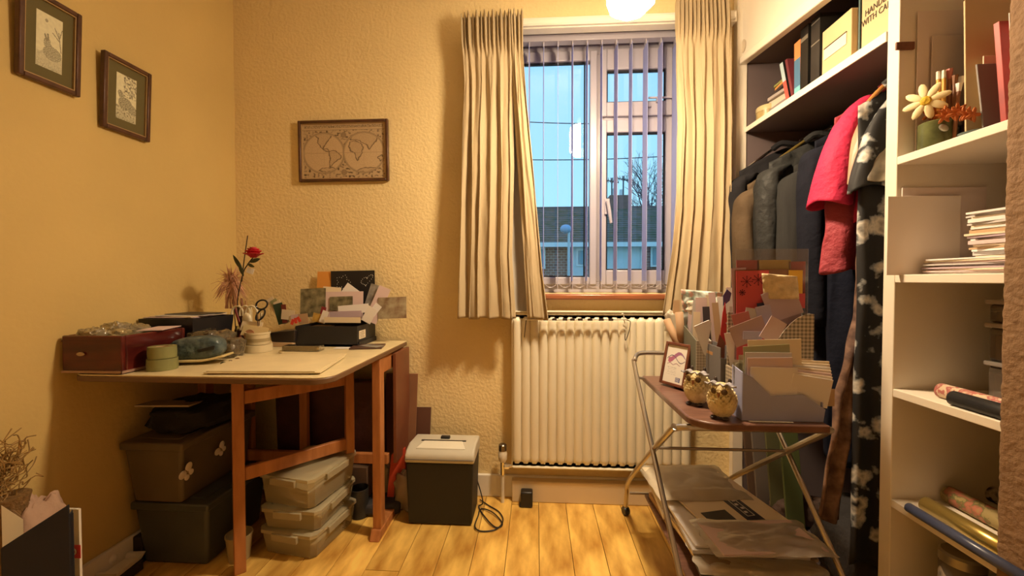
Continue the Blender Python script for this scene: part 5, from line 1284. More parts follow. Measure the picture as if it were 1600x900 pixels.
# navy-banded magazine tilted on top
t = thing('banded_magazine', 'pale magazine with a navy band and white lettering box on the trolley pile', 'magazine', (.62, 1.33, zz_+.004))
rr = mrot(1.5, -1, 14); c_ = Vector((.62, 1.33, zz_+.010))
MB().box(c_, (.26, .33, .006), rr).build('pages', M_pap[1], t)
MB().box(c_+rr @ Vector((.035, 0, .0036)), (.055, .328, .0008), rr).build('navy_band', mat('navy_print', (.018, .022, .05), .35), t)
for (dx_, dy_, sx_, sy_) in ((.035-.012, -.0+.03, .002, .15), (.035+.012, .03, .002, .15), (.035, .105, .026, .002), (.035, -.045, .026, .002), (.035, -.135, .016, .016)):
    MB().box(c_+rr @ Vector((dx_, dy_, .0044)), (sx_, sy_, .0006), rr).build('outline', mat('print_white', (.7, .66, .6), .5), t)
for k in range(6):
    MB().box(c_+rr @ Vector((.035+(.003 if k % 2 else -.002), -.025+k*.021, .0044)), (.010, .009, .0006), rr).build('printed_letter', mat('print_white', (0, 0, 0)), t)
MB().box(c_+rr @ Vector((-.065, -.06, .0036)), (.085, .12, .0008), rr).build('dark_picture', mat('dark_picture', (.03, .03, .035), .35, .4, 20), t)
# clear bags
def bag(label, c, w_, d_, rz_, seed, m=M_wbag, h_=.02, lift=None, inner=None):
    t = thing('clear_plastic_bag', label, 'bag', c); rr = mrot(0, 0, rz_); cv = Vector(c)
    def fn(sgn):
        def f(u, v):
            a, e = u-.5, v-.5; ed = min(1, 6*min(u, 1-u))*min(1, 6*min(v, 1-v))
            z_ = h_/2+sgn*ed*h_/2*(.5+.5*abs(nz(u*4+seed, v*4)))+.007*nz(u*4, v*4, seed)*(1 if sgn > 0 else .25)+.0015*nz(u*14, v*14, seed)
            if lift: z_ += lift(u, v)
            return cv+rr @ Vector((a*w_*(1+.06*nz(v*5, seed)), e*d_*(1+.05*nz(u*5, seed+3)), max(z_, 0.0005)))
        return f
    b = MB().grid(fn(1), 46, 46); b.grid(fn(-1), 46, 46)
    b.build('film', m, t, ang=40)
    if inner:
        MB().box(cv+Vector((0, 0, h_/2)), (w_*.88, d_*.86, .006), mrot(0, 0, rz_+3)).build('contents', inner, t)
    return t
bag('clear plastic bag of papers at the wall end of the trolley shelf, crumpled', (.555, 1.50, zz_0+.001), .31, .26, 4, 3, h_=.045, inner=M_pap[1])
bag('large glossy clear bag of pale papers at the front of the trolley pile', (.62, 1.165, zz_+.016), .32, .165, 3, 8, h_=.022, inner=M_pap[6])
bag('wrinkled clear bag in the lower front of the trolley shelf pile', (.60, 1.155, LS+.001+.052), .33, .17, -4, 14, h_=.016)

# ---- objects on the trolley top
T0 = TB+.0008
# framed certificate
M_cfr = mat('reddish_frame', (.17, .055, .03), .35, .3, 30)
A_, B_ = aZ(1030, 600, T0), aZ(1066, 613, T0)
u_ = (B_-A_); u_.z = 0; wdt = .105; u_.normalize(); n_ = Vector((u_.y, -u_.x, 0))
if n_.dot(Vector((-1, -1, 0))) < 0: n_ = -n_
u_ = Vector((.50, -.866, 0)).normalized(); n_ = Vector((-.866, -.50, 0))
A_ = aZ(1031, 600, T0)
hgt = .148; tilt = .035; up_ = Vector((-n_.x*tilt, -n_.y*tilt, hgt-.004)).normalized(); fn_ = n_.cross(Vector((0, 0, 1))).normalized()
nn = u_.cross(up_); nn = nn if nn.dot(n_) > 0 else -nn
cf = thing('framed_certificate', 'small reddish-brown framed certificate leaning on the trolley, with purple ribbon print', 'picture frame', A_)
def Pc(a, e, h): return A_+u_*a+up_*e+nn*h+Vector((0, 0, .006))
def slab(a0, a1, e0, e1, h0, h1): return [Pc(a0, e0, h0), Pc(a1, e0, h0), Pc(a1, e0, h1), Pc(a0, e0, h1), Pc(a0, e1, h0), Pc(a1, e1, h0), Pc(a1, e1, h1), Pc(a0, e1, h1)]
f_ = .010
for q in ((0, f_, 0, hgt), (wdt-f_, wdt, 0, hgt), (f_, wdt-f_, 0, f_), (f_, wdt-f_, hgt-f_, hgt)): MB().hexa(slab(*q, -.012, .006)).build('frame_side', M_cfr, cf, bevel=.002)
MB().hexa(slab(.005, wdt-.005, .005, hgt-.005, -.008, 0)).build('backing', M_dk, cf)
def cert(u, v):
    c = (.72, .68, .62)
    y = 1-v
    w1 = .30+.10*math.sin(u*6.5+.4); w2 = .36+.09*math.sin(u*7+2.6)
    if .12 < u < .95 and abs(y-w1) < .045+.03*math.sin(u*5): c = lerp3((.45, .12, .20), (.22, .14, .30), u)
    if .05 < u < .95 and abs(y-w2) < .012: c = (.12, .10, .16)
    if .1 < u < .75 and abs(y-(.50+.02*math.sin(u*20))) < .012: c = (.35, .22, .26)
    if .15 < u < .6 and y > .56 and y < .8 and (y*22) % 1 < .35 and nz(u*40, y*22) > -.1: c = (.45, .42, .40)
    if .62 < u < .85 and .84 < y < .96: c = (.10, .10, .22) if (y*40) % 1 > .3 or u > .8 else (.5, .5, .55)
    return c
printed('certificate', cf, cert, 60, 80, lambda u, v: Pc(f_+(wdt-2*f_)*u, f_+(hgt-2*f_)*v, .0012), M_print)
MB().hexa([Pc(wdt/2-.015, .01, -.013), Pc(wdt/2+.015, .01, -.013), Pc(wdt/2+.015, .0, -.06), Pc(wdt/2-.015, .0, -.06), Pc(wdt/2-.015, .1, -.012), Pc(wdt/2+.015, .1, -.012), Pc(wdt/2+.015, .095, -.014), Pc(wdt/2-.015, .095, -.014)]).build('stand', M_dk, cf)

# owls
M_owl = mat('owl_stone', (.88, .78, .48), .6, 0, 30, col2=(.58, .45, .22), bump=.4, bscale=80)
M_lilac = mat('owl_leaf_lilac', (.46, .44, .48), .5, .3, 60, bump=.4); M_owld = mat('owl_dark', (.04, .025, .02), .5)
def owl(label, c, s, face):
    t = thing('owl_figurine', label, 'figurine', c); c = Vector(c); q = mrot(0, 0, face)
    MB().ell(c+Vector((0, 0, .040*s)), (.034*s, .031*s, .036*s), None, 22, 14).build('body', mat('owl_body', (.16, .10, .05), .7), t)
    MB().ell(c+q @ Vector((0, -.006*s, .072*s)), (.025*s, .024*s, .022*s), None, 18, 10).build('head', M_owl, t)
    b = MB()
    for r_ in range(9):
        z_ = .012+.0068*r_; rad_ = .034*math.sqrt(max(.05, 1-((z_-.040)/.037)**2))
        nn_ = 17
        for k in range(nn_):
            a = 2*PI*(k+.5*(r_ % 2))/nn_+random.uniform(-.05, .05)
            p_ = c+Vector((math.cos(a)*rad_*s, math.sin(a)*rad_*.93*s, (z_+.002)*s))
            b.ell(p_, (.0026*s, .0074*s, .0088*s), mrot(0, 0, math.degrees(a)) @ mrot(0, 18, 0), 6, 4)
    b.build('feathers', M_owl, t, kind='stuff')
    for k in (-1, 1):
        e_ = c+q @ Vector((k*.0125*s, -.0285*s, .074*s)); rr = q @ mrot(90, 0, k*22)
        b = MB()
        for j in range(12):
            a = j*PI/6; b.ell(e_+rr @ Vector((math.cos(a)*.0095*s, math.sin(a)*.0095*s, 0)), (.0042*s, .0018*s, .0018*s), rr @ mrot(0, 0, math.degrees(a)), 6, 4)
        b.build('eye_petals', mat('owl_cream', (.74, .62, .34), .6), t, kind='stuff')
        MB().lathe([(.0078*s, 0), (.0074*s, .002), (.004*s, .0035), (.001, .004)], e_, 14, rr @ mrot(0, 0, 0)).build('eye', mat('owl_eye', (.09, .05, .025), .15), t)
        MB().ell(c+q @ Vector((k*.015*s, -.020*s, .004*s)), (.008*s, .011*s, .0045*s), q, 10, 6).build('foot', M_owld, t)
    MB().lathe([(.0045*s, 0), (.003*s, -.006*s), (.0005, -.012*s)][::-1], c+q @ Vector((0, -.031*s, .070*s)), 8, q @ mrot(-20, 0, 0)).build('beak', mat('owl_beak', (.30, .12, .05), .4), t)
    for k in (-1, 1):
        def hat(u, v, k=k):
            a = (u-.5)*2; e = (v-.5)*2; w_ = .017*(1-abs(a)**2.2)
            return c+q @ Vector(((k*.014+a*.024*k)*s, (-.012+e*w_-.008*a)*s, (.092+.003*a-.008*a*a+.003*math.sin(a*8)+.002*math.sin(e*6))*s))
        MB().grid(hat, 16, 8).build('leaf_brow', M_lilac, t, solid=.0022)
        MB().ell(c+q @ Vector((k*.017*s, .004*s, .096*s)), (.005*s, .004*s, .009*s), q, 8, 6).build('ear_tuft', M_owld, t)
oc = aZ(1131, 658, T0); owl('nearer of two stone owl figurines, at the front edge of the trolley', (oc.x+.008, oc.y+.030, T0), 1.02, -38)
oc = aZ(1098, 640, T0); owl('rear of two stone owl figurines, half hidden behind the nearer one', (oc.x+.006, oc.y+.055, T0), 1.06, -42)

# upright card helper: centre pixel, depth, pixel size, roll in the picture plane
def card(name, label, cat, px, py, Y, wpx, hpx, roll, m, yaw=0, tilt=0, th=.0012, group=None, zmin=None):
    c = aY(px, py, Y); k = Y/F
    o = MB().box(c, (wpx*k, th, hpx*k), mrot(tilt, 0, 0) @ mrot(0, 0, yaw) @ mrot(0, -roll, 0)).build(name, m)
    return tag(o, label, cat, group)
def mk(px0, px1, py0, py1): return ((px0+px1)/2, (py0+py1)/2, px1-px0, py1-py0)
# lilac cut-away file box with envelopes
M_lil = mat('lilac_card', (.38, .40, .62), .75, .06, 10)
YL, YL2 = 1.10, 1.157
def Pl(px, py, Y): return aY(px, py, Y)
lb = thing('lilac_file_box', 'lilac cardboard cut-away file box full of envelopes at the front of the trolley', 'file box', (aY(1220, 655, YL).x, YL+.03, T0))
zb0 = T0; base_py = 437+(H-T0)*F/YL
xl_, xr_ = aY(1160, 600, YL).x, aY(1287, 640, YL).x
outl = [(1160, 999), (1287, 999), (1290, 640), (1256, 617), (1205, 619), (1176, 590), (1160, 582)]
def zy(px, py, Y): return T0 if py == 999 else aY(px, py, Y).z
pp = [(aY(px, 620, YL).x, zy(px, py, YL)) for px, py in outl]
MB().prism(pp, lambda a, c, h: Vector((a, YL+h, c)), .0025).build('front', M_lil, lb)
zt_ = pp[-1][1]+.006
MB().prism([(YL+.0026, T0), (YL2, T0), (YL2, zt_+.003), (YL+.0026, pp[-1][1])], lambda a, c, h: Vector((xl_+h, a, c)), .0025).build('side', M_lil, lb)
MB().prism([(YL+.0026, T0), (YL2, T0), (YL2, T0+.05), (YL+.0026, T0+.05)], lambda a, c, h: Vector((xr_-.002+h, a, c)), .0025).build('side', M_lil, lb)
MB().bb(xl_+.003, xr_-.003, YL2-.003, YL2, T0, T0+.055).build('back', M_lil, lb)
MB().bb(xl_+.003, xr_-.003, YL+.003, YL2-.004, T0, T0+.002).build('base', M_lil, lb)
flat('white_strip', 'white card strip lying under the front of the lilac file box', 'card', (aY(1205, 655, 1.092).x, 1.0925, T0), .11, .008, .0016, -1, M_pap[0])
ge = 'envelopes in the lilac file box'
for (lbl, q, Y, roll, m, nm) in (
    ('wide white envelope in the lilac box showing in its cut-away front', (1174, 1243, 575, 642), 1.107, -1, M_pap[0], 'envelope'),
    ('pale mauve envelope behind the wide white one in the lilac box', (1170, 1236, 560, 640), 1.112, 1, M_pap[6], 'envelope'),
    ('off-white envelope with a lilac edge further back in the lilac box', (1166, 1234, 552, 640), 1.117, 0, M_pap[5], 'envelope'),
    ('sage green card standing in the lilac box', (1166, 1234, 541, 640), 1.124, 4, mat('sage_card', (.36, .35, .20), .75), 'card'),
    ('broad cream card standing tallest in the lilac box', (1172, 1250, 532, 640), 1.131, 2, M_pap[1], 'card'),
    ('narrow cream envelope at the left inside of the lilac box', (1163, 1182, 545, 640), 1.136, -3, M_pap[1], 'envelope'),
    ('brown kraft envelope lying behind the cream ones in the lilac box', (1234, 1264, 562, 640), 1.140, 0, M_pap[4], 'envelope')):
    a, c, w_, h_ = mk(*q); card(nm, lbl, nm, a, c, Y, w_, h_, roll, m, group=ge)
for k in range(7):
    card('cream_envelope', ('front', 'second', 'third', 'fourth', 'fifth', 'sixth', 'rearmost')[k]+' envelope of the tilted cream bundle at the right of the lilac box', 'envelope', 1266-.6*k, 611-4.2*k, 1.108+.0055*k, 58, 44, -9+1.2*k, (M_pap[0], M_pap[1], M_pap[6], M_pap[1], M_pap[0], M_pap[1], M_pap[1])[k], th=.002, group='cream envelope bundle at the right of the lilac box', tilt=3)
card('envelope', 'small kraft envelope sticking out behind the cream bundle', 'envelope', 1290, 621, 1.150, 26, 26, 0, M_pap[4])

# gingham magazine file (right) with red, yellow, mauve cards
M_ging = checker('gingham', (.62, .54, .42), (.20, .17, .13), 95)
YG = 1.172
gf = thing('gingham_file', 'tall gingham-pattern magazine file with a curved cut front, behind the lilac box', 'file box', (aY(1230, 560, YG).x, YG+.03, T0))
cur = [(1150, 999), (1272, 999), (1272, 491)]
n0 = [(1258, 492), (1246, 497), (1236, 505), (1226, 516), (1216, 530), (1204, 546), (1190, 558), (1170, 565), (1150, 568)]
pp = [(aY(px, 520, YG).x, zy(px, py, YG)) for px, py in cur+n0]
MB().prism(pp, lambda a, c, h: Vector((a, YG+h, c)), .0025).build('front', M_ging, gf)
gx0, gx1_ = pp[0][0], pp[1][0]
MB().bb(gx1_-.0025, gx1_, YG+.0026, YG+.06, T0, pp[2][1]).build('side', M_ging, gf)
MB().bb(gx0, gx0+.0025, YG+.0026, YG+.06, T0, T0+.12).build('side', M_ging, gf)
MB().bb(gx0+.003, gx1_-.003, YG+.0575, YG+.06, T0, pp[2][1]).build('back', M_ging, gf)
gc_ = 'cards and papers standing in the gingham file'
M_rc = mat('red_pink_card', (.62, .09, .10), .7, .08, 8); M_red = mat('red_card2', (.66, .05, .05), .65); M_yel = mat('yellow_card', (.80, .48, .06), .65)
M_bur = mat('burgundy_print', (.13, .012, .03), .6); M_brn = mat('brown_card2', (.22, .11, .06), .7)
sleeve_Y = YG+.050
ss = thing('card_sleeve', 'clear sleeve of red and yellow card sheets rising behind the gingham file', 'card pack', aY(1205, 480, sleeve_Y))
WORLD[ss.name] = Vector(ss.location)
def pcard(name, q, Y, m, parent, th=.001, roll=0, tilt=0):
    a, c, w_, h_ = mk(*q); k = Y/F
    return MB().box(aY(a, c, Y), (w_*k, th, h_*k), mrot(tilt, 0, 0) @ mrot(0, -roll, 0)).build(name, m, parent)
pcard('clear_film', (1152, 1258, 392, 560), sleeve_Y-.004, glassy('sleeve_film', (.93, .93, .95), .1, .9, haze=.10, hazecol=(.5, .5, .52)), ss, .0005)
pcard('red_sheet', (1151, 1184, 409, 560), sleeve_Y, M_red, ss); pcard('yellow_sheet', (1184, 1233, 409, 560), sleeve_Y, M_yel, ss); pcard('red_sheet', (1233, 1257, 410, 478), sleeve_Y, M_red, ss)
card('brown_card', 'brown card edge behind the snowflake card', 'card', 1190, 470, YG+.042, 78, 95, 1, M_brn, group=gc_)
card('yellow_card', 'yellow card half hidden behind the cream handmade paper', 'card', 1243, 444, YG+.040, 20, 42, 0, M_yel, group=gc_)
card('pink_card', 'pinkish red card low at the right behind the mauve envelope', 'card', 1247, 470, YG+.038, 20, 22, 0, M_rc, group=gc_)
card('mauve_card', 'mauve card edge left of the snowflake card', 'card', 1156, 470, YG+.044, 22, 100, 3, M_pap[2], group=gc_)
sc = thing('snowflake_card', 'pinkish red card printed with dark snowflakes standing in the gingham file', 'card', aY(1178, 500, YG+.034))
WORLD[sc.name] = Vector(sc.location)
YS = YG+.034
pcard('card', (1152, 1200, 425, 560), YS, M_rc, sc, roll=1)
def flake(px, py, r, name='snowflake'):
    b = MB(); c = aY(px, py, YS-.0015)
    for k in range(4):
        a = k*PI/4; d = Vector((math.cos(a), 0, math.sin(a)))*r*YS/F
        b.box(c, (2*r*YS/F, .0005, .0016), mrot(0, -math.degrees(a), 0))
        for s_ in (-1, 1): b.ell(c+d*s_, (.0018, .0004, .0018), None, 6, 4)
    b.build(name, M_bur, sc, kind='stuff')
flake(1167, 440, 8); flake(1185, 437, 8); flake(1160, 457, 4)
# cream handmade paper with curl
def curl(u, v):
    q = aY(1190+54*u+3*v, 427+40*v+5*u*(1-v), YG+.026); q.y -= .010*math.sin(u*2.6)+.004*nz(u*4, v*4); return q
tag(MB().grid(curl, 14, 12).build('handmade_paper', mat('cream_fibre', (.74, .58, .34), .85, .25, 50, bump=.5), solid=.0015), 'curled cream handmade paper in front of the yellow and red sheets', 'paper', gc_)
for (lbl, px, py, w_, h_, roll, dy, m, nm) in (
    ('large mauve envelope tilted over the cream handmade paper', 1222, 474, 50, 46, 20, .022, M_pap[2], 'envelope'),
    ('darker mauve envelope flap below the large tilted one', 1228, 494, 44, 26, 14, .025, mat('mauve_dark', (.34, .24, .28), .75), 'envelope'),
    ('dark blue card corner between the mauve envelopes', 1191, 480, 14, 14, 10, .028, mat('navy_card2', (.03, .03, .07), .6), 'card'),
    ('lilac envelope standing upright by the dark blue corner', 1195, 495, 22, 34, 12, .018, M_pap[3], 'envelope'),
    ('grey-beige card left of the lilac envelope', 1174, 497, 20, 30, -8, .020, M_pap[5], 'card'),
    ('wide dusky pink envelope tilted up to the right above the lilac box', 1170, 518, 52, 32, 22, .008, mat('dusky_envelope', (.44, .30, .27), .75), 'envelope'),
    ('pink card low behind the wide dusky envelope', 1160, 506, 26, 34, 14, .014, mat('pink_card2', (.50, .17, .17), .7), 'card'),
    ('beige folded card tilted right in front of the gingham front', 1208, 516, 26, 36, -30, -.008, M_pap[6], 'card'),
    ('translucent lilac packet between the dusky envelope and the beige card', 1176, 524, 28, 12, 0, -.004, M_pap[3], 'packet')):
    card(nm if nm != 'card' else 'loose_card', lbl, nm, px, py, YG+dy, w_, h_, roll, m, group=gc_)

# left magazine files: pale gingham and grey, full of upright papers
M_ging2 = checker('gingham_pale', (.60, .55, .46), (.34, .30, .25), 110)
YM = 1.345
f1 = thing('gingham_file', 'pale gingham magazine file behind the rear owl', 'file box', (aY(1100, 560, YM).x, YM+.05, T0))
xa, xb = aY(1088, 560, YM).x, aY(1112, 560, YM).x
ztp = aY(1100, 533, YM).z
MB().bb(xa, xb, YM, YM+.0025, T0, ztp).build('front', M_ging2, f1)
MB().prism([(YM+.0026, T0), (YM+.17, T0), (YM+.17, ztp+.05), (YM+.09, ztp+.03), (YM+.0026, ztp)], lambda a, c, h: Vector((xa+h, a, c)), .0025).build('side', mat('file_grey_green', (.15, .15, .11), .7), f1)
MB().prism([(YM+.0026, T0), (YM+.17, T0), (YM+.17, ztp+.05), (YM+.0026, ztp)], lambda a, c, h: Vector((xb-.0025+h, a, c)), .0025).build('side', M_ging2, f1)
f2 = thing('grey_file', 'dark grey magazine file between the rear owl and the lilac box', 'file box', (aY(1137, 560, 1.24).x, 1.27, T0))
xc_, xd_ = aY(1126, 560, 1.24).x, aY(1148, 560, 1.24).x
z2 = aY(1137, 560, 1.24).z
MB().bb(xc_, xd_, 1.24, 1.2425, T0, z2).build('front', mat('file_grey', (.16, .15, .15), .7), f2)
MB().bb(xc_, xc_+.0025, 1.2426, 1.40, T0, z2+.03).build('side', mat('file_grey', (0, 0, 0)), f2)
MB().bb(xd_-.0025, xd_, 1.2426, 1.40, T0, z2+.03).build('side', mat('file_grey', (0, 0, 0)), f2)
gp_ = 'papers fanned upright in the left magazine files'
# kraft strips stack (edges) between the files
for k in range(6):
    x_ = aY(1114+2.6*k, 580, 1.30).x; a = (k-2.5)*1.5
    tag(MB().box((x_, 1.345, T0+.073), (.0022, .10, .145), mrot(0, a*.6, 0)).build('kraft_card', mat('kraft_orange', (.52, .29, .12), .8, .2, 20)), ('leftmost', 'second', 'third', 'fourth', 'fifth', 'rightmost')[k]+' kraft card edge in the row between the two left files', 'card', 'kraft cards standing between the magazine files')
M_blue = mat('pale_blue_paper', (.50, .54, .62), .7); M_wh = mat('bright_paper', (.74, .72, .70), .7)
fan = [  # px0 px1 py0 py1 Y roll mat label name
 (1080, 1096, 470, 560, 1.42, -4, M_pap[5], 'grey-white card at the left of the fan of papers', 'loose_card'),
 (1088, 1104, 466, 560, 1.405, 1, M_pap[6], 'pinkish card beside the grey-white one in the fan of papers', 'loose_card'),
 (1083, 1093, 488, 560, 1.395, -1, M_pap[1], 'narrow cream card low at the left of the fan', 'loose_card'),
 (1100, 1110, 480, 560, 1.39, 3, mat('dark_card', (.05, .04, .05), .6), 'black card slit in the fan of papers', 'loose_card'),
 (1106, 1114, 462, 560, 1.40, 4, M_pap[1], 'tall cream strip in the middle of the fan', 'loose_card'),
 (1112, 1122, 458, 570, 1.385, 5, M_pap[6], 'tall pink-beige strip right of the cream strip', 'loose_card'),
 (1118, 1127, 474, 575, 1.37, 6, M_pap[4], 'kraft strip leaning right in the fan of papers', 'loose_card'),
 (1122, 1130, 465, 560, 1.38, 2, M_pap[0], 'narrow white strip behind the red wedge', 'loose_card'),
 (1137, 1147, 480, 575, 1.28, -3, M_pap[5], 'grey card standing right of the red wedge', 'loose_card'),
 (1143, 1152, 466, 560, 1.30, -8, M_blue, 'pale blue sheet edge left of the mauve card', 'loose_card'),
 (1138, 1158, 520, 578, 1.22, 10, M_pap[0], 'white folded paper tucked above the lilac box corner', 'paper'),
 (1146, 1158, 500, 545, 1.23, 28, M_pap[5], 'grey paper corner left of the dusky envelope', 'paper'),
 (1133, 1150, 450, 490, 1.33, -6, M_wh, 'white card with violet print at the top of the fan', 'loose_card')]
for (a0, a1, q0, q1, Y, roll, m, lbl, nm) in fan:
    a, c, w_, h_ = mk(a0, a1, q0, q1); card(nm, lbl, 'card' if nm != 'paper' else 'paper', a, c, Y, w_, h_, roll, m, yaw=-12, group=gp_)
# violet print patch on that card
pv = bpy.data.objects['loose_card']
# red wedge
def wedge(pts_px, Y, name, label, cat, m, th=.0012, group=None):
    b = MB().prism([(aY(px, py, Y).x, aY(px, py, Y).z) for px, py in pts_px], lambda a, c, h: Vector((a, Y+h, c)), th)
    return tag(b.build(name, m), label, cat, group)
wedge([(1124, 555), (1134, 560), (1134, 532), (1136, 500), (1133, 472), (1129, 490), (1126, 520)], 1.30, 'red_folder', 'bright red folded card wedge in the middle of the papers', 'card', M_red, group=gp_)
wedge([(1117, 556), (1132, 560), (1133, 535), (1124, 522)], 1.285, 'brown_paper', 'reddish brown paper below the red wedge', 'paper', mat('red_brown', (.28, .09, .05), .7), group=gp_)
wedge([(1100, 553), (1103, 556), (1112, 505), (1108, 500), (1085, 510), (1090, 525)], 1.325, 'white_napkin', 'folded white paper napkin hanging over the pale gingham file', 'napkin', M_wh, th=.004, group=gp_)
wedge([(1130, 478), (1140, 470), (1143, 458), (1136, 452), (1130, 462)], 1.315, 'violet_card', 'violet printed card corner at the top of the fan', 'card', mat('violet', (.08, .06, .20), .6), group=gp_)
# patterned gift bag / plastic bag behind
def gb_(u, v):
    q = aY(1066+(1131-1066)*u+4*(v-.5), 452+5*u+60*v, 1.50+.02*math.sin(u*5)+.012*nz(u*6, v*6)); return q
t = thing('patterned_bag', 'pale pastel patterned plastic bag standing behind the papers', 'bag', aY(1100, 512, 1.5))
WORLD[t.name] = Vector(t.location)
MB().grid(gb_, 24, 20).build('film', floral('pastel_pattern', (.50, .54, .50), (.58, .30, .22), 30, .40, (.30, .45, .40)), t, solid=.001)
crumple('clear_wrap', aY(1105, 492, 1.46), (.13, .04, .05), M_wbag, 'crumpled clear wrapping over the top of the papers', 'wrapping', seed=41, nu=50, nv=30)
# kraft tubes at the left, clear wrap
def tubepx(label, p0_, p1_, Y0, Y1, r, m):
    a, c = aY(*p0_, Y0), aY(*p1_, Y1); d = c-a
    t = thing('card_tube', label, 'tube', a)
    WORLD[t.name] = Vector(a)
    MB().tube([a, c], r, 16, cap=False).build('tube', m, t, solid=.0012)
    return t
M_ktube = mat('tube_kraft', (.36, .22, .12), .7)
tubepx('brown card tube leaning left above the framed certificate', (1064, 548), (1042, 500), 1.46, 1.52, .0125, M_ktube)
tubepx('brown card tube standing nearly upright beside the leaning one', (1066, 550), (1061, 488), 1.47, 1.47, .013, M_ktube)
crumple('clear_wrap', aY(1050, 520, 1.56), (.05, .03, .08), M_wbag, 'crumpled clear wrap around the brown card tubes', 'wrapping', seed=44)
for k, (q, lb_) in enumerate((((1068, 1078, 498, 560), 'cream card edge right of the brown tubes'), ((1074, 1082, 485, 555), 'second pale card edge right of the brown tubes'), ((1052, 1062, 469, 490), 'small brown card square above the brown tubes'))):
    a, c, w_, h_ = mk(*q); card('loose_card', lb_, 'card', a, c, 1.53-.02*k, w_, h_, (4, -2, 0)[k], (M_pap[1], M_pap[6], M_pap[4])[k])
# a thin box behind the certificate to carry the tubes
tag(MB().bb(.492, .545, 1.475, 1.58, T0, T0+.12).build('narrow_box', mat('mauve_box', (.36, .26, .22), .7), bevel=.001), 'narrow brownish box behind the framed certificate holding card tubes', 'box')
for q, lb_ in (((1146, 1160, 566, 600), 'small clear packet standing in the left corner of the lilac box'), ((1155, 1163, 555, 600), 'thin glossy packet beside the clear one in the lilac box')):
    a, c, w_, h_ = mk(*q); card('clear_packet', lb_, 'packet', a, c, 1.145, w_, h_, 2, glassy('packet', (.9, .9, .85), .1, 1.2, haze=.3, hazecol=(.6, .55, .4)))

# ================================================================ THINGS ON THE DESK
D0 = TZ+.0009
# red-brown wooden drawer box at the left end
M_mah = mat('mahogany_lacquer', (.13, .017, .012), .16, 0, 4, col2=(.06, .008, .007), stretch=(1, 1, 5))
fl_, fr_ = aZ(72, 583, D0), aZ(172, 583, D0)
rx = thing('wooden_drawer_box', 'glossy red-brown wooden drawer box full of packets at the left end of the table', 'box', (XL+.13, 1.35, D0))
X0_, X1_, Y0_, Y1_, Z1_ = XL+.012, -1.262, 1.172, 1.40, .858
Z0_ = D0+.006
MB().bb(X0_+.012, X1_-.006, Y0_+.006, Y1_-.006, D0, Z0_+.004).build('bottom', M_mah, rx)
for nm, q in (('front', (X0_, X1_, Y0_, Y0_+.014)), ('side', (X0_, X0_+.012, Y0_+.014, Y1_-.012)), ('side', (X1_-.012, X1_, Y0_+.014, Y1_-.012)), ('back', (X0_, X1_, Y1_-.012, Y1_))):
    MB().bb(*q, Z0_, Z1_).build(nm, M_mah, rx, bevel=.004)
MB().bb(X0_+.001, X1_+.004, Y0_-.004, Y0_, Z0_-.003, Z0_+.004).build('beading', mat('pale_bead', (.40, .25, .18), .3), rx)
MB().bb(X1_, X1_+.004, Y0_-.004, Y1_, Z0_-.003, Z0_+.004).build('beading', mat('pale_bead', (0, 0, 0)), rx)
MB().bb(X0_+.001, X1_+.003, Y0_-.003, Y0_, Z1_-.018, Z1_-.014).build('moulding', M_mah, rx)
kp = aY(128, 553, Y0_)
MB().ell((kp.x, Y0_-.004, kp.z), (.013, .004, .006)).build('inlay', mat('pearl_inlay', (.50, .36, .22), .3), rx)
MB().bb(X0_+.013, X1_-.013, Y0_+.015, Y1_-.013, Z1_-.05, Z1_-.045).build('tray_floor', M_dk, rx)
M_foil = mat('cellophane_gold', (.62, .52, .28), .12, 0, 30, col2=(.36, .28, .14), bump=1, bscale=50, metal=.3)
M_cello = glassy('cellophane', (.92, .88, .75), .1, 1.4, haze=.4, hazecol=(.62, .52, .34), bump=.6, bscale=40)
gp2 = 'packets and discs in the wooden drawer box'
zt3 = Z1_-.044
for k, (px, Y, w_, d_, h_, m, lb_) in enumerate((
    (95, 1.22, .07, .05, .060, M_cello, 'crinkled clear packet standing at the front left of the drawer box'),
    (118, 1.29, .07, .06, .070, M_cello, 'clear packet with pale contents in the middle of the drawer box'),
    (170, 1.27, .09, .07, .052, M_foil, 'shiny gold crinkled packet at the right of the drawer box'),
    (150, 1.34, .09, .07, .060, M_cello, 'dull clear packet at the back of the drawer box'))):
    x_ = min(max(aY(px, 520, Y).x, X0_+.013+w_/2), X1_-.013-w_/2)
    crumple('cellophane_packet', (x_, Y, zt3), (w_, d_, h_), m, lb_, 'packet', gp2, seed=50+k*3, f=1.5, amp=.3)
for k, (px, Y) in enumerate(((104, 1.205), (120, 1.207), (112, 1.235))):
    x_ = min(max(aY(px, 520, Y).x, X0_+.03), X1_-.04)
    tag(MB().lathe([(.021, 0), (.021, .004)], (x_+.012*k, Y, zt3+.028+.012*(k == 2)), 20, mrot(70, 0, 0)).build('card_disc', mat('pale_disc', (.52, .42, .25), .6)), ('left', 'right', 'rear')[k]+' round pale disc among the packets in the drawer box', 'disc', gp2)
tag(MB().box((-1.30, 1.34, Z1_+.004), (.07, .13, .002), mrot(0, 0, 20)).build('loose_card', M_pap[6]), 'mauve card lying across the back rim of the wooden drawer box', 'card')
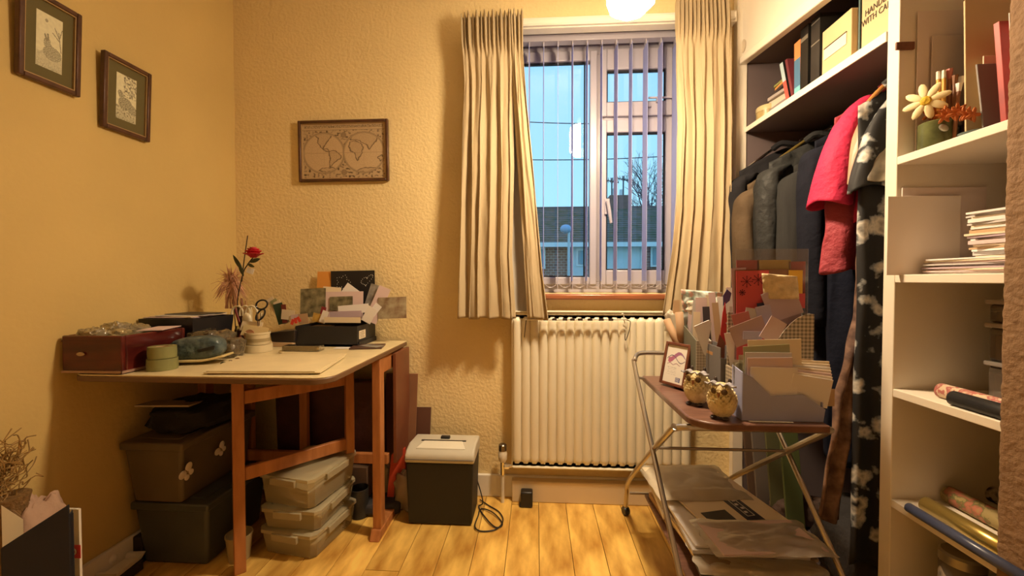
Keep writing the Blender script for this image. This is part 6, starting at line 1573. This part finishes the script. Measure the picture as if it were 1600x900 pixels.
# black tray box behind with papers
c0, c1_ = aZ(207, 545, D0), aZ(300, 530, D0)
tx0, tx1, ty0, ty1 = -1.448, -1.262, 1.43, 1.61
t = tray('black_storage_tray', 'black box with papers on top, behind the wooden drawer box', 'box', ((tx0+tx1)/2, (ty0+ty1)/2, D0), tx1-tx0, ty1-ty0, .145, mat('tray_black', (.010, .010, .014), .4), 0, .006, .012)
zz_ = D0+.1465
for k, (w_, d_, a, m, lb_) in enumerate(((.19, .17, 3, M_pap[2], 'mauve sheet lowest on the black box'), (.18, .16, -6, M_pap[1], 'cream sheet on top of the black box'), (.17, .15, 9, M_pap[5], 'grey sheet on top of the cream one on the black box'), (.16, .11, -4, mat('black_sheet', (.03, .03, .03), .5), 'black card topmost on the black box'))):
    flat('paper_sheet', lb_, 'paper', ((tx0+tx1)/2+.008*k-.008, (ty0+ty1)/2+.005*k, zz_), w_, d_, .0022, a, m, group='papers on the black box'); zz_ += .003
# green tape rolls, two stacked
M_tape = mat('green_tape', (.26, .26, .10), .4, .15, 40)
gcx = aZ(236, 581, D0)
for k in range(2):
    t = thing('tape_roll', ('lower', 'upper')[k]+' of two stacked green tape rolls beside the wooden drawer box', 'tape', (gcx.x, gcx.y+.04, D0+.038*k))
    r0 = .040-.003*k
    MB().lathe([(r0*.5, 0), (r0, 0), (r0+.001, .018), (r0, .0365), (r0*.5, .0365), (r0*.5, 0)], (gcx.x, gcx.y+.04, D0+.038*k), 30, cap=False).build('tape', M_tape, t)
    MB().lathe([(r0*.42, .001), (r0*.5, .001), (r0*.5, .0355), (r0*.42, .0355), (r0*.42, .001)], (gcx.x, gcx.y+.04, D0+.038*k), 30, cap=False).build('core', M_pap[4], t)
# bottles with pink caps
for k, (px, py, h_, m) in enumerate(((250, 535, .085, mat('cap_pink', (.60, .16, .14), .4)), (275, 517, .10, mat('cap_red', (.45, .03, .06), .4)))):
    p = aZ(px+2, 562, D0); y_ = p.y+.02+.03*k; x_ = aY(px, py, y_).x
    t = thing('glue_bottle', ('small bottle with a pale pink cap behind the green tape rolls', 'small bottle with a dark red cap behind the blue-grey case')[k], 'bottle', (x_, y_, D0))
    MB().lathe([(.012, 0), (.013, .002), (.013, h_*.7), (.007, h_*.8)], (x_, y_, D0), 16).build('body', M_pap[6], t)
    MB().lathe([(.008, h_*.8), (.008, h_*.95), (.004, h_*1.12), (.001, h_*1.13)], (x_, y_, D0), 14).build('cap', m, t)
# blue-grey case on cream base
b0, b1_ = aZ(262, 575, D0), aZ(340, 562, D0)
bc = Vector(((b0.x+b1_.x)/2+.0, (b0.y+b1_.y)/2+.02, D0))
rot_ = 14
t = thing('mottled_case', 'blue-grey mottled rounded case with a dark slot, on a cream plastic base', 'case', bc)
rr = mrot(0, -3, rot_)
def cs(u, v):
    th = 2*PI*u; ph = PI*(v-.5); p = .45
    x_ = math.copysign(abs(math.cos(th))**p, math.cos(th))*max(math.cos(ph), 0)**.5; y_ = math.copysign(abs(math.sin(th))**.6, math.sin(th))*max(math.cos(ph), 0)**.5; z_ = math.copysign(abs(math.sin(ph))**.7, math.sin(ph))
    return bc+Vector((0, .0, .052))+rr @ Vector((x_*.083, y_*.038, z_*.040*(1-.1*x_*x_)))
MB().grid(cs, 48, 24, closed=True).build('case', mat('blue_mottled', (.12, .16, .155), .3, 0, 40, col2=(.035, .06, .07), bump=.5, bscale=50), t, ang=80)
MB().hexa([bc+rr @ Vector(q) for q in ((.020, -.041, .040), (.070, -.0405, .046), (.070, -.034, .046), (.020, -.034, .040), (.018, -.041, .050), (.073, -.0405, .060), (.073, -.034, .060), (.018, -.034, .050))]).build('slot', M_blk, t, bevel=.002)
def base_(u, v):
    a = (u-.5)*2; e = (v-.5)*2
    return bc+mrot(0, 0, rot_) @ Vector((a*.095, e*.048*(1-.25*a*a), .010+.010*(a+.3)*(a > -.3)-.003*math.sin(a*4)))
MB().grid(base_, 30, 12).build('base', mat('cream_plastic', (.66, .52, .24), .3), t, solid=.007, ang=80)
# clear bags behind the case
M_cb = glassy('brown_clear_bag', (.80, .74, .62), .18, 1.2, haze=.30, hazecol=(.30, .24, .15), bump=.6, bscale=20)
crumple('clear_plastic_bag', (aY(330, 540, 1.46).x, 1.46, D0), (.13, .13, .10), M_cb, 'crumpled clear bag standing behind the blue-grey case', 'bag', seed=61, f=1.3)
crumple('clear_plastic_bag', (aY(360, 550, 1.47).x, 1.47, D0), (.08, .08, .07), M_cb, 'smaller crumpled clear bag between the case and the cream tape rolls', 'bag', seed=66, f=1.3)
crumple('clear_plastic_bag', (aY(310, 530, 1.58).x, 1.58, D0), (.16, .10, .13), mat('dull_film', (.20, .15, .08), .4, .4, 20, bump=1, bscale=30), 'dull brownish packet at the back near the black box', 'bag', seed=71)
p = aY(318, 508, 1.50)
t = thing('white_nozzle_bottle', 'white nozzle bottle rising behind the crumpled bags', 'bottle', (p.x, 1.515, D0))
MB().lathe([(.013, 0), (.014, .10), (.010, .115), (.010, .125), (.005, p.z-D0+.025), (.001, p.z-D0+.026)], (p.x, 1.54, D0), 16).build('body', M_pap[0], t)
# small glass stoppers at the front
for k, (px, py) in enumerate(((349, 571), (358, 568), (366, 565))):
    p = aZ(px, py, D0)
    tag(MB().lathe([(.005, 0), (.006, .004), (.006, .012), (.004, .015), (.001, .016)], p+Vector((0, .006, .006)), 12, mrot(80, 0, 40*k)).build('beads_tube', (M_jar, M_chr, mat('bead_brown', (.25, .14, .06), .2))[k]), ('clear', 'silvery', 'brown')[k]+' tiny bead tube lying in front of the clear bag', 'tube', 'tiny bead tubes in front of the clear bag')
# large boards lying at the front
M_chip = mat('grey_board', (.74, .62, .38), .6, .08, 12); M_chipd = mat('brown_board_edge', (.25, .14, .07), .7)
cor = [(318, 582), (489, 582), (542, 553), (372, 556)]
def board_flat(cpx, z0, th, name, label, m):
    ps = [aZ(*q, z0) for q in cpx]
    return tag(MB().hexa([Vector((q.x, q.y, z0)) for q in ps]+[Vector((q.x, q.y, z0+th)) for q in ps]).build(name, m), label, 'board')
board_flat([(324, 585), (483, 585), (530, 560), (380, 562)], D0, .0035, 'art_board', 'bottom grey-brown board lying at the front edge of the table', M_chipd)
board_flat([(318, 583.5), (500, 583.5), (540, 557), (376, 560)], D0+.0038, .0028, 'art_board', 'middle board of the three lying at the front edge of the table', M_chip)
board_flat([(322, 581), (492, 581.5), (541, 554), (372, 557)], D0+.0070, .0025, 'art_board', 'top pale board of the three lying at the front edge of the table', M_chip)
# cream tape rolls and cards
p = aZ(394, 551, D0); tcx, tcy = p.x, p.y+.035
M_mask = mat('masking_cream', (.66, .56, .36), .5)
t = thing('tape_roll', 'wide cream tape roll lying flat on the middle of the table', 'tape', (tcx, tcy, D0))
MB().lathe([(.022, 0), (.0515, 0), (.052, .012), (.0515, .028), (.022, .028), (.022, 0)], (tcx, tcy, D0), 34, cap=False).build('tape', M_mask, t)
t = thing('cardboard_pot', 'cream round tub standing on the wide tape roll, holding cards', 'tub', (tcx, tcy, D0+.0285))
MB().lathe([(.036, 0), (.041, .002), (.043, .040), (.045, .042), (.045, .050), (.042, .050), (.040, .042), (.037, .004), (.001, .004)], (tcx, tcy, D0+.0285), 30).build('tub', M_mask, t)
MB().lathe([(.0425, .012), (.0432, .026)], (tcx, tcy, D0+.0285), 30, cap=False).build('band', mat('tub_band', (.38, .30, .16), .5), t)
for k, (px, py, w_, h_, roll, dy, m, lb_) in enumerate(((393, 510, 36, 16, -4, .012, M_pap[1], 'upper cream card in the round tub'), (398, 518, 44, 18, -8, .0, mat('yellow_cream', (.74, .60, .32), .7), 'yellowish cream card spread in the round tub'))):
    card('loose_card', lb_, 'card', px, py, tcy+dy, w_, h_, roll, m, tilt=-20)
q = aY(390, 522, tcy-.012)
tag(MB().lathe([(.022, 0), (.022, .003)], q+Vector((0, 0, -.004)), 26, mrot(80, 0, 0)).build('copper_disc', mat('copper_disc', (.48, .24, .12), .4)), 'reddish brown round disc leaning in the round tub', 'disc')
# black open box of photos and cards
K0, K1 = aZ(462, 541, D0), aZ(558, 542, D0)
kx0, kx1, ky0 = K0.x, K1.x, (K0.y+K1.y)/2
ky1 = ky0+.20
kh = .088
kb = thing('black_card_box', 'black open cardboard box heaped with photographs and cards at the right of the table', 'box', ((kx0+kx1)/2, (ky0+ky1)/2, D0))
M_kb = mat('black_box_card', (.016, .015, .018), .5)
for nm, q in (('front', (kx0, kx1, ky0, ky0+.003)), ('back', (kx0, kx1, ky1-.003, ky1)), ('side', (kx0, kx0+.003, ky0+.003, ky1-.003)), ('side', (kx1-.003, kx1, ky0+.003, ky1-.003))):
    MB().bb(*q, D0, D0+kh).build(nm, M_kb, kb)
MB().bb(kx0+.003, kx1-.003, ky0+.003, ky1-.003, D0, D0+.003).build('base', M_kb, kb)
MB().bb(kx0+.004, kx1+.004, ky0-.0, ky1+.004, D0, D0+.010).bb(kx1+.0005, kx1+.005, ky0+.01, ky1, D0, D0+.02).build('lid', M_kb, kb)
MB().bb(kx1+.0002, kx1+.0012, ky0+.018, ky0+.085, D0+.030, D0+.066).build('label', M_pap[1], kb)
for k in range(4): MB().bb(kx1+.0013, kx1+.0016, ky0+.026, ky0+.074-.01*(k % 2), D0+.036+.007*k, D0+.0375+.007*k).build('label_line', M_ink, kb)
M_ph1 = mat('photo_green', (.30, .27, .16), .3, 0, 30, col2=(.08, .07, .04)); M_ph2 = mat('photo_brown', (.20, .12, .07), .3, 0, 24, col2=(.42, .36, .24)); M_ph3 = mat('photo_grey', (.40, .38, .34), .3, 0, 18, col2=(.16, .14, .13))
gk = 'photographs and cards heaped in the black box'
ym = ky0+.09
# black card with dotted heart and flower
hc = thing('dotted_heart_card', 'black card with dotted white flower and heart behind the black box heap', 'card', aY(552, 470, ky1-.012))
WORLD[hc.name] = Vector(hc.location); YH = ky1-.012
pcard('card', (516, 588, 422, 505), YH, mat('black_card', (.012, .011, .013), .5), hc, roll=1)
b = MB()
def dot(px, py, r=.0017): b.ell(aY(px, py, YH-.0012), (r, .0006, r), None, 6, 4)
for k in range(20):
    a = 2*PI*k/20; r = 9.5*(1+.22*math.cos(5*a)); dot(536+r*math.cos(a), 441-r*math.sin(a))
b.build('dotted_flower', M_paper, hc, kind='stuff'); b = MB()
for k in range(26):
    a = 2*PI*k/26; hx_ = 16*math.sin(a)**3; hy = 13*math.cos(a)-5*math.cos(2*a)-2*math.cos(3*a)-math.cos(4*a)
    ca, sa = math.cos(R(40)), math.sin(R(40)); x_, y_ = hx_*.75, hy*.75
    dot(573+x_*ca-y_*sa*-.2, 438-(y_*ca*.9+x_*.35))
b.build('dotted_heart', M_paper, hc, kind='stuff')
for (lb_, px, py, w_, h_, roll, Y, m, nm) in (
    ('orange card behind the black dotted one', 507, 437, 24, 26, 0, YH+.004, mat('orange_card', (.75, .32, .06), .6), 'loose_card'),
    ('snapshot of greenery standing at the left of the box', 489, 473, 42, 46, 2, ky0+.10, M_ph1, 'photograph'),
    ('brown and white photo sticking out right of the box', 613, 481, 46, 34, 2, ky0+.115, M_ph2, 'photograph'),
    ('pale mauve card right of the box heap centre', 590, 476, 20, 60, -22, ym+.03, M_pap[6], 'loose_card'),
    ('brown photo at the right of the heap', 583, 468, 22, 48, -16, ym+.045, M_ph3, 'photograph'),
    ('big beige mount with a window photo', 536, 478, 66, 46, 1, ym+.01, M_pap[6], 'loose_card'),
    ('grey-green photo set in the beige mount', 533, 474, 38, 22, 2, ym+.007, M_ph1, 'photograph'),
    ('white card slanting at the top of the heap', 548, 456, 26, 18, -35, ym+.03, M_pap[0], 'loose_card'),
    ('cream card left of the slanting white one', 518, 461, 30, 26, -4, ym+.02, M_pap[1], 'loose_card'),
    ('wide pale envelope across the middle of the heap', 552, 483, 50, 14, 5, ym-.012, M_pap[0], 'envelope'),
    ('mauve-grey envelope below the wide pale one', 540, 491, 52, 10, 2, ym-.02, M_pap[2], 'envelope'),
    ('cream pad lying flat over the front of the box', 535, 500, 60, 9, 0, ky0+.02, M_pap[1], 'loose_card'),
    ('white folded card at the right front of the heap', 577, 492, 16, 26, -28, ky0+.04, M_pap[0], 'loose_card'),
    ('small white card corner at the far right of the heap', 586, 484, 12, 20, -38, ky0+.06, M_pap[0], 'loose_card'),
    ('yellow photo tilted at the left front of the heap', 498, 497, 20, 14, -12, ky0+.03, mat('photo_yellow', (.70, .44, .10), .4, .4, 30), 'photograph'),
    ('white-edged photo beside the yellow one', 506, 495, 10, 20, -22, ky0+.025, M_pap[0], 'photograph'),
    ('dark red card sliver at the left of the heap', 504, 490, 8, 22, -14, ky0+.05, mat('dark_red_card', (.25, .02, .03), .6), 'loose_card'),
    ('kraft card at the left end of the box', 474, 498, 16, 16, 8, ky0+.03, M_pap[4], 'loose_card')):
    card(nm, lb_, 'card' if nm != 'photograph' else 'photo', px, py, Y, w_, h_, roll, m, group=gk, tilt=-6 if Y > ky0+.05 else 0)
# packet in front, flat things at right end
a_, c_ = aZ(440, 549, D0), aZ(500, 549, D0)
t = thing('ribbon_packet', 'long clear packet of gold ribbon lying in front of the black box', 'packet', ((a_.x+c_.x)/2, a_.y+.02, D0))
MB().bb(a_.x, c_.x, a_.y, a_.y+.045, D0, D0+.022).build('case', glassy('packet_clear', (.9, .85, .7), .1, 1.3, haze=.2, hazecol=(.6, .5, .3)), t, bevel=.003)
MB().bb(a_.x+.004, c_.x-.012, a_.y+.004, a_.y+.04, D0+.002, D0+.018).build('ribbon', mat('ribbon_gold', (.46, .33, .12), .35, .4, 50, stretch=(1, 1, 8)), t)
q = aZ(437, 552, D0); tag(MB().ell(q+Vector((0, .004, .0035)), (.008, .006, .0035)).build('pebble', mat('pale_pebble', (.50, .38, .18), .3)), 'small pale flat pebble in front of the gold ribbon packet', 'pebble')
q = aZ(597, 537, D0)
tag(MB().box((-.72, 1.71, D0+.003), (.13, .11, .006), mrot(0, 0, 12)).build('notebook', mat('dark_notebook', (.10, .05, .035), .5, .3, 20)), 'dark thin notebook at the right back corner of the table', 'notebook')
tag(MB().box((-.70, 1.70, D0+.0072), (.09, .05, .002), mrot(0, 0, -20)).build('loose_card', M_ph3), 'small pale card lying on the dark notebook', 'card')
flat('paper_sheet', 'white paper lying under the front right of the black box', 'paper', (-.80, ky0-.03, D0), .10, .045, .001, 4, M_pap[0])
# small dark box and kraft box between tub and black box
a_ = aZ(428, 545, D0)
tag(MB().bb(a_.x-.045, a_.x+.05, a_.y+.05, a_.y+.16, D0, D0+.018).build('flat_box', M_pap[4], bevel=.001), 'flat kraft box between the round tub and the black box', 'box')
tag(MB().hexa([(a_.x-.05, a_.y+.06, D0+.0185), (a_.x+.055, a_.y+.055, D0+.0185), (a_.x+.055, a_.y+.17, D0+.0185), (a_.x-.05, a_.y+.16, D0+.0185), (a_.x-.055, a_.y+.055, D0+.06), (a_.x+.06, a_.y+.05, D0+.072), (a_.x+.06, a_.y+.175, D0+.072), (a_.x-.055, a_.y+.165, D0+.06)]).build('dark_box', mat('dark_small_box', (.025, .018, .016), .4), bevel=.003), 'small dark box on the flat kraft one left of the black box', 'box')
# card stand with green/cream cards
gq = 'cards fanned beside the scissors'
for k, (px, py, w_, h_, roll, m) in enumerate(((432, 484, 12, 44, 32, M_pap[1]), (436, 486, 12, 42, 30, mat('sage2', (.34, .36, .18), .6)), (440, 488, 12, 40, 26, M_pap[1]), (438, 490, 16, 34, 16, mat('deep_green', (.04, .07, .04), .5)), (444, 490, 8, 30, 4, mat('dark_red2', (.22, .04, .03), .5)), (450, 492, 22, 16, -6, M_pap[1]), (462, 497, 16, 12, 8, M_pap[6]))):
    card('loose_card', ('leftmost cream', 'sage green', 'inner cream', 'deep green', 'dark red', 'low wide cream', 'low pinkish')[k]+' card in the fan beside the scissors', 'card', px, py, 1.795-.003*k, w_, h_, roll, m, group=gq)
tag(MB().bb(aY(415, 510, 1.6).x, aY(470, 510, 1.6).x, 1.80, 1.88, D0, D0+.075).build('card_rack', mat('rack_brown', (.22, .13, .06), .5, .2, 20), bevel=.002), 'brown open box carrying the fan of green and cream cards', 'box')
# scissors
sc_ = aY(406, 478, 1.60)
t = thing('scissors', 'scissors with dark looped handles upright among the pens', 'scissors', (sc_.x, 1.60, D0+.09))
def loop(cpx, cpy, rx_, ry_, ang_):
    b = MB(); pts = []
    for k in range(21):
        a = 2*PI*k/20; x_, y_ = rx_*math.cos(a), ry_*math.sin(a); ca, sa = math.cos(R(ang_)), math.sin(R(ang_))
        pts.append(aY(cpx+x_*ca-y_*sa, cpy-(x_*sa+y_*ca), 1.60))
    b.tube(pts, .0035, 8, cap=False); return b
M_sch = mat('scissor_black', (.015, .014, .016), .3)
loop(409, 476, 9, 7, 20).build('handle', M_sch, t); loop(407, 492, 10, 5, 55).build('handle', M_sch, t)
MB().tube([aY(402, 488, 1.60), aY(404, 515, 1.60)], [.004, .002], 6).build('blade', M_chr, t)
MB().tube([aY(409, 488, 1.603), aY(405, 516, 1.603)], [.004, .002], 6).build('blade', M_chr, t)
# white handled cup rack of tools
cp_ = aY(386, 500, 1.67)
t = thing('white_caddy', 'white caddy with curled handles full of small tools, in front of the rose', 'caddy', (cp_.x, 1.67, D0))
MB().lathe([(.035, 0), (.040, .004), (.044, .075), (.046, .078), (.042, .078), (.038, .01), (.001, .008)], (cp_.x, 1.68, D0), 24).build('cup', mat('caddy_dark', (.12, .05, .035), .4), t)
for k, (cx_, rx_) in enumerate(((371, 9), (393, 9), (383, 8))):
    pts = [aY(cx_+rx_*math.cos(a), 490-12*math.sin(a), 1.64) for a in [PI*(-.1+1.2*j/14) for j in range(15)]]
    MB().tube(pts, .0042, 8).build('curled_handle', mat('caddy_white', (.74, .66, .48), .35), t)
MB().ell(aY(386, 500, 1.63), (.020, .012, .030), None, 14, 10).build('knob', mat('caddy_white', (0, 0, 0)), t)
for k, (px, py, m, lb_) in enumerate(((363, 468, mat('marker_red', (.22, .03, .02), .35), 'dark red'), (377, 466, mat('marker_brown', (.25, .10, .05), .35), 'brown'), (384, 470, mat('marker_tan', (.42, .24, .10), .35), 'tan'), (371, 476, mat('marker_plum', (.10, .03, .04), .35), 'plum'), (392, 480, mat('marker_cream', (.6, .5, .3), .35), 'cream'))):
    a_ = aY(px, py, 1.68+.004*k); bz_ = Vector((cp_.x+(.006*k-.012), 1.68, D0+.012))
    stick('marker_pen', lb_+' marker pen standing in the white-handled caddy', 'pen', a_, bz_, .0055, m, .7, None, 'cap', group='marker pens in the white-handled caddy')
for k in range(5):
    c_ = aY(352+6*k, 494+2*(k % 2), 1.62)
    tag(MB().lathe([(.009, 0), (.010, .002), (.010, .05), (.006, .06), (.006, .07), (.001, .071)], (c_.x, 1.655-.012*(k % 2), D0), 12).build('paint_bottle', mat('bottle_%d' % k, ((.12, .04, .03), (.30, .22, .10), (.05, .04, .05), (.20, .06, .04), (.4, .3, .18))[k], .25)), ('maroon', 'olive', 'black', 'rust', 'cream')[k]+' small paint bottle left of the white-handled caddy', 'bottle', 'small paint bottles near the corner of the table')
# red rose
YR = 1.60
vz = thing('slim_vase', 'slim dark vase holding the artificial red rose', 'vase', (aY(368, 520, YR).x, YR+.06, D0))
MB().lathe([(.020, 0), (.024, .01), (.022, .07), (.012, .11), (.014, .13)], (aY(368, 520, YR).x, YR+.06, D0), 20).build('body', mat('vase_dark', (.05, .03, .025), .2), vz)
base = Vector((aY(368, 520, YR).x, YR+.06, D0+.06))
rose = thing('red_rose', 'artificial red rose on a tall dark stem in the corner of the table', 'flower', base)
hd = aY(396, 398, YR)
M_stem = mat('rose_stem', (.035, .022, .012), .6); M_leaf = mat('rose_leaf', (.045, .055, .02), .5, .3, 30)
MB().tube(smooth_path([base, aY(371, 480, YR+.04), aY(379, 430, YR+.01), aY(388, 412, YR), hd+Vector((0, 0, -.01))], 6), .0022, 7).build('stem', M_stem, rose)
MB().tube(smooth_path([aY(378, 440, YR+.01), aY(381, 410, YR), aY(387, 368, YR)], 6), .0020, 7).build('twig', M_stem, rose)
M_rose = mat('rose_red', (.55, .008, .018), .45, .25, 30)
def petal(k, n_, r, h_, op, z0):
    a0 = 2*PI*k/n_+z0*90
    def f(u, v):
        a = a0+(u-.5)*2.0*PI/n_*1.5; rad_ = r*(.25+op*v**1.3)*(1+.05*math.sin(u*PI)); zz = z0+h_*v-.010*op*max(0, v-.75)*4*.25-.004*abs(u-.5)*v
        return hd+Vector((rad_*math.cos(a), rad_*math.sin(a), zz))
    return f
for ringi, (n_, r, h_, op, z0) in enumerate(((5, .037, .020, .72, -.012), (5, .034, .030, .60, -.011), (4, .028, .036, .50, -.009), (3, .018, .038, .40, -.006))):
    for k in range(n_): MB().grid(petal(k, n_, r, h_, op, z0), 9, 7).build('petal', M_rose, rose, solid=.0012)
def leaf(p0_, p1_, wd_, Y0_, Y1_, parent=rose):
    a, c = aY(*p0_, Y0_), aY(*p1_, Y1_); d = c-a; s_ = d.cross(Vector((0, 1, .2))).normalized()
    def f(u, v): return a+d*v+s_*(u-.5)*2*wd_*math.sin(PI*min(1, v*1.0))**.8+Vector((0, -.004*math.sin(v*PI), 0))*(1-abs(u-.5))
    MB().grid(f, 6, 10).build('leaf', M_leaf, parent, solid=.0008)
leaf((380, 424), (364, 398), .009, YR, YR-.01); leaf((381, 432), (373, 410), .008, YR, YR-.01); leaf((390, 410), (407, 404), .008, YR, YR-.005); leaf((386, 412), (398, 417), .007, YR, YR-.01)
card('paper_tag', 'small white tag hanging from the rose stem', 'tag', 391, 423, YR-.006, 12, 9, -18, M_pap[0])
# dried pink feather bunch
t = thing('feather_bunch', 'bunch of dried pinkish feathery grass behind the small bottles', 'dried flowers', aY(362, 500, 1.66))
WORLD[t.name] = Vector(t.location)
b = MB(); c0_ = aY(362, 438, 1.66)
for k in range(260):
    a = random.uniform(0, 2*PI); L = random.uniform(.035, .085); d = Vector((math.cos(a)*.8, random.uniform(-.5, .5), math.sin(a))).normalized()
    s_ = c0_+Vector((random.uniform(-.008, .008), 0, random.uniform(-.03, .01))); q1_ = s_+d*L*.6; q2_ = s_+d*L+Vector((0, 0, -.03*abs(d.x)))
    b.tube([s_, q1_, q2_], [.0014, .0012, .0005], 3, cap=False)
for k in range(60):
    x_ = random.uniform(-.025, .02); b.tube([c0_+Vector((x_*.4, 0, -.01)), c0_+Vector((x_, random.uniform(-.01, .01), -.05)), c0_+Vector((x_*1.3, 0, -.12))], .0009, 3, cap=False)
b.build('feathers', mat('feather_pink', (.70, .38, .24), .6, .3, 60), t, kind='stuff')
MB().tube([aY(362, 440, 1.66), Vector((c0_.x+.004, 1.68, D0+.02))], .002, 6).build('stalk', M_stem, t)
MB().lathe([(.018, 0), (.022, .004), (.022, .07), (.016, .09)], (c0_.x+.004, 1.70, D0), 16).build('jar', M_jar, t)
# red bits beside the black box
for k in range(3): tag(MB().box(aY(457+5*k, 503-2*k, ky0-.012), (.012, .003, .024), mrot(0, 20-25*k, 0)).build('red_ribbon', mat('ribbon_red', (.60, .05, .03), .5)), ('left', 'middle', 'right')[k]+' red ribbon scrap at the left end of the black box', 'ribbon')
